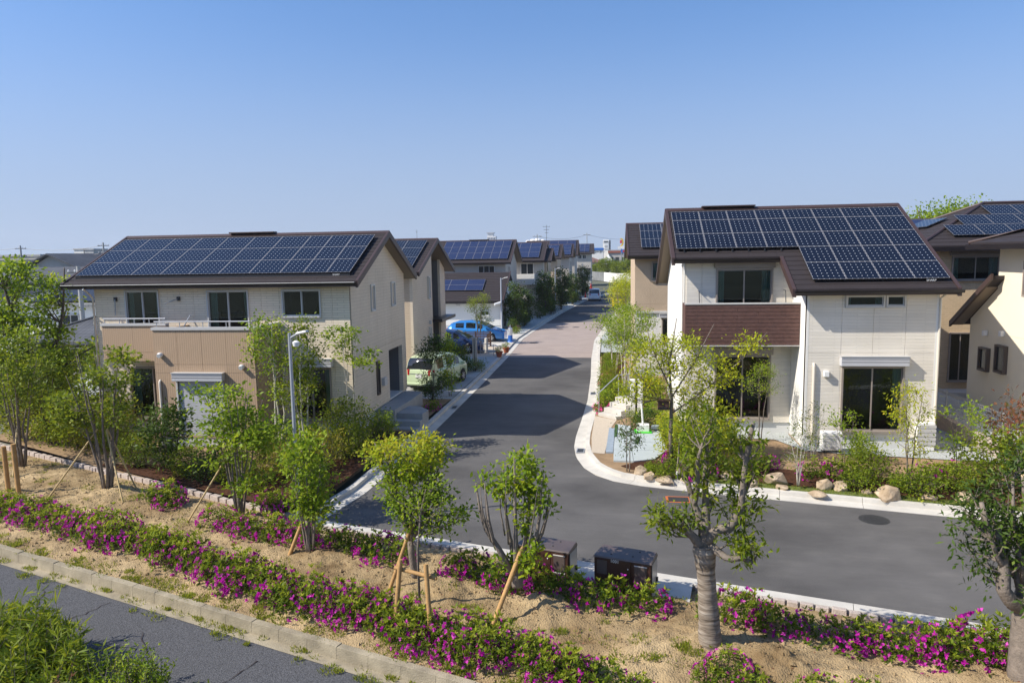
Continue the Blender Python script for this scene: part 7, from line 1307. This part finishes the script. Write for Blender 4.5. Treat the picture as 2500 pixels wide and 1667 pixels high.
# ------------------------------------------------------------------ surroundings: old houses on the left, the town beyond
GO = 'old houses behind on the left'
def old(label, x0, x1, y0, y1, zg, ze, zr, wm, rm, hipd=True, along='x', wins=(), ov=.6):
    H_ = thing('house', label, 'house', ((x0+x1)/2, (y0+y1)/2, zg), GO)
    for f, (a, b, c, d) in enumerate(((x0, x1, y0, y0+.2), (x0, x1, y1-.2, y1), (x0, x0+.2, y0+.2, y1-.2), (x1-.2, x1, y0+.2, y1-.2))): MB().box(a, b, c, d, zg-.5, ze).build('wall', wm, H_)
    a, b, c, d = x0-ov, x1+ov, y0-ov, y1+ov; t = .18
    if hipd:
        if along == 'x': k = min((d-c)/2, (b-a)/2-.3); p, q = (a+k, (c+d)/2, zr), (b-k, (c+d)/2, zr)
        else: k = min((b-a)/2, (d-c)/2-.3); p, q = ((a+b)/2, c+k, zr), ((a+b)/2, d-k, zr)
        C = [(a, c, ze), (b, c, ze), (b, d, ze), (a, d, ze)]; K = [(x, y, z-t) for x, y, z in C]
        fs = [(0, 1, 5, 4), (1, 2, 5), (2, 3, 4, 5), (3, 0, 4)] if along == 'x' else [(0, 1, 4), (1, 2, 5, 4), (2, 3, 5), (3, 0, 4, 5)]
        ro = MB().add(C+[p, q]+K, fs+[(0, 6, 7, 1), (1, 7, 8, 2), (2, 8, 9, 3), (3, 9, 6, 0), (6, 9, 8, 7)]).build('roof', rm, H_); MB().tube([p, q], .14, 6).build('ridge_cap', rm, ro)
        for s, e in ((C[0], p), (C[1], q if along == 'x' else p)): MB().tube([s, e], .1, 6).build('ridge_cap', rm, ro)
    else:
        if along == 'x': ro = MB().prism([(a, c, ze), (a, (c+d)/2, zr), (a, d, ze), (a, d, ze-t), (a, (c+d)/2, zr-t), (a, c, ze-t)], (b-a, 0, 0)).build('roof', rm, H_); gv = [[(x, y0, ze-t), (x, y1, ze-t), (x, (y0+y1)/2, zr-t-.05)] for x in (x0, x1-.2)]; dv = (.2, 0, 0)
        else: ro = MB().prism([(a, c, ze), ((a+b)/2, c, zr), (b, c, ze), (b, c, ze-t), ((a+b)/2, c, zr-t), (a, c, ze-t)], (0, d-c, 0)).build('roof', rm, H_); gv = [[(x0, y, ze-t), (x1, y, ze-t), ((x0+x1)/2, y, zr-t-.05)] for y in (y0, y1-.2)]; dv = (0, .2, 0)
        for g_ in gv: MB().prism(g_, dv).build('gable', wm, H_)
    for F, *w in wins: window(F, H_, *w, fm='frame_pale', open_room=False, d=.07)
    return H_
h = old('brown-walled house with dark shingle roof and balcony left of the near house', -33.5, -26, 38.3, 46, -2, 2.0, 3.6, 'wall_dark', 'tile_grey', True, 'x', [(front(38.3), -31.0, -29.8, .3, 1.6)])
b = MB(); 
bal = MB().box(-31.3, -26.5, 36.9, 37.0, -.9, -.75).build('balcony_floor', 'wall_dark', h)
for i in range(32): MB().box(-31.3+i*.15, -31.24+i*.15, 36.9, 36.95, -.75, .25).build('balcony_bar', 'frame_taupe' if i < 16 else 'white_plastic', bal)
MB().box(-31.3, -26.5, 36.88, 36.97, .25, .33).build('balcony_rail', 'frame_taupe', bal)
h = old('white house with dark blue solar roof beside the utility pole', -48, -37.2, 52.5, 62, -2, 3.2, 4.75, 'wall_white', 'tile_pale', True, 'x', [(front(52.5), -43.0, -41.5, 1.0, 2.4), (front(52.5), -39.9, -38.3, 1.4, 2.7)])
MB().prism([(-46, 52.3, 3.42), (-38.8, 52.3, 3.42), (-40.6, 55.6, 4.42), (-44.2, 55.6, 4.42)], (0, 0, .06)).build('solar_sheet', 'solar_edge', h)
old('house with ribbed grey tile roof behind the spreading tree', -74, -63, 78, 87, -1, 4.2, 5.95, 'wall_grey', 'tile_grey', False, 'x'); old('low dark-roofed house at the far left edge', -70, -60, 62, 72, -2, 3.2, 4.9, 'wall_grey', 'tile_dark', True, 'y')
old('large dark gabled roof at the left edge', -98, -84.5, 95, 105, -1, 5.3, 7.0, 'wall_white', 'tile_dark', False, 'x'); old('grey gabled house facing the viewer in the left distance', -80.7, -71.7, 92, 104, 0, 5.4, 7.75, 'wall_grey', 'tile_grey', False, 'y', [(front(92), -74.7, -72.5, 2.5, 4.2)], ov=.9)
old('pale green-grey roofed house right of the gabled one', -89, -80, 112, 122, -.5, 5.6, 7.3, 'wall_greige', 'tile_pale', True, 'x')
def block(name, label, x0, x1, y0, y1, z1, ma, cat='building', win=True, nx=6, nz=2):
    B = thing(name, label, cat, ((x0+x1)/2, (y0+y1)/2, 0), 'far buildings'); MB().box(x0, x1, y0, y1, -.5, z1).build('wall', ma, B); MB().box(x0-.2, x1+.2, y0-.2, y1+.2, z1, z1+.4).build('parapet', 'wall_grey', B)
    if win:
        for i in range(nx):
            for j in range(nz):
                w = (x1-x0)/nx; h_ = z1/(nz+.3); MB().box(x0+w*(i+.2), x0+w*(i+.8), y0-.06, y0-.01, h_*(j+.35), h_*(j+.8)).build('window', 'glass_dark', B)
    return B
block('long_building', 'long pale flat-roofed building on the left skyline', -165, -127, 150, 162, 8.0, 'wall_greige', nx=12); block('rooftop_block', 'left one of two grey boxy blocks on the left skyline', -158, -154.9, 200, 206, 10.1, 'wall_white', win=False); block('rooftop_block', 'right one of two grey boxy blocks on the left skyline', -154.6, -151.7, 200, 206, 10.0, 'wall_grey', win=False)
def pole(label, x, y, h, zb=-1.0, arms=2, r=.16):
    P_ = thing('utility_pole', label, 'utility pole', (x, y, zb), 'utility poles'); MB().tube([(x, y, zb), (x, y, h)], [r, r*.7], 10).build('shaft', 'concrete_grey', P_, smooth=True)
    for i in range(arms):
        z = h-.5-i*1.1; a = MB().box(x-.9, x+.9, y-.05, y+.05, z, z+.1).build('crossarm', 'steel_dark', P_)
        for q in (-.8, -.3, .3, .8): MB().lathe((x+q, y, z+.1), [(.05, 0), (.06, .12), (.03, .16)], 8).build('insulator', 'white_plastic', a)
    return (x, y, h)
pA = pole('utility pole above the old rooftops, left one', -87.8, 100, 9.1); pB = pole('utility pole rising beside the near left roof', -74.2, 100, 9.3); pC = pole('utility pole with a transformer beside the white solar house', -37.7, 48, 6.2, -2, 1, .2); t = thing('transformer', 'grey box transformer on the pole beside the white solar house', 'transformer', (-37.7, 47.6, 2.0)); MB().lathe((-38.2, 47.7, 1.2), [(.3, 0), (.32, .05), (.32, .9), (.2, 1.0)], 12).build('tank', 'steel', t, smooth=True)
pE = pole('utility pole above the far end of the street', -5.4, 185, 11.6, 0, 1, .11); pF = pole('utility pole right of the far sign tower', 11.5, 240, 12.0, 0, 2, .12); pG = pole('utility pole above the sixth house roof', -14.5, 150, 10.6, 0, 1, .1); pH = (-125, 104, 9.2)
def wire(label, a, b, sag=.5, dz=-.4, r=.025):
    q = [(a[0]+(b[0]-a[0])*t, a[1]+(b[1]-a[1])*t, a[2]+dz+(b[2]-a[2])*t-sag*4*t*(1-t)) for t in np.linspace(0, 1, 14)]; tag(MB().tube(q, r, 5).build('overhead_wire', 'steel_dark'), label, 'wire', 'overhead wires')
wire('upper wire between the two left poles', pA, pB); wire('lower wire between the two left poles', pA, pB, dz=-1.5); wire('upper wire leaving the left pole to the left', pH, pA); wire('lower wire leaving the left pole to the left', pH, pA, dz=-1.5); wire('upper wire above the far end of the street', pE, pF, 1.0, r=.03); wire('wire from the sixth house to the street end pole', pG, pE, .8, r=.03)
# town centre on the skyline
tw = thing('tower', 'distant office tower with a wide crown on the skyline', 'tower', (-240, 1500, 0), 'far buildings'); MB().box(-249, -231, 1500, 1518, 0, 45).build('shaft', 'wall_white', tw); MB().box(-248, -236, 1501, 1513, 45, 51).build('crown', 'wall_white', tw); MB().box(-250, -235, 1499, 1514, 51, 53).build('crown_roof', 'wall_grey', tw)
for i in range(5):
    for j in range(6): MB().box(-248+i*3.4, -246+i*3.4, 1499.6, 1499.9, 12+j*5.4, 15.4+j*5.4).build('window', 'glass_dark', tw)
for i, (x, r) in enumerate(((-65.5, 2.2), (-61.5, 3.0), (-57.5, 3.4), (-53.5, 2.6))): tag(MB().lathe((x, 600, 0), [(r*.8, 0), (r*.8, 15), (r, 16), (r*.92, 16+r*.6), (r*.6, 16+r*.95), (.1, 16+r*1.05)], 14).build('storage_tank', 'wall_white', smooth=True), 'white domed tank on the skyline, '+('first', 'second', 'third', 'fourth')[i]+' from the left', 'tank', 'white domed tanks')
sg = thing('sign_tower', 'tall white advertising tower beyond the street end', 'sign', (-1.2, 350, 0), 'far signs'); MB().box(-2.7, .2, 350, 352.5, 0, 12.8).build('shaft', 'wall_white', sg); MB().box(-2.6, .1, 349.7, 349.95, 11.4, 12.6).build('sign_panel', 'white_plastic', sg); MB().box(-2.3, -.2, 349.6, 349.69, 11.7, 12.2).build('sign_panel', 'glass_dark', sg); MB().box(-2.4, -.1, 349.7, 349.95, 8.6, 11.0).build('sign_panel', 'white_plastic', sg); MB().box(-1.9, -.6, 349.6, 349.69, 9.2, 10.4).build('sign_panel', 'wall_grey', sg); MB().box(.21, .9, 350.2, 352, 5, 12.6).build('steel_frame', 'steel_dark', sg)
ko = thing('store_building', 'dark-roofed store with large letters beyond the street end', 'building', (-5, 300, 0), 'far buildings'); MB().box(-14, -2.3, 300, 330, 0, 7.8).build('wall', 'wall_white', ko); MB().box(-14.2, -2.1, 299.8, 330, 7.8, 8.7).build('parapet', 'blue_plastic', ko)
text_mesh('store_lettering', 'コーナン', 1.25, 'black_plastic', ko, Matrix.Translation((-3.9, 299.9, 7.1)) @ Matrix.Rotation(rad(90), 4, 'X'), .05)
ml = block('mall_building', 'long low mall with an orange fascia beyond the street end', -.2, 26, 330, 350, 7.6, 'wall_greige', nx=10, nz=1); MB().box(-.3, 26, 329.6, 329.78, 6.6, 7.5).build('fascia', 'terracotta', ml)
tag(MB().add([(-1.2, 248.8, 4.5), (1.0, 248.8, 4.5), (1.0, 251, 4.5), (-1.2, 251, 4.5), (-.1, 250, 6.2), (-1.2, 248.8, 0), (1.0, 248.8, 0), (1, 251, 0), (-1.2, 251, 0)], [(0, 1, 4), (1, 2, 4), (2, 3, 4), (3, 0, 4), (5, 6, 1, 0), (6, 7, 2, 1), (7, 8, 3, 2), (8, 5, 0, 3)]).build('tent', 'white_plastic'), 'white peaked tent beyond the street end', 'tent')
rh = old('red-brown roofed house beyond the far fence', -9.5, -1.9, 220, 229, 0, 4.0, 5.4, 'wall_greige', 'tile_red'); rh['group'] = 'far buildings'
cr = thing('moon_sign', 'yellow crescent sign on a pole beyond the street end', 'sign', (5, 300, 0), 'far signs'); a = [(5.0+1.0*math.cos(t), 300, 10.8+1.65*math.sin(t)) for t in np.linspace(-1.9, 1.9, 14)]; b = [(4.5+.9*math.cos(t), 300, 10.8+1.3*math.sin(t)) for t in np.linspace(1.7, -1.7, 12)]; MB().prism(a+b, (0, .4, 0)).build('crescent', 'yellow_plastic', cr); MB().box(4.5, 5.3, 299.9, 300.3, 10.4, 11.6).build('red_panel', 'red_plastic', cr); MB().tube([(5.1, 300.2, 0), (5.1, 300.2, 9.2)], .2, 8).build('pole', 'steel', cr); MB().box(3.6, 6.4, 299.8, 300.2, 8.2, 9.2).build('name_panel', 'white_plastic', cr)
bs = thing('blue_sign', 'blue sign board below the crescent sign', 'sign', (5.5, 290, 0), 'far signs'); MB().box(4.7, 7.0, 290, 290.3, 6.6, 7.9).build('board', 'blue_plastic', bs); MB().box(5.4, 6.1, 289.9, 289.98, 6.9, 7.6).build('red_mark', 'red_plastic', bs); MB().tube([(5.8, 290.2, 0), (5.8, 290.2, 6.7)], .15, 8).build('pole', 'steel', bs)
# fence and trees at the street end
wf = thing('panel_fence', 'grey and white panel fence across the street end', 'fence', (0, 170, 0)); fp = [(-6.5, 184), (-4.3, 183.5), (-2.7, 178), (-1.1, 172), (.3, 167), (1.7, 162), (4.5, 160), (8, 158), (12, 156)]
for i, ((x0, y0), (x1, y1)) in enumerate(zip(fp, fp[1:])): MB().prism([(x0, y0, 0), (x1, y1, 0), (x1, y1, 2.1), (x0, y0, 2.1)], (.02, .12, 0)).build('fence_panel', 'wall_white' if i > 2 else 'tile_pale', wf)
FT = PM(mstems(4, 5.0, 1.4, .1, 301), [(0, 0, 3.4, 2.0, 2.0, 1.7, 70)], .3, .2, 'leaf_mid', 'bark_dark', 40, .45, .7, 302, sub=0)
FT2 = PM(mstems(4, 5.0, 1.4, .1, 305), [(0, 0, 3.5, 1.9, 1.9, 1.5, 240), (.9, 0, 4.2, 1.0, 1.0, .8, 50)], .12, .08, 'leaf_fresh', 'bark_dark', 56, .26, .8, 306, sub=0)
for i, (x, y, s, lb) in enumerate([(-3.2, 190, 1.0, 'round dark green tree behind the fence, leftmost'), (-.6, 182, 1.1, 'tallest round tree behind the fence'), (2.0, 178, 1.1, 'round tree behind the white fence panels'), (4.6, 172, 1.2, 'round tree right of the white fence panels')]): put(FT, 'round_tree', lb, 'tree', (x, y, 0), i*1.1, s*(.74, .92, .8, .86)[i], 'trees at the street end')
for i, (x, y, s, lb) in enumerate([(26.6, 62, 1.97, 'bright green treetop above the hip-roofed house'), (31.5, 64, 1.85, 'second treetop at the right edge of the skyline')]): put(FT2, 'round_tree', lb, 'tree', (x, y, 0), i*2+.5, s, 'trees behind the right houses')
for i, (x, y, s, lb) in enumerate([(-25.5, 35.0, .75, 'small tree between the near house and the brown-walled house'), (-28, 30, .65, 'bush behind the spreading tree'), (-24.5, 28.5, .7, 'bush left of the near left house')]): put(FT, 'round_tree', lb, 'tree', (x, y, -1.2), i*1.7, s, 'trees left of the near house')
far_house('house behind the tan house, its panels showing over the white roof', 15.5, 22, 46, 54, 6.3, 8.3, 'wall_tan_tile', pn=(15.2, 22, 6))

for x, y, h, lb in ((-79.5, 300, 17.5, 'thin lattice mast on the skyline behind the second left house'), (-10.2, 121.5, 11.3, 'television aerial on the ridge behind the sixth left house'), (-84.5, 202, 13.5, 'thin aerial above the old rooftops')):
    A_ = thing('aerial', lb, 'aerial', (x, y, 0), 'aerials'); MB().tube([(x, y, 0), (x, y, h)], [.12 if y > 150 else .05, .06 if y > 150 else .03], 6).build('mast', 'steel_dark', A_)
    for k, w in ((.3, 1.2), (.8, .9), (1.3, .6)): MB().box(x-w/2, x+w/2, y-.03, y+.03, h-k, h-k+.06).build('element', 'steel_dark', A_)
# ------------------------------------------------------------------ the air: a thin even haze round everything
m_, nt_, b_ = new_mat('haze_air'); nt_.nodes.remove(b_); pv_ = N(nt_, 'ShaderNodeVolumePrincipled'); pv_.inputs['Color'].default_value = (0.86, 0.91, 1.0, 1); pv_.inputs['Density'].default_value = 0.00025; pv_.inputs['Anisotropy'].default_value = 0.2
nt_.links.new(pv_.outputs[0], nt_.nodes['Material Output'].inputs['Volume'])
hz_ = MB().box(-1200, 1200, -60, 1700, -3.5, 62).build('haze', 'haze_air'); hz_['kind'] = 'stuff'; hz_['label'] = 'thin bluish haze in the air over the whole place'
